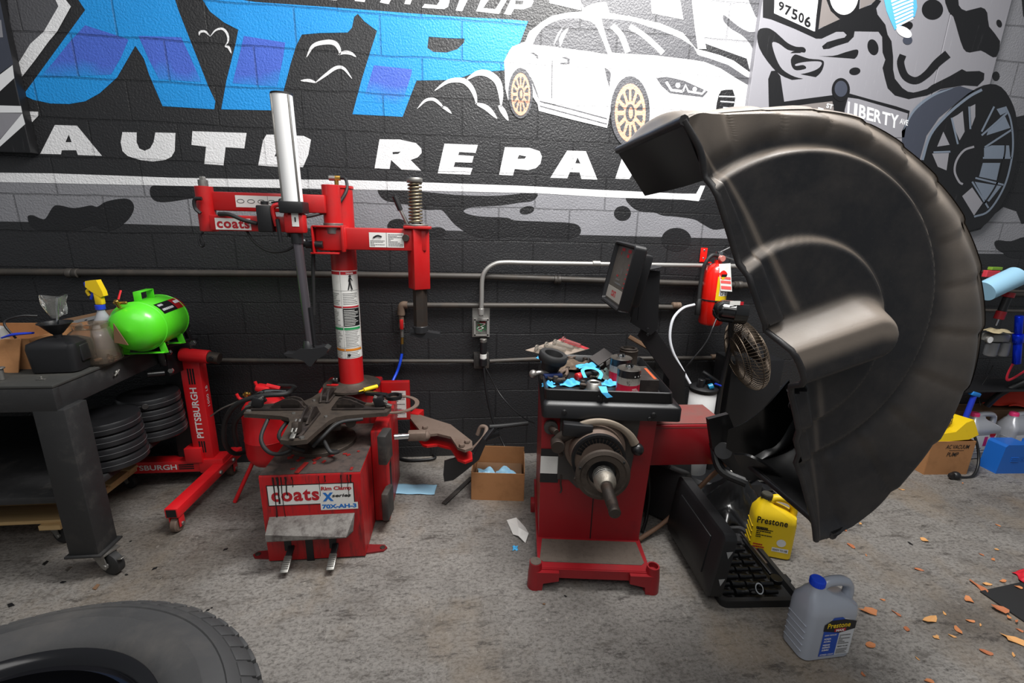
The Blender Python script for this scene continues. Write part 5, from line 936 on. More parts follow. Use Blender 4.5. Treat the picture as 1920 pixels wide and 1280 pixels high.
# jar, jug with funnel
q = az(172, 684, ZB); jr = thing('plastic_jar', 'open empty square-sided clear plastic jar with a printed label on the bench', 'jar', (q.x, q.y+0.04, ZB), 8); M = F(jr); b = MB(M)
loft(b, [[M.inverted() @ M @ p for p in rr(-w, w, -w, w, z, 0.03)] for w, z in ((0.068, 0.0), (0.073, 0.006), (0.073, 0.12), (0.066, 0.14), (0.052, 0.155), (0.055, 0.158), (0.055, 0.175), (0.051, 0.175), (0.048, 0.155), (0.062, 0.138), (0.069, 0.12), (0.069, 0.01))], 0); b.build('jar_body', CLRB, jr, 50)
b = MB(M); b.box((-0.04, -0.0742, 0.055), (0.05, 0.001, 0.085), m=0); b.box((-0.055, -0.0752, 0.055), (0.014, 0.001, 0.08), m=1); lines(b, (-0.046, -0.0752, 0.03), (1, 0, 0), (0, 0, 1), 0.026, 0.06, 8, 2, 3); b.build('jar_label', [WLB, REDI, INK], jr, 0)
b = MB(M); rn = random.Random(3)
for i in range(14): b.box((rn.uniform(-0.05, 0.05), rn.uniform(-0.05, 0.05), 0.014+rn.uniform(0, 0.012)), (0.018, 0.014, 0.01), rotm(rn.uniform(0, 60), 0, rn.uniform(0, 180)), 0.002)
tag(b.build('loose_parts', BRN, smooth=0), 'small rusty odds and ends inside the clear plastic jar', 'hardware')['kind'] = 'stuff'
q = az(100, 700, ZB); jg = thing('oil_jug', 'squat black plastic jug holding a funnel, front of the bench', 'jug', (q.x, q.y+0.06, ZB), 6); M = F(jg); b = MB(M)
loft(b, [rr(-w, w, -w*0.8, w*0.8, z, 0.025) for w, z in ((0.072, 0.0), (0.082, 0.006), (0.088, 0.1), (0.084, 0.12), (0.055, 0.135), (0.03, 0.138))]); b.box((0.085, 0, 0.075), (0.012, 0.07, 0.07), rotm(0, -5), 0.006); b.build('jug_body', BLKP, jg, 50)
b = MB(M); b.lathe([(0.012, 0.12), (0.014, 0.15), (0.02, 0.155), (0.052, 0.195), (0.056, 0.196), (0.056, 0.199), (0.05, 0.198), (0.017, 0.158), (0.01, 0.15), (0.01, 0.12)], seg=28); tag(b.build('funnel', BLKP), 'small black funnel standing in the black jug', 'funnel')
b = MB(M); b.cyl((0.003, 0, 0.165), (0.022, 0.01, 0.30), 0.004, m=0)
cu = [(-0.03, 0, 0.2), (0.03, 0.02, 0.2)]; rn = random.Random(8)
def crump(i, j):
    a = 2*math.pi*i; r_ = 0.026+0.016*j+0.004*math.sin(a*3+j*5)+0.002*math.sin(a*7); return Vector((0.01+r_*math.cos(a), 0.008+r_*math.sin(a), 0.225+0.08*j+0.006*math.sin(a*2+1)))
b.grid(crump, 28, 8, 1, cu=True); tag(b.build('plastic_wrap', [CHR, CLR], smooth=0), 'crumpled clear plastic wrap and metal rod sticking up from the funnel', 'plastic wrap')
# cartons on the bench
q = az(52, 672, ZB); cx0, cy0 = -1.96, 2.16
cb = thing('open_carton', 'open brown cardboard carton with raised flaps behind the black jug', 'carton', (cx0, cy0, ZB)); b = MB()
w_, d_, h_ = 0.42, 0.3, 0.13
b.box((cx0, cy0, ZB+0.003), (w_, d_, 0.004)); b.box((cx0, cy0-d_/2, ZB+h_/2), (w_, 0.004, h_)); b.box((cx0, cy0+d_/2, ZB+h_/2), (w_, 0.004, h_)); b.box((cx0-w_/2, cy0, ZB+h_/2), (0.004, d_, h_)); b.box((cx0+w_/2, cy0, ZB+h_/2), (0.004, d_, h_)); b.build('carton_body', CARD, cb, 0)
b = MB(); A = [Vector((cx0-0.03, cy0+d_/2, ZB+h_)), Vector((cx0+w_/2+0.03, cy0+d_/2, ZB+h_)), at(241, 574, cy0+0.16), at(95, 604, cy0+0.16)]
nn = Vector((0, 0.004, 0.002)); A = [at(82, 641, cy0+0.14), at(222, 608, cy0+0.14), at(241, 574, cy0+0.2), at(96, 604, cy0+0.2)]; b.add(A+[p+nn for p in A], [[0, 1, 2, 3], [7, 6, 5, 4], [0, 4, 5, 1], [1, 5, 6, 2], [2, 6, 7, 3], [3, 7, 4, 0]], 0)
uu = (A[1]-A[0]).normalized(); vv = (A[3]-A[0]).normalized(); o = A[0]+uu*0.06+vv*0.02; quad(b, o, uu, vv, 0.2, 0.06, 1, 0.001); lines(b, o+uu*0.01+vv*0.006, uu, vv, 0.08, 0.045, 5, 2, 4, thick=0.002); lines(b, o+uu*0.11+vv*0.006, uu, vv, 0.08, 0.045, 5, 2, 6, thick=0.002); b.build('flap', [CARDD, GRYI, INK], cb, 0)
b = MB(); A = [at(0, 636, cy0-0.16), at(38, 636, cy0-0.16), at(34, 700, cy0-0.2), at(-10, 697, cy0-0.2)]; b.add(A+[p+Vector((0, 0.004, 0)) for p in A], [[0, 3, 2, 1], [4, 5, 6, 7], [0, 1, 5, 4], [1, 2, 6, 5], [2, 3, 7, 6], [3, 0, 4, 7]]); b.build('flap', CARD, cb, 0)
b = MB(); A = [at(212, 606, 2.1), at(240, 647, 2.1), at(214, 642, 2.1)]; b.add(A+[p+Vector((0, 0.004, 0)) for p in A], [[0, 2, 1], [3, 4, 5], [0, 1, 4, 3], [1, 2, 5, 4], [2, 0, 3, 5]]); b.build('flap', CARDD, cb, 0)
b = MB(); b.tube([at(4, 633, 1.98), at(25, 627, 1.98), at(62, 624, 1.98)], [0.006, 0.01, 0.007], 10, m=0, flat=0.6); b.tube([at(30, 634, 1.99), at(10, 612, 1.99), at(12, 600, 2.0), at(40, 592, 2.02), at(70, 592, 2.05)], 0.004, 8, m=1); tag(b.build('scraper', [BLUP, INK]), 'blue handled tool laid across the open carton', 'tool')
q = az(-6, 700, ZB); b = MB(); c = at(6, 640, 2.0); b.lathe([(0, 0), (0.028, 0), (0.03, 0.004), (0.03, 0.15), (0.024, 0.165), (0.012, 0.17), (0.012, 0.185), (0, 0.185)], (c.x-0.03, 2.02, ZB+0.01), seg=24); tag(b.build('aerosol_can', mat('can_white', (180, 178, 176), 0.3, 0.4)), 'pale aerosol can at the far left edge of the bench', 'aerosol can')
b = MB(); c = az(3, 712, ZB); b.cyl((c.x, c.y, ZB), (c.x, c.y, ZB+0.045), 0.012); b.cyl((c.x, c.y, ZB+0.045), (c.x, c.y, ZB+0.05), 0.018); tag(b.build('bolt', STL), 'shiny bolt standing on the front edge of the bench', 'bolt')
b = MB(); c = az(78, 712, ZB); b.box(c+Vector((0, 0, 0.003)), (0.03, 0.012, 0.006), bev=0.001); b.cyl(c, c+UZ*0.014, 0.004); tag(b.build('metal_clip', STL), 'tiny metal clip on the bench just in front of the black jug', 'clip')
# ---------------------------------------------------------------- engine stand
YP = 2.56; pb = at(392, 862, YP); pt = at(374, 672, YP)
es = thing('engine_stand', 'red engine stand with white PITTSBURGH lettering on post and base', 'engine stand', (pb.x, YP, 0)); px_ = pb.x-0.005
b = MB(); lx0, lx1 = at(372, 830, YP).x, at(396, 830, YP).x+0.03; pw = 0.1; b.box((px_, YP, (0.16+pt.z)/2), (pw, 0.07, pt.z-0.16), bev=0.004); b.build('post', SRED, es)
b = MB(); o = Vector((px_-0.022, YP-0.036, 0.27)); b.text('PITTSBURGH', Vector((px_+0.018, YP-0.0355, 0.30)), UZ, (-1, 0, 0), 0.3, 0.036, 0, 0.0006, 0.02)
for i in range(3): b.box((px_-0.012+i*0.013, YP-0.0355, 0.665), (0.008, 0.001, 0.09), m=1); b.box((px_-0.012+i*0.013, YP-0.0355, 0.245), (0.008, 0.001, 0.07), m=1)
b.text('1000', Vector((px_+0.051, YP+0.008, 0.48)), UZ, (0, -1, 0), 0.07, 0.02, 0, 0.0006); b.text('LB', Vector((px_+0.051, YP+0.008, 0.57)), UZ, (0, -1, 0), 0.03, 0.02, 0, 0.0006); b.build('post_lettering', [WSHT, INK], es, 0)['label'] = 'white PITTSBURGH lettering with black stripes'
xa = az(225, 878, 0.12).x; ya = YP
b = MB(); b.box(((xa-0.25+px_+0.06)/2, YP, 0.125), (px_+0.06-xa+0.25, 0.075, 0.07), bev=0.004); b.box((px_-0.045, YP-0.01, 0.2), (0.09, 0.09, 0.09), bev=0.004); b.box((px_+0.04, YP, 0.13), (0.13, 0.1, 0.085), bev=0.005); b.build('cross_leg', SRED, es)
b = MB(); tw = 0.3; o = Vector((px_-0.15-tw, YP-0.038, 0.109)); b.text('PITTSBURGH', o, UX, UZ, tw, 0.032, 0, 0.0006, 0.02)
for i in range(3): b.box((px_-0.1, YP-0.038, 0.113+i*0.012), (0.08, 0.001, 0.007), m=1)
b.build('leg_lettering', [WSHT, INK], es, 0)['label'] = 'white PITTSBURGH lettering with black stripes'
lf = az(322, 968, 0.1); le = Vector((px_+0.085, 2.72, 0.09)); lf = Vector((lf.x, lf.y, 0.115))
b = MB()
dd = (Vector((le.x, le.y, 0.115))-lf).normalized(); sd = dd.cross(UZ)
b.bar(lf+dd*0.0, Vector((le.x, le.y, 0.115)), 0.062, 0.052, bev=0.004, m=0); b.box(lf-dd*0.0005, (0.046, 0.002, 0.04), Matrix.Rotation(math.atan2(dd.y, dd.x)-math.pi/2, 4, 'Z'), 0, 1)
for k in (0.28, 0.42): q = lf+dd*k*0.8+UZ*0; bolt(b, lf+dd*(k+0.1)+sd*0.03, sd, 0.012, 0.01, 2)
b.build('front_leg', [SRED, INK, STL], es, 30)
for k, (q, sdx) in enumerate(((lf+dd*0.03, 1), (lf+dd*0.55, 1))):
    b = MB(); 
    for s_ in (-1, 1): b.bar(q+sd*s_*0.022+UZ*-0.02, Vector((q.x, q.y, 0.03))+sd*s_*0.022, 0.04, 0.005, up=sd, m=0)
    b.lathe([(0, -0.016), (0.036, -0.016), (0.042, -0.01), (0.042, 0.01), (0.036, 0.016), (0, 0.016)], Vector((q.x, q.y, 0.042)), sd, 26, 1); b.cyl(Vector((q.x, q.y, 0.042))-sd*0.03, Vector((q.x, q.y, 0.042))+sd*0.03, 0.01, m=2); b.build('caster', [SRED, mat('wheel_brown', (96, 80, 70), 0.6), STL], es)
b = MB(); b.lathe([(0, -0.016), (0.036, -0.016), (0.042, -0.01), (0.042, 0.01), (0.036, 0.016), (0, 0.016)], (xa-0.15, YP, 0.042), (0, 1, 0), 26, 1); b.box((xa-0.15, YP, 0.07), (0.03, 0.05, 0.06), m=0); b.build('caster', [SRED, RUB], es)
t0, t1 = at(340, 664, YP-0.05), at(392, 669, YP-0.05); t2 = at(412, 672, YP-0.05)
b = MB(); b.cyl(t0, t1, 0.036, m=0); b.cyl(t1, t2, 0.031, m=1); b.cyl(t1+Vector((0.025, -0.034, 0.0)), t1+Vector((0.025, -0.02, 0.0)), 0.012, m=2); b.cyl(t0+Vector((0.05, 0, 0.03)), t0+Vector((0.05, 0, 0.05)), 0.006, m=1); b.build('swivel_head', [SRED, STLD, INK], es)
b = MB(); b.box(t0+Vector((-0.03, 0, 0.0)), (0.035, 0.16, 0.19), rotm(0, 0, -8), 0.004, 0)
hb = t0+Vector((-0.05, 0, 0))
b.build('mounting_plate', BLKM, es)
for (p, q, r_) in (((307, 649, 2.4), (368, 633, 2.55), 0), ((298, 640, 2.35), (313, 660, 2.42), 1), ((325, 606, 2.55), (352, 611, 2.5), 1), ((345, 611, 2.5), (358, 640, 2.52), 0), ((275, 702, 2.35), (308, 699, 2.4), 1), ((286, 640, 2.33), (300, 641, 2.36), 1), ((300, 655, 2.4), (307, 685, 2.42), 0)):
    b = MB(); P0, P1 = at(*p), at(*q); b.bar(P0, P1, 0.03, 0.02, bev=0.004) if not r_ else b.cyl(P0, P1, 0.014); b.build('mounting_arm', BLKM, es)
for x, y in ((313, 641), (318, 660), (322, 694), (363, 642)): b = MB(); bolt(b, at(x, y, 2.4), (0, -1, 0), 0.014, 0.012); b.build('bolt', CHR, es)
# ---------------------------------------------------------------- red bead blaster tank
tk = thing('bead_blaster_tank', 'upright red air tank with black hose and nozzle beside the engine stand', 'air tank', (-1.045, 2.42, 0)); kx, ky = -1.045, 2.42
b = MB(); b.lathe([(0, 0.185), (0.05, 0.19), (0.09, 0.21), (0.113, 0.245), (0.118, 0.27), (0.118, 0.35), (0.1205, 0.354), (0.118, 0.358), (0.118, 0.5), (0.112, 0.53), (0.09, 0.56), (0.05, 0.58), (0, 0.585)], (kx, ky, 0), seg=40); b.build('tank_shell', SRED, tk, 60)
for a in (205, 300, 60):
    a = math.radians(a); dr = Vector((math.cos(a), math.sin(a), 0)); b = MB(); b.tube([Vector((kx, ky, 0.24))+dr*0.08, Vector((kx, ky, 0.005))+dr*0.2], 0.011, 8, smooth=False); b.build('leg', SRED, tk, 60)
b = MB(); b.tube([at(443, 738, ky), at(452, 748, ky), at(480, 748, ky), at(502, 740, ky)], 0.008, 8); b.tube([at(478, 715, ky), at(484, 728, ky)], 0.008, 8); b.box(at(494, 727, ky), (0.07, 0.06, 0.03), rotm(0, 12), 0.01); b.tube([at(500, 722, ky), at(525, 728, ky)], 0.012, 8); b.build('tank_handle', SRED, tk)
b = MB(); b.tube([at(476, 742, ky-0.05), at(500, 735, ky-0.08), at(538, 735, ky-0.08)], [0.012, 0.022, 0.016], 12, m=0, flat=0.7); b.build('nozzle', CHR, tk)
b = MB(); b.cyl(at(462, 744, ky), at(462, 735, ky), 0.01); b.cyl(at(470, 738, ky), at(456, 740, ky), 0.008); b.build('brass_valve', BRS, tk)
b = MB(); b.tube([at(552, 726, 2.35), at(545, 724, 2.4), at(522, 723, 2.45)], 0.012, 10); b.tube([at(552, 727, 2.3), at(535, 738, 2.2), at(490, 742, 2.18), at(445, 757, 2.2), at(422, 790, 2.25), at(422, 830, 2.3), at(440, 850, 2.4), at(470, 845, 2.5)], 0.012, 10); b.tube([at(498, 748, 2.25), at(462, 768, 2.24), at(440, 795, 2.28), at(445, 835, 2.35)], 0.012, 10); b.build('hose', RUB, tk, 60)
b = MB(); b.tube([at(395, 780, 2.4), at(415, 766, 2.38), at(447, 752, 2.38)], 0.004, 6); b.build('gauge_line', STL, tk)
# ---------------------------------------------------------------- stacked tyres, lower left
TYR = mat('tyre_rubber', (44, 44, 45), 0.62, dirt=0.4, dcol=(78, 74, 70), dscale=5, bump=0.2, bscale=60, th=0.5); RIMB = mat('rim_black', (14, 14, 17), 0.16)
def tyre(label, x, y, z, group):
    t = thing('car_tyre', label, 'tyre', (x, y, z), 0, group); M = F(t); R, W2 = 0.385, 0.262; ri = 0.25
    prof = [(ri, 0.03), (ri+0.01, 0.012), (ri+0.03, 0.004), (ri+0.06, 0.0), (R-0.04, 0.008), (R-0.012, 0.03), (R, 0.06), (R, W2-0.06), (R-0.012, W2-0.03), (R-0.04, W2-0.008), (R-0.045, W2-0.006), (R-0.047, W2-0.008), (ri+0.06, W2), (ri+0.058, W2+0.002), (ri+0.03, W2-0.003), (ri+0.01, W2-0.012), (ri, W2-0.03), (ri+0.005, W2-0.045), (ri+0.03, W2/2), (ri+0.005, 0.045)]
    b = MB(M); b.ring(prof, seg=110); b.build('casing', TYR, t, 50)
    b = MB(M)
    for i in range(64):
        a = 2*math.pi*i/64; b.box((math.cos(a)*(R-0.004), math.sin(a)*(R-0.004), W2/2), (0.012, 0.031, W2-0.075), Matrix.Rotation(a, 4, 'Z'), 0.003)
    for i in range(64):
        a = 2*math.pi*i/64; b.box((math.cos(a)*(R-0.021), math.sin(a)*(R-0.021), W2-0.032), (0.03, 0.033, 0.018), Matrix.Rotation(a, 4, 'Z') @ rotm(0, 40), 0.003)
    b.build('tread', TYR, t, 30)['kind'] = 'stuff'
    return t
txx, tyy, tzz = -0.665, 0.44, 0.545
top = tyre('worn black tyre with a black rim on top of the stack, lower left corner', txx, tyy, tzz, None); M = F(top)
b = MB(M); b.ring([(0.252, 0.232), (0.262, 0.246), (0.258, 0.25), (0.245, 0.246), (0.236, 0.225), (0.232, 0.19), (0.215, 0.17), (0.21, 0.06), (0.24, 0.03), (0.236, 0.02), (0.2, 0.05), (0.205, 0.17), (0.225, 0.2), (0.23, 0.235)][::1], seg=90); b.build('rim', RIMB, top, 50)
tyre('black tyre in the middle of the stack, lower left corner', txx, tyy, 0.272, 'tyres under the top one'); tyre('black tyre at the bottom of the stack, lower left corner', txx, tyy, 0.0, 'tyres under the top one')
# ================================================================ wall services
PIP = mat('pipe_painted', (66, 62, 58), 0.42, 0.2, dirt=0.5, dcol=(96, 84, 74), dscale=6); PIPG = mat('conduit_bare', (176, 174, 170), 0.35, 0.6); PIPR = mat('pipe_rusty', (106, 88, 74), 0.6, 0.2, dirt=0.6, dcol=(70, 54, 44), dscale=12)
YW = WY-0.03
def run(name, label, pts, r, m, fits=(), sm_=False, fm=None, cat='pipe'):
    P = [at(x, y, YW) if len((x, y)) == 2 else None for x, y in pts]; t = thing(name, label, cat, (P[0].x, YW, P[0].z))
    b = MB(); b.tube(P, r, 12, smooth=sm_); b.build('pipe_run', m, t, 60)
    for x, y, L in fits:
        q = at(x, y, YW); b = MB(); b.lathe([(r, -L), (r*1.35, -L+0.004), (r*1.35, -0.004), (r*1.2, 0), (r*1.35, 0.004), (r*1.35, L-0.004), (r, L)], q, UX, 16); b.build('coupling', fm or m, t)
    for x, y in [(pts[0][0]+k, None) for k in ()]: pass
    return t
run('pipe', 'long dark pipe along the block wall at display height', [(-700, 498), (0, 510), (480, 513), (900, 518), (1380, 534), (2050, 556)], 0.019, PIP, [(137, 512, 0.03), (1045, 524, 0.022), (1383, 534, 0.03)])
run('pipe', 'dark pipe with elbow ending above the blue hose', [(760, 572), (1040, 573), (1270, 576)], 0.017, PIP, [(1268, 573, 0.03)], fm=PIPR)
run('conduit', 'thin dark conduit along the wall at tray height', [(150, 672), (400, 675), (640, 677), (888, 677)], 0.0135, PIP, cat='conduit'); run('conduit', 'short dark conduit from the outlet to the wheel balancer and beyond', [(918, 677), (1000, 673), (1300, 671), (1400, 670)], 0.0135, PIP, [(1338, 669, 0.02)], fm=PIPR, cat='conduit')
cd = thing('conduit', 'bare silver conduit bending down to the open junction box', 'conduit', at(903, 585, YW-0.03)[:])
b = MB(); Yc = YW-0.035; b.tube([at(902, 592, Yc), at(903, 560, Yc), at(904, 525, Yc), at(910, 508, Yc), at(925, 496, Yc), at(945, 492, Yc), at(1000, 493, Yc), at(1130, 495, Yc), at(1400, 499, Yc)], 0.0135, 12, k=8); b.build('tube', PIPG, cd, 60); b = MB(); q = at(902, 590, Yc); b.cyl(q, q+UZ*0.04, 0.018); b.build('connector', PIPG, cd)
q = at(1118, 494, Yc); b = MB(); b.lathe([(0.0135, -0.025), (0.017, -0.022), (0.017, 0.022), (0.0135, 0.025)], q, UX, 14); b.build('coupling', PIPG, cd)
# air drop
ad = thing('air_drop', 'rusty elbow with red ball valve and blue hose hanging from the pipe', 'air valve', at(755, 640, YW)[:])
b = MB(); b.tube([at(764, 572, YW), at(754, 573, YW), at(752, 590, YW)], 0.023, 12); b.cyl(at(752, 588, YW), at(753, 605, YW), 0.015); b.build('elbow', PIPR, ad)
b = MB(); b.cyl(at(753, 605, YW), at(753, 614, YW), 0.018, m=0); b.box(at(753, 608, YW-0.02), (0.02, 0.02, 0.06), bev=0.004, m=1); b.cyl(at(753, 614, YW), at(754, 632, YW), 0.011, m=0); b.cyl(at(754, 632, YW), at(754, 645, YW), 0.009, m=2); b.build('ball_valve', [STL, RED, BRS], ad)
b = MB(); b.tube([at(754, 645, YW), at(754, 662, YW-0.01)], 0.011, 10, m=0); b.tube([at(754, 660, YW-0.01), at(750, 680, YW-0.02), at(744, 698, YW-0.03), at(735, 718, YW-0.08), at(728, 745, YW-0.15)], 0.0085, 10, m=1); b.build('hose', [BLKP, mat('blue_hose', (24, 70, 210), 0.35)], ad, 60)
# junction box, relay and outlet
jb = thing('junction_box', 'open square metal junction box with coloured wires on the block wall', 'junction box', at(903, 628, WY)[:]); A, B_ = at(889, 629, WY-0.05), at(916, 598, WY-0.05); c = (A+B_)/2; w = B_.x-A.x; h = B_.z-A.z
b = MB(); b.box((c.x, WY-0.003, c.z+0.03), (w+0.02, 0.004, h+0.1), m=0); 
for dx, dz, ww, hh in ((-w/2, 0, 0.004, h), (w/2, 0, 0.004, h), (0, -h/2, w, 0.004), (0, h/2, w, 0.004)): b.box((c.x+dx, WY-0.028, c.z+dz), (ww, 0.05, hh), m=0)
for dx, dz, ww, hh in ((-w/2+0.004, 0, 0.01, h), (w/2-0.004, 0, 0.01, h), (0, -h/2+0.004, w, 0.01), (0, h/2-0.004, w, 0.01)): b.box((c.x+dx, WY-0.053, c.z+dz), (ww, 0.002, hh), m=0)
b.build('metal_box', PIPG, jb, 0)
rn = random.Random(2)
for m_, n_ in ((GRN, 3), (REDI, 2), (WLB, 2)):
    b = MB()
    for i in range(n_): b.tube([(c.x+rn.uniform(-0.03, 0.03), WY-0.03+rn.uniform(-0.01, 0.01), c.z+rn.uniform(-0.03, 0.035)) for _ in range(5)], 0.0022, 6)
    b.build('wires', m_, jb, 60)
ol = thing('outlet', 'dark outlet box with a large black plug and cords', 'outlet', at(902, 690, WY)[:]); A, B_ = at(888, 691, WY-0.04), at(917, 662, WY-0.04); c = (A+B_)/2
b = MB(); b.box((c.x, WY-0.022, c.z), (B_.x-A.x, 0.044, B_.z-A.z), bev=0.006); b.box((c.x-0.02, WY-0.046, c.z), (0.03, 0.004, 0.07), bev=0.001); b.build('outlet_box', BLKD, ol)
b = MB(); q = at(906, 676, WY-0.07); b.cyl(q-UZ*0.03, q+UZ*0.015, 0.024, m=0); b.cyl(q+UZ*0.015, q+UZ*0.045, 0.021, m=1); b.cyl(q+UZ*0.045, q+UZ*0.12, 0.021, m=0); b.cyl(q+UZ*0.12, q+UZ*0.14, 0.022, m=2); b.build('plug', [BLKP, WLB, STL], ol)
b = MB(); b.tube([at(907, 688, 2.70), at(913, 740, 2.68), at(925, 790, 2.66), at(945, 835, 2.6), at(950, 845, 2.55)], 0.008, 8); b.build('thick_cord', BLKP, ol, 60); b = MB(); b.tube([at(911, 690, 2.70), at(935, 735, 2.66), at(960, 765, 2.55), at(985, 785, 2.4), at(1002, 793, 2.15)], 0.004, 8); b.build('thin_cord', BLKP, ol, 60)
# extinguisher
ex0 = at(1331, 607, 2.62); fx = thing('fire_extinguisher', 'red fire extinguisher with yellow label and inspection tag on the wall', 'fire extinguisher', (ex0.x, 2.62, ex0.z)); M = F(fx); hh = at(1331, 493, 2.62).z-ex0.z; R = 0.071
ER = mat('extinguisher_red', (222, 26, 16), 0.26, coat=0.4)
b = MB(M); b.lathe([(0, 0.006), (R-0.01, 0), (R, 0.012), (R, hh-0.055), (R-0.012, hh-0.025), (R-0.035, hh-0.005), (0.022, hh), (0.022, hh+0.02), (0, hh+0.02)], seg=40); b.build('cylinder', ER, fx, 50)
def shell(b, a0, a1, z0, z1, m, k=0.0006, n=10):
    P = []
    for i in range(n+1):
        a = math.radians(a0+(a1-a0)*i/n); P += [((R+k)*math.cos(a), (R+k)*math.sin(a), z0), ((R+k)*math.cos(a), (R+k)*math.sin(a), z1)]
    b.add(P, [[2*i, 2*i+2, 2*i+3, 2*i+1] for i in range(n)], m)
b = MB(M); shell(b, -112, 0, 0.155, 0.3, 0); shell(b, -112, 0, 0.125, 0.152, 1); shell(b, -98, -10, 0.185, 0.27, 2, 0.001); shell(b, -98, -10, 0.3, 0.315, 1, 0.001)
for a in (-92, -66, -42): shell(b, a, a+14, 0.19, 0.208, 1, 0.0014, 3); shell(b, a+3, a+10, 0.194, 0.204, 2, 0.0017, 3)
for i in range(7): shell(b, -95, -95+random.Random(i).uniform(30, 70), 0.215+i*0.0075, 0.2185+i*0.0075, 3, 0.0014)
shell(b, -98, -82, 0.12+0.008, 0.148, 2, 0.0014, 4); b.build('label', [YEL, INK, WLB, REDI], fx, 60)
b = MB(M); b.cyl((0, 0, hh+0.01), (0, 0, hh+0.05), 0.02, m=0); b.bar((-0.01, -0.0, hh+0.06), (0.085, -0.02, hh+0.115), 0.02, 0.006, m=0); b.bar((0.0, 0, hh+0.05), (0.1, -0.02, hh+0.02), 0.022, 0.008, m=0); b.cyl((0, -0.02, hh+0.03), (0, -0.045, hh+0.03), 0.018, m=1); b.box((0, 0, hh+0.055), (0.03, 0.03, 0.03), bev=0.004); b.build('valve_head', [CHR, mat('gauge', (196, 120, 110), 0.3)], fx)
b = MB(M); b.tube([(-0.02, -0.01, hh+0.045), (-0.06, -0.02, hh+0.045), (-0.092, -0.02, hh), (-0.1, -0.01, hh-0.08), (-0.1, -0.01, 0.15), (-0.098, -0.01, 0.12)], 0.012, 10, m=0); b.cyl((-0.098, -0.01, 0.16), (-0.097, -0.012, 0.06), 0.013, 0.017, m=0); b.build('hose', RUB, fx, 60)
b = MB(M); b.ring([(R, 0.15), (R+0.003, 0.15), (R+0.003, 0.157), (R, 0.157)], seg=36); b.bar((-R, 0, 0.153), (-0.11, -0.01, 0.153), 0.006, 0.008); b.build('strap', BLKP, fx)
b = MB(M); A = [(-0.02, -R-0.006, hh-0.005), (0.06, -R+0.01, hh+0.01), (0.066, -R-0.002, hh-0.17), (0.0, -R-0.006, hh-0.17)]; A = [Vector(a) for a in ((-0.03, -0.06, hh-0.0), (0.045, -0.055, hh+0.005), (0.066, -0.078, hh-0.16), (-0.008, -0.08, hh-0.155))]
b.add(A+[p+Vector((0, 0.001, 0)) for p in A], [[0, 3, 2, 1], [4, 5, 6, 7]], 0); uu = (A[2]-A[3]).normalized(); vv = (A[0]-A[3]).normalized()
for z0, z1 in ((0.01, 0.03), (0.045, 0.062), (0.07, 0.085)): o = A[3]+vv*z0+uu*0.004; b.add([o-UY*0.0008, o+uu*0.066-UY*0.0008, o+uu*0.066+vv*(z1-z0)-UY*0.0008, o+vv*(z1-z0)-UY*0.0008], [[0, 1, 2, 3]], 1)
b.build('inspection_tag', [WLB, mat('tag_pink', (226, 92, 88), 0.5)], fx, 0)
b = MB(); q = at(1319, 478, WY-0.01); b.box(q, (0.045, 0.006, 0.09), bev=0.003, m=0); b.cyl(q+Vector((0, -0.003, 0.03)), q+Vector((0, -0.006, 0.03)), 0.006, m=1); b.cyl(q+Vector((0, -0.003, -0.02)), q+Vector((0, -0.006, -0.02)), 0.006, m=1); b.box(q+Vector((0.0, -0.04, -0.04)), (0.03, 0.08, 0.006), m=0); tag(b.build('wall_bracket', [ER, CHR]), 'small red hook bracket on the wall above the extinguisher', 'bracket')
# ---------------------------------------------------------------- fan
fn_ = thing('floor_fan', 'black pedestal fan with rusty wire cage tilted beside the extinguisher', 'fan', (1.66, 2.4, 0)); m0, m1 = at(1352, 582, 2.4), at(1398, 588, 2.36)
b = MB(); d = m1-m0; Ln = d.length; r = 0.062; b.lathe([(0, -0.045), (0.03, -0.04), (0.05, -0.022), (r, 0.0), (r+0.001, Ln*0.45), (r+0.002, Ln*0.46), (r+0.001, Ln*0.5), (r, Ln), (0, Ln)], m0, d, 32); b.build('motor', mat('motor_black', (14, 14, 15), 0.12, coat=0.5), fn_, 50)
b = MB(); q = at(1375, 568, 2.335); b.box(q+Vector((0.01, -0.0, 0.0)), (0.06, 0.004, 0.022), m=0); b.box(q+Vector((0.05, 0, -0.002)), (0.02, 0.004, 0.018), m=1); b.build('motor_label', [WLB, REDI], fn_, 0)
cc = at(1398, 665, 2.42); ca = Vector((0.93, -0.15, 0.33)).normalized(); CR = 0.215
WIRE = mat('wire_rusty', (96, 84, 72), 0.45, 0.6)
b = MB(); xx, yy, zz = basis(ca, UZ)
for i in range(64):
    a = 2*math.pi*i/64; dr = xx*math.cos(a)+yy*math.sin(a)
    b.tube([cc-zz*0.075+dr*0.04, cc-zz*0.065+dr*CR*0.6, cc-zz*0.03+dr*CR*0.93, cc+dr*CR], 0.0017, 5, k=2); b.tube([cc+zz*0.085+dr*0.05, cc+zz*0.075+dr*CR*0.6, cc+zz*0.035+dr*CR*0.94, cc+dr*CR], 0.0017, 5, k=2)
for rr2, h in ((CR, 0), (CR*0.8, -0.047), (CR*0.6, -0.066), (CR*0.8, 0.053), (CR*0.6, 0.076), (0.05, 0.086)):
    b.tube([cc+zz*h+(xx*math.cos(a)+yy*math.sin(a))*rr2 for a in [2*math.pi*i/40 for i in range(41)]], 0.0028, 6, smooth=False)
b.build('cage', WIRE, fn_, 60)
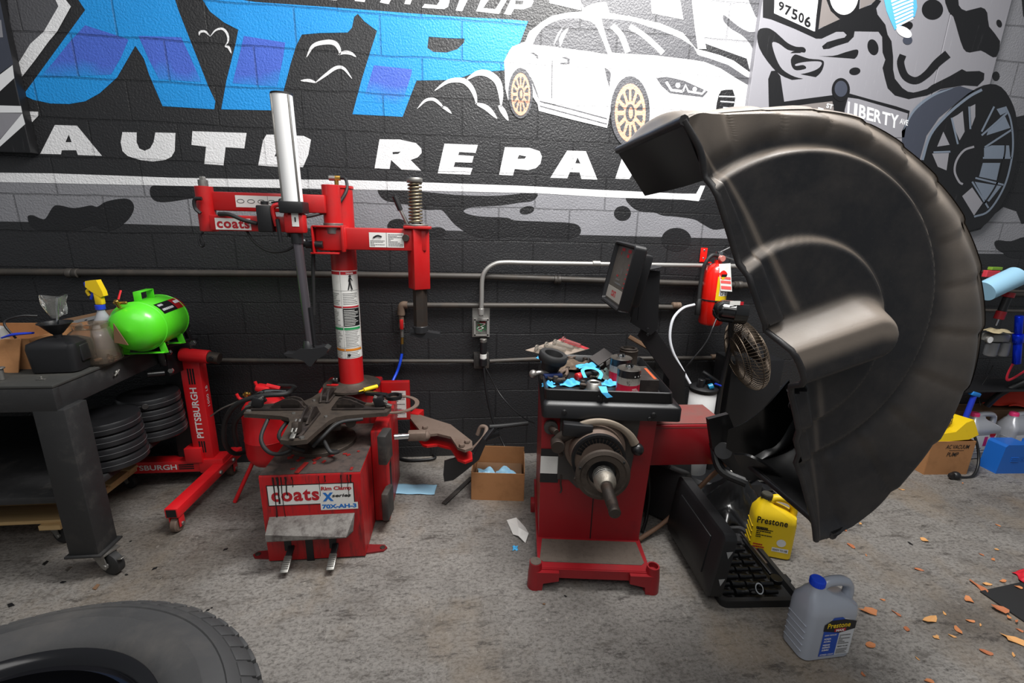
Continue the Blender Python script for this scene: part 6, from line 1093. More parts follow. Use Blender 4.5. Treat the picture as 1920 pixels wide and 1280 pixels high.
for k in range(3):
    b = MB(); a = 2*math.pi*k/3+0.5; d1 = xx*math.cos(a)+yy*math.sin(a); d2 = xx*math.cos(a+1.2)+yy*math.sin(a+1.2); P_ = [cc+d1*0.03-zz*0.01, cc+d1*0.17-zz*0.02, cc+(d1+d2)*0.1, cc+d2*0.15+zz*0.02, cc+d2*0.03+zz*0.01]
    b.add(P_+[p+zz*0.002 for p in P_], [[0, 1, 2, 3, 4], [9, 8, 7, 6, 5]]+[[i, (i+1) % 5, (i+1) % 5+5, i+5] for i in range(5)]); b.build('blade', STLD, fn_)
b = MB(); q = at(1370, 618, 2.42); b.cyl((m0+m1)/2-UZ*0.05, q, 0.016, m=0); b.tube([q, at(1372, 640, 2.45), (q.x+0.01, 2.45, 0.6), (q.x+0.01, 2.45, 0.03)], 0.016, 10, smooth=False, m=0); b.cyl((q.x+0.01, 2.45, 0), (q.x+0.01, 2.45, 0.03), 0.2, 0.18, m=0); b.build('stand', [BLKM, CHR], fn_)
b = MB(); b.tube([at(1343, 598, 2.36), at(1325, 640, 2.3), at(1297, 675, 2.3), at(1283, 692, 2.32)], 0.004, 6); b.build('cord', BLKP, fn_, 60)
# dark cabinet behind the guard
p, q = at(1346, 770, 2.6), at(1402, 668, 2.6); b = MB(); b.box(((p.x+q.x)/2+0.1, 2.62, q.z/2), (q.x-p.x+0.2, 0.2, q.z), bev=0.01); tag(b.build('tall_case', BLKP), 'tall dark case standing against the wall behind the fan cage', 'case')
# fluid extractor
eq = at(1314, 765, 2.45); fe = thing('fluid_extractor', 'white fluid extractor canister with black lid and pump handle behind the red arm', 'fluid extractor', (eq.x, 2.45, 0)); M = F(fe); zt2 = at(1314, 735, 2.4).z
b = MB(M); b.lathe([(0, 0), (0.07, 0), (0.078, 0.01), (0.078, zt2-0.01), (0.07, zt2), (0, zt2)], seg=32); b.build('canister', WSHT, fe, 50)
b = MB(M); b.lathe([(0.08, zt2-0.01), (0.084, zt2), (0.084, zt2+0.012), (0.07, zt2+0.02), (0.03, zt2+0.03), (0, zt2+0.03)], seg=32); b.cyl((-0.035, -0.02, zt2+0.02), (-0.03, -0.02, zt2+0.07), 0.022); b.cyl((0.03, 0.01, zt2+0.02), (0.03, 0.01, zt2+0.06), 0.02); b.tube([(0.075, -0.02, zt2+0.05), (0.02, -0.02, zt2+0.085), (-0.02, 0, zt2+0.11)], 0.012, 8); b.build('lid', BLKP, fe)
b = MB(M); b.cyl((0.0, -0.05, zt2+0.03), (0.025, -0.055, zt2+0.04), 0.018, m=0); b.tube([(0.05, -0.03, zt2+0.045), (0.09, -0.03, zt2+0.03)], 0.006, 8, m=1); b.build('pump_knob', [mat('teal', (20, 120, 160), 0.35), BLUP], fe)
b = MB(); b.tube([at(1302, 571, 2.6), at(1280, 578, 2.58), at(1262, 598, 2.56), at(1256, 630, 2.54), at(1262, 660, 2.52), at(1278, 690, 2.5), at(1294, 719, 2.46)], 0.0085, 10); b.build('hose', mat('milky_hose', (206, 208, 214), 0.35), fe, 60)
# ---------------------------------------------------------------- things in the balancer tray
Ms = BM.copy()
def tray(px, py, z=TRAYZ): return az(px, py, z)
def tin(label, px, py, body, name='rubber_cement_can', h=0.112, r=0.05, group=None, lid=True):
    q = tray(px, py); t = thing(name, label, 'can', (q.x, q.y, TRAYZ+0.001), 20, group); M = F(t)
    b = MB(M); b.lathe([(0, 0), (r-0.001, 0), (r+0.001, 0.003), (r, 0.006), (r, h-0.006), (r+0.0015, h-0.003), (r-0.001, h), (r-0.006, h-0.003), (0, h-0.002)], seg=36); b.build('can_body', body, t, 50)
    b = MB(M)
    if lid: b.lathe([(0, 0), (0.018, 0), (0.018, 0.014), (0.016, 0.018), (0, 0.018)], (0, 0, h-0.003), seg=24); b.build('screw_cap', CHR, t)
    return t, M
CANM, n, p = nt('can_print'); MATS['can'] = CANM; co = n.nodes.new('ShaderNodeTexCoord').outputs['Object']; sp_ = n.nodes.new('ShaderNodeSeparateXYZ'); n.links.new(co, sp_.inputs[0])
mr = n.nodes.new('ShaderNodeMapRange'); mr.inputs[1].default_value = 0; mr.inputs[2].default_value = 0.112; n.links.new(sp_.outputs[2], mr.inputs[0]); rp = n.nodes.new('ShaderNodeValToRGB'); rp.color_ramp.interpolation = 'CONSTANT'; n.links.new(mr.outputs[0], rp.inputs[0]); e = rp.color_ramp.elements
e[0].position = 0; e[0].color = rgb(190, 28, 58); e[1].position = 0.4; e[1].color = rgb(170, 164, 156); k_ = e.new(0.68); k_.color = rgb(40, 36, 38); k_ = e.new(0.97); k_.color = rgb(70, 66, 62)
c = mix(n, ramp(n, noise(n, co, 30, 5, 0.7, (1, 1, 0.4)), 0.56, (0, 0, 0), 0.64, (0.9, 0.9, 0.9)), rp.outputs[0], rgb(26, 24, 24)); n.links.new(c, p.inputs['Base Color']); p.inputs['Roughness'].default_value = 0.3
t, M = tin('red and black cement can at the front of the balancer tray', 1176, 735, CANM); b = MB(M)
for a in (-100, -80, -60, -40): a = math.radians(a); b.lathe([(0, 0), (0.004, 0.0004)], (0.0504*math.cos(a), 0.0504*math.sin(a), 0.086), (math.cos(a), math.sin(a), 0), 4)
lines(b, (-0.02, -0.0508, 0.012), (1, 0, 0), (0, 0, 1), 0.035, 0.022, 4, 0, 5); b.build('can_lettering', WLB, t, 0)
tin('drip-stained cement can just behind the front can in the tray', 1161, 712, CANM)
t, M = tin('small grimy wheel cone lying behind the cans in the tray', 1176, 690, GRM, 'wheel_cone', 0.1, 0.045, None, False); b = MB(M); b.ring([(0.028, 0.098), (0.04, 0.098), (0.042, 0.106), (0.03, 0.108)], seg=28); b.build('cone_lip', STLD, t)
b = MB(); q = tray(1031, 712); d_ = Vector((0.2, -0.12, 1)); b.lathe([(0.034, 0), (0.042, 0.01), (0.048, 0.045), (0.052, 0.05), (0.064, 0.052), (0.068, 0.06), (0.068, 0.085), (0.062, 0.092), (0.044, 0.09), (0.04, 0.07), (0.034, 0.03)], q+Vector((0.0, 0.03, 0.035)), d_, 40); tag(b.build('pressure_cup', RUB, smooth=50), 'large black rubber pressure cup at the left of the tray', 'rubber cup')
q = tray(1030, 712); ht = thing('wheel_nut_handle', 'cast metal nut with round knob handle hanging over the tray edge', 'wing nut', (q.x, q.y, TRAYZ)); b = MB(); b.cyl(q+Vector((0, 0.03, 0.0)), q+Vector((0.0, 0.03, 0.035)), 0.04, 0.034); b.tube([q+Vector((-0.01, 0.0, 0.03)), q+Vector((-0.045, -0.01, 0.04)), q+Vector((-0.07, -0.01, 0.035))], [0.014, 0.01, 0.012], 10); b.sphere(q+Vector((-0.08, -0.012, 0.035)), 0.019); b.build('casting', mat('cast_grey', (150, 146, 142), 0.35, 0.7), ht)
b = MB(); b.box(q+Vector((0.01, -0.025, 0.03)), (0.09, 0.03, 0.02), rotm(0, 0, 10), 0.006); b.build('blue_arm', mat('navy', (28, 40, 78), 0.4), ht)
# blister card of valve stems
A = [at(985, 656, 2.42), at(1045, 670, 2.3), at(1105, 653, 2.3), at(1055, 634, 2.42)]; bc = thing('blister_card', 'dusty blister card of clear fittings propped on the back of the tray', 'blister card', ((A[0]+A[2])/2)[:])
b = MB(); b.add(A+[p-UZ*0.003 for p in A], [[0, 1, 2, 3], [7, 6, 5, 4]]+[[i, i+4, (i+1) % 4+4, (i+1) % 4] for i in range(4)]); b.build('card', mat('card_dusty', (146, 132, 120), 0.7, dirt=0.3, dcol=(110, 100, 90), dscale=10), bc, 0)
b = MB(); b.add([A[3]+UZ*0.001, A[2]+UZ*0.001, A[2]+UZ*0.001+(A[1]-A[2])*0.12, A[3]+UZ*0.001+(A[0]-A[3])*0.12], [[0, 3, 2, 1]]); b.build('red_band', REDI, bc, 0)
for k in (0.12, 0.38, 0.62, 0.85):
    p0 = A[0]+(A[3]-A[0])*k; p1 = A[1]+(A[2]-A[1])*k; b = MB(); b.tube([p0+(p1-p0)*0.25+UZ*0.012, p0+(p1-p0)*0.85+UZ*0.012], 0.013, 10, smooth=False); b.cyl(p0+(p1-p0)*0.2+UZ*0.012, p0+(p1-p0)*0.25+UZ*0.012, 0.02); b.build('clear_fitting', CLR, bc)
# cartons in the tray
q = tray(1132, 700); b = MB(frame((q.x, q.y+0.05, TRAYZ+0.055), 20, -25, 20)); b.box((0, 0, 0), (0.1, 0.07, 0.05), bev=0.001, m=0); b.box((0.02, -0.0355, 0.0), (0.04, 0.001, 0.032), m=1); b.box((-0.03, -0.0355, 0.012), (0.025, 0.001, 0.01), m=1); tag(b.build('small_box', [mat('box_brown_black', (44, 36, 34), 0.5), WLB], smooth=0), 'small dark box with white sticker tilted at the back of the tray', 'box')
q = tray(1216, 736); lb_ = thing('long_box', 'long dark carton with orange stripe on the right of the tray', 'box', (q.x, q.y+0.09, TRAYZ), -6); b = MB(F(lb_)); b.box((0, 0, 0.032), (0.095, 0.2, 0.06), bev=0.001, m=0); b.build('carton', mat('carton_black', (40, 34, 32), 0.45, dirt=0.4, dcol=(86, 74, 66), dscale=8), lb_, 0)
b = MB(F(lb_)); b.box((0.034, -0.01, 0.0625), (0.012, 0.15, 0.001), m=0); b.box((-0.02, 0.03, 0.0625), (0.02, 0.05, 0.001), m=1); b.build('stripe', [mat('orange_ink', (222, 84, 44), 0.5), REDI], lb_, 0)
b = MB(); p = tray(1200, 680); b.M = frame((p.x+0.03, p.y+0.07, TRAYZ+0.085), 8, 24, -30); b.box((0, 0, 0), (0.16, 0.05, 0.006), bev=0.001); tag(b.build('cardboard_strip', CARDD, smooth=0), 'bent strip of brown card lying across the long carton', 'cardboard')
# loose tools, collar, knob, rags
q = tray(1113, 733); b = MB(); b.lathe([(0.03, 0), (0.042, 0.0), (0.042, 0.01), (0.036, 0.02), (0.03, 0.042), (0.026, 0.044), (0.02, 0.04), (0.02, 0.0)], q, (0, 0, 1), 32); tag(b.build('centring_cone', STL, smooth=50), 'small steel cone at the front of the tray beside the blue paper', 'cone')
q = tray(1090, 715); b = MB(); b.tube([q+Vector((-0.01, -0.01, 0.03)), q+Vector((0.06, 0.03, 0.03)), q+Vector((0.14, 0.06, 0.03))], [0.013, 0.012, 0.01], 10, m=0); b.cyl(q+Vector((-0.03, -0.02, 0.03)), q+Vector((-0.005, -0.006, 0.03)), 0.017, m=1); tag(b.build('pick_tool', [INK, mat('red_grip', (190, 34, 38), 0.4)], smooth=50), 'black tool with a round red grip end in the tray', 'tool')
for i, (x, y, ang, lab) in enumerate(((1130, 702, 30, 'black handled pliers in the middle of the tray'), (1085, 690, -20, 'worn iron bar at the back of the tray'), (1060, 700, 65, 'short grimy tool near the rubber cup'))):
    q = tray(x, y); b = MB(frame((q.x, q.y, TRAYZ+0.012), rz=ang)); b.tube([(-0.07, 0.012, 0), (-0.02, 0.014, 0), (0.03, 0, 0)], 0.008, 8, m=0); b.tube([(-0.07, -0.014, 0), (-0.02, -0.012, 0), (0.03, 0, 0)], 0.008, 8, m=0); b.box((0.045, 0, 0), (0.04, 0.02, 0.014), bev=0.004, m=1); tag(b.build('pliers' if i == 0 else 'hand_tool', [INK if i == 0 else BRN, STLD], smooth=50), lab, 'tool')
RAG = mat('rag_brown', (104, 88, 74), 0.9, dirt=0.7, dcol=(46, 40, 36), dscale=14, bump=0.4, bscale=80, th=0.45)
def rag(name, label, c, sx, sy, h, m, seed, cat, fold=9, group=None):
    rn = random.Random(seed); ph = [rn.uniform(0, 6) for _ in range(6)]
    def f(i, j):
        u, v = i*2-1, j*2-1; e = (1-u*u)*(1-v*v); w = 1-0.25*math.sin(ph[4]+v*4)*0.5
        return Vector((c.x+u*sx*w+0.12*sx*math.sin(v*3+ph[0]), c.y+v*sy+0.12*sy*math.sin(u*4+ph[1]), c.z+0.002+h*(0.25+0.75*e)*(0.5+0.5*math.sin(u*fold*0.5+ph[2]+v*2)*math.sin(v*fold*0.6+ph[3]+u))))
    b = MB(); b.grid(f, 22, 18); o = b.build(name, m, smooth=50); md = o.modifiers.new('thick', 'SOLIDIFY'); md.thickness = 0.0015; return tag(o, label, cat, group)
rag('rag', 'bunched brown rag in the middle of the tray', tray(1078, 690), 0.08, 0.06, 0.055, RAG, 1, 'rag'); rag('rag', 'grey-green cloth folded beside the cement cans', tray(1132, 708), 0.05, 0.04, 0.05, mat('cloth_green', (92, 104, 100), 0.9), 2, 'rag'); rag('rag', 'dark oily rag along the left back of the tray', tray(1050, 680), 0.07, 0.07, 0.03, mat('rag_dark', (52, 46, 42), 0.9), 5, 'rag')
SKY = mat('blue_paper', (74, 176, 232), 0.7)
for i, (x, y, sx, sy, h, lab) in enumerate(((1028, 724, 0.028, 0.02, 0.03, 'crumpled blue paper scrap at the front left corner of the tray'), (1070, 722, 0.045, 0.024, 0.035, 'largest crumple of blue paper at the front of the tray'), (1141, 722, 0.04, 0.022, 0.03, 'crumpled blue paper beside the front can'), (1100, 700, 0.05, 0.03, 0.03, 'blue paper strip draped over the tools in the tray'), (1012, 683, 0.018, 0.012, 0.02, 'curl of blue paper beside the rubber cup'))):
    c_ = tray(x, y); c_.z += 0.03 if i == 3 else (0.0 if i != 4 else 0.03); rag('blue_paper', lab, c_, sx, sy, h, SKY, 20+i, 'paper', 8, 'blue paper scraps in the tray')
rn = random.Random(33)
for i, (x, y, lab) in enumerate(((1048, 690, 'grimy iron nut left of the brown rag'), (1072, 676, 'rusty clamp piece at the back left of the tray'), (1098, 684, 'rusty clamp piece behind the blue paper ribbon'), (1048, 718, 'dark socket piece between the two front paper scraps'), (1120, 686, 'worn iron lump in front of the tilted dark box'), (1092, 728, 'flat steel scrap left of the steel cone'), (1108, 712, 'dark iron piece behind the steel cone'), (1150, 700, 'grimy iron piece left of the rear cement can'), (1034, 716, 'small worn iron block at the left front of the tray'))):
    q = tray(x, y, TRAYZ+0.004); b = MB(frame((q.x, q.y, TRAYZ+0.018), rn.uniform(-20, 20), rn.uniform(-20, 20), rn.uniform(0, 180))); a_ = rn.uniform(0.014, 0.024)
    b.box((0, 0, 0), (a_*2, a_, a_), bev=0.005); b.cyl((a_*0.8, 0, -a_*0.3), (a_*0.8, 0, a_*0.9), a_*0.55); b.box((-a_*0.9, 0, a_*0.3), (a_*0.9, a_*1.3, a_*0.5), rotm(0, 20), 0.003)
    tag(b.build('iron_part', [GRM, BRN, STLD][i % 3]), lab, 'metal part', 'loose metal parts in the tray')
P_ = [tray(1124, 728)+UZ*0.035, tray(1143, 722)+UZ*0.04, Vector((0, 0, 0)), Vector((0, 0, 0))]; fY = L2W((0.3, ty0+0.006, 0)).y
P_ = [at(1122, 724, fY+0.03), at(1137, 724, fY+0.03), at(1140, 736, fY), at(1149, 744, fY-0.004), at(1138, 746, fY-0.004), at(1128, 736, fY)]
b = MB(); b.add(P_+[p+Vector((0, 0.001, 0)) for p in P_], [[0, 5, 2, 1], [5, 4, 3, 2], [6, 7, 8, 11], [11, 8, 9, 10]]); tag(b.build('blue_paper', SKY, smooth=0), 'blue paper strip hanging over the front lip of the tray', 'paper')
q = az(1112, 697, TRAYZ+0.045); b = MB(); b.tube([q+Vector((-0.05, -0.05, -0.01)), q+Vector((-0.05, 0, 0.01)), q+Vector((-0.01, 0.02, 0.012)), q+Vector((0.02, 0.0, 0.01)), q+Vector((0.03, -0.03, 0.0)), q+Vector((0.01, -0.07, -0.01))], 0.008, 6, flat=0.12); tag(b.build('blue_paper', SKY, smooth=50), 'long curled ribbon of blue paper on top of the tray clutter', 'paper')
# ================================================================ floor things
def put(px, py): return az(px, py, 0)
bl_, br_ = put(889, 934), put(986, 937); W_ = (br_-bl_).length; rz_ = math.degrees(math.atan2(br_.y-bl_.y, br_.x-bl_.x))
bx = thing('cardboard_box', 'open brown cardboard box with blue towels on the floor between the machines', 'box', ((bl_.x+br_.x)/2, (bl_.y+br_.y)/2+0.11, 0), rz_); M = F(bx); hB = 0.17; D_ = 0.24
b = MB(M)
for c_, s_ in (((0, 0, 0.003), (W_, D_, 0.005)), ((0, -D_/2, hB/2), (W_, 0.004, hB)), ((0, D_/2, hB/2+0.02), (W_, 0.004, hB+0.04)), ((-W_/2, 0, hB/2+0.005), (0.004, D_, hB+0.01)), ((W_/2, 0, hB/2+0.005), (0.004, D_, hB+0.01))): b.box(c_, s_)
b.build('box_walls', CARD, bx, 0)
TOW = mat('towel_blue', (150, 196, 222), 0.8)
for i, (dx, lab) in enumerate(((-0.07, 'crumpled pale blue towel at the left in the cardboard box'), (0.045, 'crumpled stained blue towel at the right in the cardboard box'))):
    c_ = M @ Vector((dx, -0.05, 0.115)); o_ = rag('shop_towel', lab, c_, 0.045+0.01*i, 0.045, 0.06, TOW, 40+i, 'towel', 7)
c_ = M @ Vector((0, 0, 0.006)); b = MB(frame(M.translation, rz=rz_)); b.box((0, 0, 0.06), (W_-0.02, D_-0.02, 0.1), bev=0.01); tag(b.build('packing_filler', CARDD), 'brown crumpled packing under the towels in the box', 'packing')['kind'] = 'stuff'
q = put(775, 918); b = MB(frame((q.x, q.y, 0.002), rz=-6)); b.grid(lambda i, j: Vector((-0.13+0.26*i, -0.05+0.1*j, 0.002+0.004*math.sin(i*7+j*3)**2)), 14, 8); o = b.build('shop_towel', TOW); md = o.modifiers.new('thick', 'SOLIDIFY'); md.thickness = 0.0015; tag(o, 'flat pale blue shop towel on the floor beside the tyre changer', 'towel')
q = put(972, 998); P_ = [put(*p) for p in ((950, 976), (968, 975), (985, 990), (991, 1005), (985, 1019), (972, 1010), (962, 1003))]
b = MB(); n_ = len(P_); b.add([Vector((p.x, p.y, 0.004+0.012*(i % 2))) for i, p in enumerate(P_)]+[Vector((q.x, q.y, 0.03))], [[i, (i+1) % n_, n_] for i in range(n_)][::1]); o = b.build('paper_scrap', WLB, smooth=0); md = o.modifiers.new('thick', 'SOLIDIFY'); md.thickness = 0.001; tag(o, 'torn white paper scrap beside the balancer base', 'paper')
rag('blue_paper', 'tiny blue paper scrap on the floor by the balancer foot', put(966, 1028), 0.012, 0.015, 0.012, SKY, 66, 'paper')
b = MB(); p, q = put(832, 946), put(884, 897); b.bar(p+UZ*0.006, q+UZ*0.006, 0.028, 0.01, bev=0.003); tag(b.build('flat_bar', BLKD), 'flat black iron bar lying on the floor left of the cardboard box', 'bar')
b = MB(); b.tube([put(745, 852)+UZ*0.012, put(800, 850)+UZ*0.012, put(815, 862)+UZ*0.012, put(770, 866)+UZ*0.012, put(748, 862)+UZ*0.012], 0.009, 8); tag(b.build('cable', BLKP, smooth=60), 'black cable looped on the floor behind the tyre changer', 'cable')
b = MB(); b.tube([put(1197, 1018)+UZ*0.02, at(1250, 975, 1.9), at(1320, 905, 1.85), at(1362, 868, 1.75)], 0.011, 12, smooth=True); q0 = None
tag(b.build('coiled_cable', mat('braided', (112, 84, 66), 0.7, bump=0.3), smooth=60), 'brown ribbed cable running from the balancer base up to the guard', 'cable')
b = MB(); b.tube([at(1212, 865, 2.0), at(1218, 920, 2.0), at(1212, 970, 1.98), put(1204, 1000)+UZ*0.01], 0.009, 8); tag(b.build('power_cord', BLKP, smooth=60), 'black cord hanging beside the right side of the balancer body', 'cord')
# socket case
CASE = mat('case_black', (26, 26, 28), 0.45, bump=0.1); SOC = mat('socket_black', (20, 20, 22), 0.3, 0.4)
c0, c1_, c2_ = az(1352, 1140, 0.0), az(1497, 1133, 0.0), az(1388, 1000, 0.04)
ux = (c1_-c0).normalized(); ang_ = math.degrees(math.atan2(ux.y, ux.x)); WX = (c1_-c0).length; LY = 0.46
sc = thing('socket_case', 'open black blow-moulded case of impact sockets on the floor', 'tool case', ((c0.x+c1_.x)/2, (c0.y+c1_.y)/2+0.2, 0), ang_)
CM = frame((c0.x, c0.y, 0), rz=ang_-2); b = MB(CM)
loft(b, [rr(0, WX, 0, LY, 0.0, 0.03), rr(0, WX, 0, LY, 0.03, 0.03), rr(-0.008, WX+0.008, -0.008, LY+0.008, 0.034, 0.03), rr(-0.008, WX+0.008, -0.008, LY+0.008, 0.042, 0.03), rr(0.012, WX-0.012, 0.012, LY-0.012, 0.042, 0.02), rr(0.018, WX-0.018, 0.018, LY-0.018, 0.018, 0.02)])
b.box((WX+0.012, 0.12, 0.03), (0.02, 0.04, 0.02), bev=0.003); b.box((WX+0.012, 0.34, 0.03), (0.02, 0.04, 0.02), bev=0.003); b.build('case_base', CASE, sc)
for r_ in range(9):
    for c_ in range(4):
        x = 0.04+c_*WX*0.19+(0.006 if r_ % 2 else 0); y = 0.045+r_*0.043; L_ = WX*0.165; R_ = 0.0155 if c_ == 1 else 0.012; b = MB(CM); b.lathe([(R_*0.6, 0), (R_, 0.001), (R_, L_*0.45), (R_*0.82, L_*0.55), (R_*0.82, L_), (R_*0.5, L_)], (x-L_/2, y, 0.036), (1, 0, 0), 16)
        o = b.build('socket', SOC)
        tag(o, 'black impact socket, row %s from the front and %s column of the open case' % (['first', 'second', 'third', 'fourth', 'fifth', 'sixth', 'seventh', 'eighth', 'ninth'][r_], ['first', 'second', 'third', 'fourth'][c_]+' left'), 'socket', 'sockets in the open case')
b = MB(CM); b.bar((WX-0.05, 0.13, 0.045), (WX-0.05, 0.36, 0.045), 0.02, 0.014, bev=0.004, m=0); b.cyl((WX-0.05, 0.1, 0.036), (WX-0.05, 0.1, 0.056), 0.024, m=0); b.bar((WX-0.03, 0.2, 0.04), (WX-0.03, 0.42, 0.04), 0.01, 0.01, m=1); tag(b.build('ratchet', [SOC, STLD]), 'black ratchet handle in the right channel of the open case', 'ratchet')
b = MB(CM); b.ring([(0.017, 0), (0.022, 0), (0.022, 0.035), (0.017, 0.035)], (0.155, 0.05, 0.05), (0.3, -0.7, 0.6), 24); tag(b.build('socket', CHR), 'large bright-rimmed socket standing loose at the front of the case', 'socket')
hgt = 0.30; b = MB(); f0 = CM @ Vector((-0.008, 0.0, 0.04)); tlt = at(1380, 1004, f0.y)
LT = Matrix.Translation(f0) @ Matrix.Rotation(math.radians(ang_-2), 4, 'Z') @ Matrix.Rotation(math.radians(-84), 4, 'Y'); b.M = LT   # local x up the lid, y along the hinge, z outward-left
def rz2(x0, x1, y0, y1, z, r=0.03): return rr(x0, x1, y0, y1, z, r)
loft(b, [rz2(0.0, hgt, 0.0, LY, 0.0), rz2(0.0, hgt, 0.0, LY, 0.05), rz2(0.012, hgt-0.012, 0.012, LY-0.012, 0.058)]); b.box((hgt*0.5, LY*0.5, 0.06), (hgt*0.6, LY*0.65, 0.008), bev=0.004); b.build('case_lid', CASE, sc)
b = MB(LT)
for x in (0.07, 0.2): b.prism([(0, 0), (0.035, -0.012), (0.03, 0.014)], (x, -0.0012, 0.02), (1, 0, 0), (0, 0, 1), 0.0012)
b.build('triangle_mark', mat('mark_grey', (150, 150, 150), 0.5), sc, 0)
# second case and black bags behind
b = MB(frame((1.2, 2.4, 0), rz=-8)); b.box((0, 0, 0.13), (0.36, 0.2, 0.25), rotm(-12), 0.03, 0); b.box((0.02, -0.05, 0.27), (0.16, 0.05, 0.02), rotm(-12), 0.01, 0); tag(b.build('black_case', CASE), 'black moulded tool case standing under the red arm', 'tool case')
b = MB(frame((1.06, 2.08, 0), rz=-50)); b.box((0, 0, 0.15), (0.3, 0.1, 0.28), rotm(-14), 0.025, 0); b.box((0.0, -0.02, 0.31), (0.12, 0.03, 0.03), rotm(-14), 0.008, 0); tag(b.build('black_case', CASE), 'dark plastic case leaning behind the socket case lid', 'tool case')
rag('black_sack', 'shiny black plastic sack heaped between the socket case and yellow jug', Vector((1.5, 2.06, 0)), 0.17, 0.2, 0.22, mat('sack_black', (16, 16, 17), 0.28), 71, 'sack', 8)
b = MB(); q = put(1228, 862); q = at(1235, 870, 2.4); b.box((q.x, 2.4, 0.13), (0.16, 0.16, 0.26), bev=0.003); tag(b.build('small_carton', CARD, smooth=0), 'small brown carton behind the balancer under the red arm', 'carton')
for k, (x, y, r_) in enumerate(((1425, 905, 0), (1395, 882, 1))):
    q = at(x, y, 2.2); b = MB(); b.tube([q+Vector((-0.12, 0, -0.03)), q+Vector((0, 0, 0.02)), q+Vector((0.1, 0, -0.01))], 0.014, 8, m=0); b.box(q+Vector((0.02, 0, -0.04)), (0.12, 0.08, 0.08), rotm(20, 10, 30), 0.01, 1); b.box(q+Vector((0.02, 0, -(q.z)/2-0.03)), (0.14, 0.12, max(0.04, q.z-0.05)), bev=0.01, m=1); tag(b.build('jack_part', [STL, BLKM]), ['dark jack frame behind the yellow jug', 'dark jack frame between the sack and the red arm'][k], 'jack')
# coolant jugs
JS = mat('jug_silver', (164, 170, 182), 0.32, 0.15, coat=0.2); BLB = mat('label_blue', (26, 72, 168), 0.4); CAPB = mat('cap_blue', (16, 70, 214), 0.35); CAPK = mat('cap_pink', (226, 60, 120), 0.4)
def jug(name, label, x, y, rz, body, cap, H=0.3, Wj=0.19, Dj=0.115, group=None, s=1):
    t = thing(name, label, 'jug', (x, y, 0), rz, group); M = F(t); b = MB(M)
    w, d = Wj/2, Dj/2
    def sec(z, x0, x1, dd, r=0.028): return [Vector((p.x, p.y, z)) for p in rr(x0, x1, -dd, dd, z, min(r, dd*0.95, (x1-x0)*0.45))]
    loft(b, [sec(0, -w+0.01, w-0.01, d-0.01), sec(0.008, -w, w, d), sec(H*0.62, -w, w, d), sec(H*0.72, -w+0.004, w-0.004, d-0.002), sec(H*0.8, -w+0.012, w-0.05, d-0.016), sec(H*0.86, -w+0.02, w-0.1, d-0.026, 0.02), sec(H*0.9, -w+0.028, w-0.118, d-0.034, 0.018), sec(H*0.94, -w+0.03, w-0.122, d-0.036, 0.018)])
    b.tube([(-w+0.06, 0, H*0.86), (-w+0.09, 0, H*0.955), (w-0.045, 0, H*0.95), (w-0.015, 0, H*0.86), (w-0.014, 0, H*0.68), (w-0.02, 0, H*0.55)], [0.017, 0.017, 0.018, 0.017, 0.018, 0.02], 12, flat=1.1)
    for i in range(5): b.box((-w-0.0, 0, H*(0.12+i*0.09)), (0.004, d*1.5, 0.004), bev=0.0015)
    b.build('jug_body', body, t, 50)
    b = MB(M); cx_ = -w+0.051; b.lathe([(0, H*0.93), (0.024, H*0.93), (0.0245, H*1.0), (0.022, H*1.015), (0, H*1.015)], (cx_, 0, 0), seg=24)
    for i in range(24): a = 2*math.pi*i/24; b.box((cx_+0.0245*math.cos(a), 0.0245*math.sin(a), H*0.97), (0.002, 0.003, H*0.06), Matrix.Rotation(a, 4, 'Z'))
    b.build('cap', cap, t); return t, M, w, d, H
q = put(1545, 1236); t, M, w, d, H = jug('coolant_jug', 'silver coolant jug with blue cap and Prestone MAX label in the foreground', q.x+0.005, q.y+0.055, 2, JS, CAPB, 0.305, 0.2, 0.115)
b = MB(M); y_ = -d-0.0008; x0_, x1_ = -0.04, w-0.016
b.prism([(x0_, 0.022), (x1_, 0.022), (x1_, 0.13), (x1_-0.0, 0.165), (x1_-0.045, 0.185), (x0_+0.02, 0.185), (x0_, 0.16)], (0, y_, 0), (1, 0, 0), (0, 0, 1), 0, 0); xm = x0_+(x1_-x0_)*0.52
b.prism([(x0_, 0.022), (xm, 0.022), (xm, 0.125), (x0_, 0.135)], (0, y_-0.0004, 0), (1, 0, 0), (0, 0, 1), 0, 1); b.prism([(x0_+0.02, 0.178), (x1_-0.045, 0.178), (x1_-0.06, 0.19), (x0_+0.03, 0.19)], (0, y_-0.0004, 0), (1, 0, 0), (0, 0, 1), 0, 1)
b.prism([(x0_-0.003, 0.135), (xm, 0.122), (x1_+0.001, 0.135), (x1_+0.001, 0.168), (x1_-0.045, 0.18), (x0_+0.02, 0.18), (x0_-0.003, 0.162)], (0, y_-0.0008, 0), (1, 0, 0), (0, 0, 1), 0, 2)
b.text('Prestone', (x0_+0.01, y_-0.001, 0.146), UX, UZ, 0.092, 0.022, 3, 0.0004, 0.02, spacing=1.06); b.box((xm, y_-0.001, 0.135), (0.045, 0.0006, 0.013), m=4); b.text('MAX', (xm-0.017, y_-0.0016, 0.130), UX, UZ, 0.034, 0.01, 5, 0.0003, 0.05)
for i, (tx, w_t) in enumerate((('HONDA', 0.028), ('ACURA', 0.028), ('NISSAN', 0.028), ('INFINITI', 0.03), ('SUBARU', 0.028))): b.text(tx, (x0_+0.008, y_-0.001, 0.096-i*0.0115-(0.004 if i > 1 else 0)), UX, UZ, w_t, 0.0075, 5, 0.0003, 0.03)
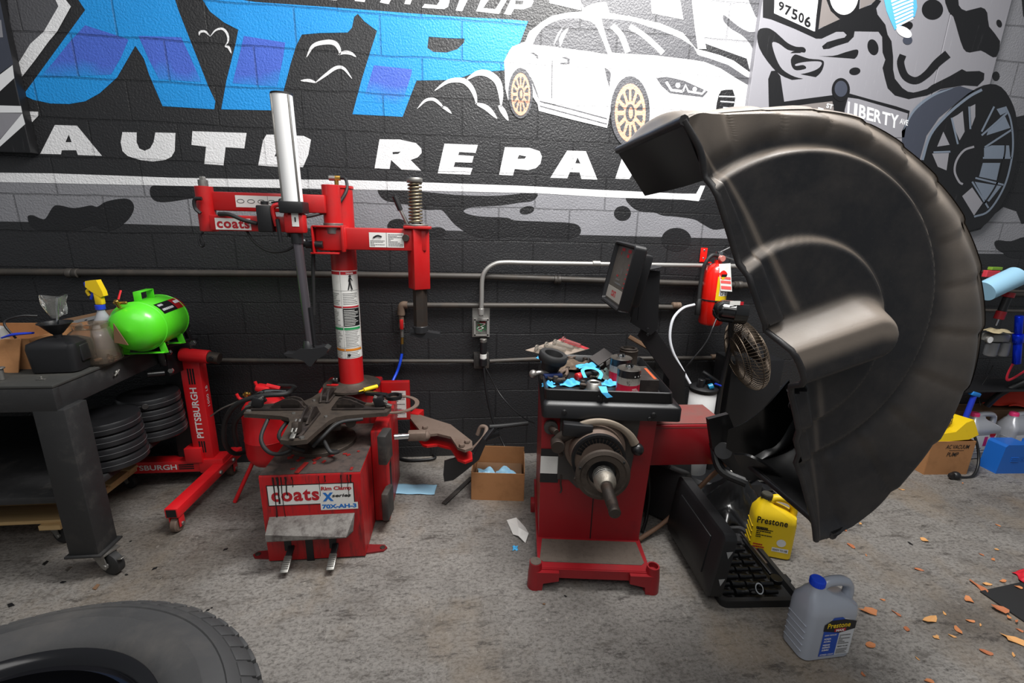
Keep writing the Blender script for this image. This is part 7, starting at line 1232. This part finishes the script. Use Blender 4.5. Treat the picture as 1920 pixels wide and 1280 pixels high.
b.text('ASIAN VEHICLES', (x0_+0.006, y_-0.001, 0.113), UX, UZ, 0.048, 0.006, 5, 0.0003, 0.02); b.text('ANTIFREEZE + COOLANT', (x0_+0.004, y_-0.001, 0.026), UX, UZ, 0.056, 0.006, 5, 0.0003, 0.02); b.text('READY TO USE', (xm+0.006, y_-0.0008, 0.056), UX, UZ, 0.042, 0.006, 2, 0.0003, 0.02)
lines(b, (xm+0.004, y_-0.0004, 0.068), (1, 0, 0), (0, 0, 1), 0.045, 0.045, 6, 6, 4); lines(b, (xm+0.004, y_-0.0004, 0.026), (1, 0, 0), (0, 0, 1), 0.045, 0.024, 4, 6, 8); b.build('label', [mat('label_silver', (196, 198, 202), 0.4), BLB, INK, YEL, REDI, WSHT, GRYI], t, 0)
q = put(1456, 1052); t, M, w, d, H = jug('antifreeze_jug', 'yellow antifreeze jug lettered Prestone behind the socket case', q.x+0.005, q.y+0.08, -22, YEL, mat('cap_grey', (60, 58, 50), 0.5), 0.3, 0.185, 0.12)
b = MB(M); y_ = -d-0.0008; b.text('Prestone', (-w+0.01, y_, 0.178), UX, UZ, 0.13, 0.034, 0, 0.0003, 0.025, spacing=1.08); lines(b, (-w+0.015, y_, 0.1), (1, 0, 0), (0, 0, 1), 0.07, 0.05, 5, 0, 3); lines(b, (-w+0.012, y_, 0.142), (1, 0, 0), (0, 0, 1), 0.05, 0.016, 1, 0, 12, 0.8); quad(b, (0.0, y_, 0.04), (1, 0, 0), (0, 0, 1), 0.07, 0.022, 1); b.text('READY TO USE', (0.004, y_-0.0006, 0.046), UX, UZ, 0.062, 0.01, 0, 0.0003, 0.02); b.lathe([(0, 0), (0.02, 0.0004)], (0.035, y_, 0.09), (0, -1, 0), 20, 1); lines(b, (-w+0.01, y_, 0.03), (1, 0, 0), (0, 0, 1), 0.05, 0.04, 3, 2, 5); b.build('label', [INK, WSHT, REDI], t, 0)
# ================================================================ right cluster
def ptxt(b, s_, a, u, v, w, h, m): b.text(s_, a, u, v, w, h, m, 0.0012, 0.01, 0.2)
q0, q1 = put(1738, 892), put(1818, 891); bxw = (q1-q0).length
ab = thing('cardboard_box', 'brown cardboard box with AC vacuum pump handwriting by the right wall', 'box', ((q0.x+q1.x)/2, q0.y+0.13, 0), -3); M = F(ab); b = MB(M); bh = 0.235
for c_, s_ in (((0, 0, 0.003), (bxw, 0.24, 0.005)), ((0, -0.12, bh/2), (bxw, 0.004, bh)), ((0, 0.12, bh/2), (bxw, 0.004, bh)), ((-bxw/2, 0, bh/2), (0.004, 0.24, bh)), ((bxw/2, 0, bh/2), (0.004, 0.24, bh))): b.box(c_, s_)
b.build('box_walls', CARD, ab, 0); b = MB(M); ptxt(b, 'AC VACUUM', Vector((-0.05, -0.1225, 0.185)), UX, UZ, 0.16, 0.028, 0); ptxt(b, 'PUMP', Vector((-0.03, -0.1225, 0.13)), UX, UZ, 0.08, 0.03, 0); b.box((0.03, -0.1225, 0.172), (0.1, 0.001, 0.002)); b.build('handwriting', INK, ab, 0)
b = MB(M); b.prism([(-0.13, 0), (0.1, 0.02), (0.16, 0.05), (0.11, 0.15), (0.06, 0.13), (0.0, 0.07), (-0.13, 0.05)], (0, 0.0, bh-0.02), (1, 0, 0), (0, 0.1, 1), 0.12, 0); b.box((0.05, -0.062, bh+0.04), (0.07, 0.01, 0.02), rotm(0, -20), 0.003, 1); b.box((0.02, 0.06, bh+0.05), (0.03, 0.09, 0.14), rotm(0, 30), 0.01, 0); tag(b.build('vacuum_pump', [YEL, INK]), 'yellow vacuum pump lying in the handwritten cardboard box', 'pump')
b = MB(M); b.box((-0.06, -0.02, bh+0.125), (0.12, 0.1, 0.065), rotm(0, 0, 8), 0.001, 0); b.box((0.0, -0.072, bh+0.125), (0.004, 0.001, 0.05), m=1); lines(b, (-0.03, -0.0735, bh+0.105), (1, 0, 0), (0, 0, 1), 0.03, 0.04, 4, 1, 2); tag(b.build('small_carton', [CARD, INK], smooth=0), 'small brown carton balanced on top of the yellow pump', 'carton')
b = MB(M); b.tube([(0.16, 0.02, 0.3), (0.22, -0.04, 0.24), (0.23, -0.1, 0.1), (0.15, -0.16, 0.012), (0.02, -0.17, 0.01), (-0.02, -0.17, 0.012)], 0.008, 8); b.tube([(-0.02, -0.17, 0.025), (-0.02, -0.19, 0.025)], 0.02, 10); tag(b.build('pump_cord', BLKP, smooth=60), 'black cord looping from the yellow pump down to the floor', 'cord')
b = MB(); q = put(1775, 890); b.sphere(Vector((q.x, q.y-0.05, 0.026)), 0.026, 20); tag(b.build('rubber_ball', BLKP, smooth=60), 'small black ball on the floor in front of the handwritten box', 'ball')
q = at(1822, 880, 2.5); 
for i, (X, Y, rz, lab) in enumerate(((3.62, 2.56, 4, 'silver oil jug with pink cap beside the handwritten box'), (3.92, 2.55, 4, 'silver oil jug with pink cap behind the blue case'))):
    t, M, w, d, H = jug('oil_jug', lab, X, Y, 150 if i == 5 else rz, mat('jug_bright', (176, 178, 184), 0.3, 0.4), CAPK, 0.32, 0.24, 0.13, 'silver jugs with pink caps'); b = MB(M)
    quad(b, (-w+0.02, -d-0.001, 0.05), (1, 0, 0), (0, 0, 1), 0.17, 0.13, 0); quad(b, (-w+0.09, -d-0.0014, 0.1), (1, 0, 0), (0, 0, 1), 0.03, 0.07, 1); quad(b, (-w+0.14, -d-0.0014, 0.1), (1, 0, 0), (0, 0, 1), 0.035, 0.07, 1); quad(b, (-w+0.13, -d-0.0014, 0.17), (1, 0, 0), (0, 0, 1), 0.05, 0.02, 2); lines(b, (-w+0.02, -d-0.0014, 0.055), (1, 0, 0), (0, 0, 1), 0.15, 0.035, 4, 3, 2+i); b.build('label', [WSHT, mat('label_magenta', (206, 50, 130), 0.4), REDI, GRYI], t, 0)
CB = mat('case_blue', (28, 98, 186), 0.4, bump=0.08); q = put(1862, 893); bc_ = thing('blue_case', 'blue moulded carrying case on the floor at the right edge', 'tool case', (q.x+0.26, q.y+0.07, 0), -3); M = F(bc_); b = MB(M)
b.prism([(-0.2, 0), (0.25, 0), (0.25, 0.2), (0.06, 0.2), (0.06, 0.175), (-0.02, 0.175), (-0.02, 0.205), (-0.17, 0.205), (-0.185, 0.19)], (0, -0.05, 0), (1, 0, 0), (0, 0, 1), -0.11, 0); b.box((0.04, 0.0, 0.19), (0.12, 0.03, 0.025), bev=0.008)
b.build('case_shell', CB, bc_, 30); b = MB(M)
for i in range(3): b.box((-0.1, -0.052, 0.09+i*0.012), (0.05, 0.004, 0.006), bev=0.001)
b.text('540', (-0.06, -0.0508, 0.09), UX, UZ, 0.1, 0.03, 0, 0.001, 0.02); b.build('raised_lettering', CB, bc_, 0)
rag('canvas_bag', 'red and dark canvas bag slumped on a carton at the right edge', Vector((4.15, 2.69, 0.302)), 0.3, 0.07, 0.17, mat('bag_red', (206, 52, 32), 0.7, dirt=0.5, dcol=(40, 38, 38), dscale=4, th=0.55), 81, 'bag', 6)
b = MB(); b.box((3.98, 2.7, 0.15), (0.9, 0.13, 0.3), bev=0.004); tag(b.build('cardboard_box', CARDD, smooth=0), 'long brown carton behind the jugs at the right edge', 'box')
b = MB(); p, q = at(1812, 775, 2.5), at(1826, 742, 2.5); b.cyl(p-UZ*0.06, q, 0.016, m=0); b.box(q+UZ*0.015, (0.07, 0.035, 0.03), rotm(0, 15), 0.008, 1); tag(b.build('mallet', [BLUP, mat('azure', (30, 120, 200), 0.4)]), 'blue handled mallet standing up behind the yellow pump', 'mallet')
# wall rack at the right with hanging tools
rk = thing('tool_rack', 'dark wire tool rack on the wall at the right edge', 'rack', at(1880, 720, 2.6)[:]); 
for y in (512, 548, 585, 720): b = MB(); b.tube([at(1700, y-6, 2.7), at(2000, y, 2.7)], 0.011, 8, smooth=False); b.build('rail', PIP, rk)
for x in (1760, 1990): b = MB(); b.box(((at(x, 600, 2.7).x), 2.72, (at(x, 500, 2.7).z+at(x, 725, 2.7).z)/2), (0.03, 0.03, at(x, 500, 2.7).z-at(x, 725, 2.7).z+0.1), bev=0.003); b.build('upright', BLKM, rk)
b = MB(); s0, s1 = at(1760, 724, 2.6), at(2000, 728, 2.6); b.box(((s0.x+s1.x)/2, 2.6, s0.z), (s1.x-s0.x, 0.22, 0.015), bev=0.003); b.build('shelf', BLKM, rk)
p, q = at(1846, 546, 2.45), at(1905, 518, 2.45); b = MB(); d = q-p; b.lathe([(0.02, 0), (0.062, 0), (0.062, d.length), (0.02, d.length), (0.02, d.length*0.5)], p, d, 36); tag(b.build('paper_towel_roll', TOW, smooth=50), 'roll of pale blue paper towel sticking out at the right edge', 'paper roll')
gun = thing('air_tool', 'red and black air tool hanging under the paper roll', 'tool', at(1885, 570, 2.5)[:]); p, q = at(1872, 598, 2.5), at(1893, 548, 2.5); d = q-p
b = MB(); b.cyl(p, p+d*0.3, 0.026, m=0); b.cyl(p+d*0.3, p+d*0.82, 0.022, m=1); b.cyl(p+d*0.82, q, 0.03, m=0); b.build('tool_body', [mat('tool_red', (150, 26, 34), 0.35), BLKP], gun); b = MB(); b.cyl(p-d*0.25, p, 0.006); b.build('tool_bit', CHR, gun)
fl_ = thing('air_regulator', 'grey air filter and regulator with round gauge on the rack shelf', 'regulator', at(1870, 660, 2.5)[:])
for x in (1856, 1878): q = at(x, 662, 2.5); b = MB(); b.lathe([(0, 0), (0.03, 0), (0.034, 0.01), (0.034, 0.09), (0, 0.09)], q-UZ*0.015, (0, 0, 1), 24); b.build('bowl', mat('bowl_grey', (120, 122, 126), 0.35, 0.3), fl_)
q = at(1867, 632, 2.5); b = MB(); b.box(q, (0.13, 0.07, 0.05), bev=0.008); b.build('regulator_head', mat('cast_pale', (128, 128, 124), 0.5), fl_); q = at(1852, 636, 2.46); b = MB(); b.cyl(q, q+Vector((0, -0.015, 0)), 0.024, m=0); b.cyl(q+Vector((0, -0.015, 0)), q+Vector((0, -0.016, 0)), 0.02, m=1); b.build('gauge', [STL, WSHT], fl_)
rag('work_glove', 'tan work glove lying on top of the air regulator', at(1868, 622, 2.47), 0.07, 0.05, 0.03, mat('glove_tan', (170, 156, 124), 0.9), 91, 'glove')
b = MB(); p, q = at(1906, 681, 2.45), at(1911, 592, 2.45); d = q-p; b.cyl(p, p+d*0.45, 0.021); b.cyl(p+d*0.45, p+d*0.62, 0.027); b.cyl(p+d*0.62, q, 0.02); tag(b.build('flashlight', mat('anodised_blue', (10, 50, 214), 0.22, 0.7), smooth=50), 'bright blue metal flashlight hanging at the right edge', 'flashlight')
b = MB(); b.tube([at(1912, 660, 2.5), at(1890, 700, 2.5), at(1893, 712, 2.5), at(1930, 690, 2.5)], 0.01, 8, flat=0.4); tag(b.build('red_strap', mat('strap_red', (190, 26, 48), 0.6), smooth=60), 'red strap loop hanging below the blue flashlight', 'strap')
b = MB(); b.tube([at(1850, 760, 2.6), at(1880, 735, 2.55), at(1940, 708, 2.5)], 0.02, 10); tag(b.build('black_hose', BLKP, smooth=60), 'thick black hose crossing the dark wall at the right edge', 'hose')
b = MB(); b.tube([at(1838, 760, 2.55), at(1835, 735, 2.6), at(1855, 700, 2.6), at(1862, 685, 2.6)], 0.003, 6); tag(b.build('cord', BLKP, smooth=60), 'thin tangled cord hanging below the air regulator', 'cord')
b = MB(); q = at(1858, 513, 2.68); b.box(q, (0.1, 0.03, 0.045), bev=0.004, m=0); b.box(q+Vector((0.02, 0, 0.035)), (0.08, 0.03, 0.02), bev=0.003, m=1); tag(b.build('small_packet', [mat('packet_red', (206, 60, 74), 0.5), mat('packet_green', (120, 160, 50), 0.5)], smooth=0), 'small red and green packet on the rack beside the paper roll', 'packet')
# mat and red bag corner
P_ = [put(1837, 1110), put(1913, 1093), put(2100, 1130), put(2060, 1230), put(1920, 1167)]; b = MB(); b.prism([(p.x, p.y) for p in P_], (0, 0, 0.001), (1, 0, 0), (0, 1, 0), 0.006); tag(b.build('rubber_mat', RUB, smooth=0), 'black rubber mat corner at the lower right edge', 'mat')
rag('red_cloth', 'corner of red cloth beyond the rubber mat at the right edge', put(1950, 1086), 0.1, 0.05, 0.05, mat('cloth_red', (200, 24, 44), 0.7), 95, 'cloth')
# leaves and litter
LF = [mat('leaf_a', (190, 122, 76), 0.7), mat('leaf_b', (168, 100, 64), 0.7), mat('leaf_c', (204, 150, 92), 0.7)]
spots = [(1630, 1147, 26), (1680, 1150, 12), (1743, 1164, 30), (1794, 1181, 16), (1595, 1023, 16), (1690, 918, 12), (1805, 906, 8), (1722, 1068, 14), (1733, 1013, 18), (1862, 1049, 10), (1835, 1100, 26), (1850, 1096, 16), (1815, 1124, 20), (1870, 1143, 24), (1755, 1195, 10), (1632, 1210, 14), (1850, 1224, 14), (1900, 1201, 26), (1742, 1277, 14), (1700, 1180, 10), (1786, 1193, 9), (1890, 1160, 9), (1905, 1168, 9), (1868, 1030, 8), (1624, 1041, 7), (1585, 995, 7), (1613, 982, 7), (1871, 985, 8), (1840, 1040, 9), (1770, 1150, 8), (1820, 1165, 14), (1912, 1182, 8), (1838, 1172, 7), (1655, 1125, 7), (1618, 1265, 8), (1900, 1228, 10), (1880, 1090, 14), (1570, 1120, 6), (1720, 1235, 6), (1910, 1105, 12)]
LEAFL = {0: 'large dry leaf just right of the silver jug handle', 1: 'slender leaf between the silver jug and the pale pointed leaf', 2: 'largest pale pointed leaf midway between the silver jug and the mat', 3: 'upright folded leaf right of the pale pointed leaf', 4: 'dark reddish leaf below the tip of the wheel guard', 5: 'lone leaf on the floor in front of the handwritten box, left', 6: 'lone small leaf right below the black ball', 8: 'pale leaf in the middle of the open floor below the wheel guard', 10: 'leaf just above the corner of the rubber mat', 12: 'long leaf at the left corner of the rubber mat', 13: 'leaf lying across the edge of the rubber mat', 14: 'small leaf just below the pale pointed leaf', 15: 'leaf beside the lower label of the silver jug', 16: 'leaf below the rubber mat at the lower right', 17: 'longest curled leaf at the right frame edge', 18: 'leaf at the bottom frame edge right of the silver jug'}
rn = random.Random(11)
for i, (x, y, L) in enumerate(spots):
    q = put(x, y); s_ = L*0.00125; a0 = rn.uniform(0, 6.28); el = rn.uniform(0.35, 0.7); z0 = 0.002+(0.008 if x > 1850 and y > 1095 and y < 1170 else 0)
    P_ = []
    for k in range(9):
        a = 2*math.pi*k/9; rr3 = s_*(1+0.35*rn.uniform(-1, 1)); dx, dy = rr3*math.cos(a), rr3*el*math.sin(a); P_.append(Vector((q.x+dx*math.cos(a0)-dy*math.sin(a0), q.y+dx*math.sin(a0)+dy*math.cos(a0), z0+0.25*s_*abs(math.sin(a+1)))))
    b = MB(); b.add(P_+[Vector((q.x, q.y, z0))]+[p-UZ*0.0012 for p in P_], [[k, (k+1) % 9, 9] for k in range(9)]+[[k, k+10, (k+1) % 9+10, (k+1) % 9] for k in range(9)]); tag(b.build('dry_leaf', LF[i % 3], smooth=0), LEAFL.get(i, 'small dry orange-brown leaf on the concrete in the lower right'), 'leaf', 'dry leaves scattered on the floor')
lit = [(85, 1056, 12, INK), (128, 1067, 12, STL), (180, 1101, 14, CARDD), (245, 1015, 4, INK), (423, 1030, 8, INK), (290, 1066, 8, INK), (20, 1135, 12, INK), (118, 1092, 8, INK), (237, 1078, 5, INK), (390, 1144, 5, INK), (397, 1140, 3, INK), (1020, 1133, 5, CARDD), (1706, 1019, 9, INK), (1060, 1118, 5, INK)]
for i, (x, y, L, m_) in enumerate(lit):
    q = put(x, y); s_ = L*0.0013; b = MB(frame((q.x, q.y, 0.0025), rz=rn.uniform(0, 180))); b.prism([(-s_, -s_*0.4), (s_*0.6, -s_*0.5), (s_, s_*0.2), (-s_*0.4, s_*0.5)], (0, 0, -0.0015), (1, 0, 0), (0, 1, 0), 0.003)
    tag(b.build('debris_chip', m_, smooth=0), 'tiny dark chip of debris on the concrete floor', 'debris', 'debris chips on the floor')
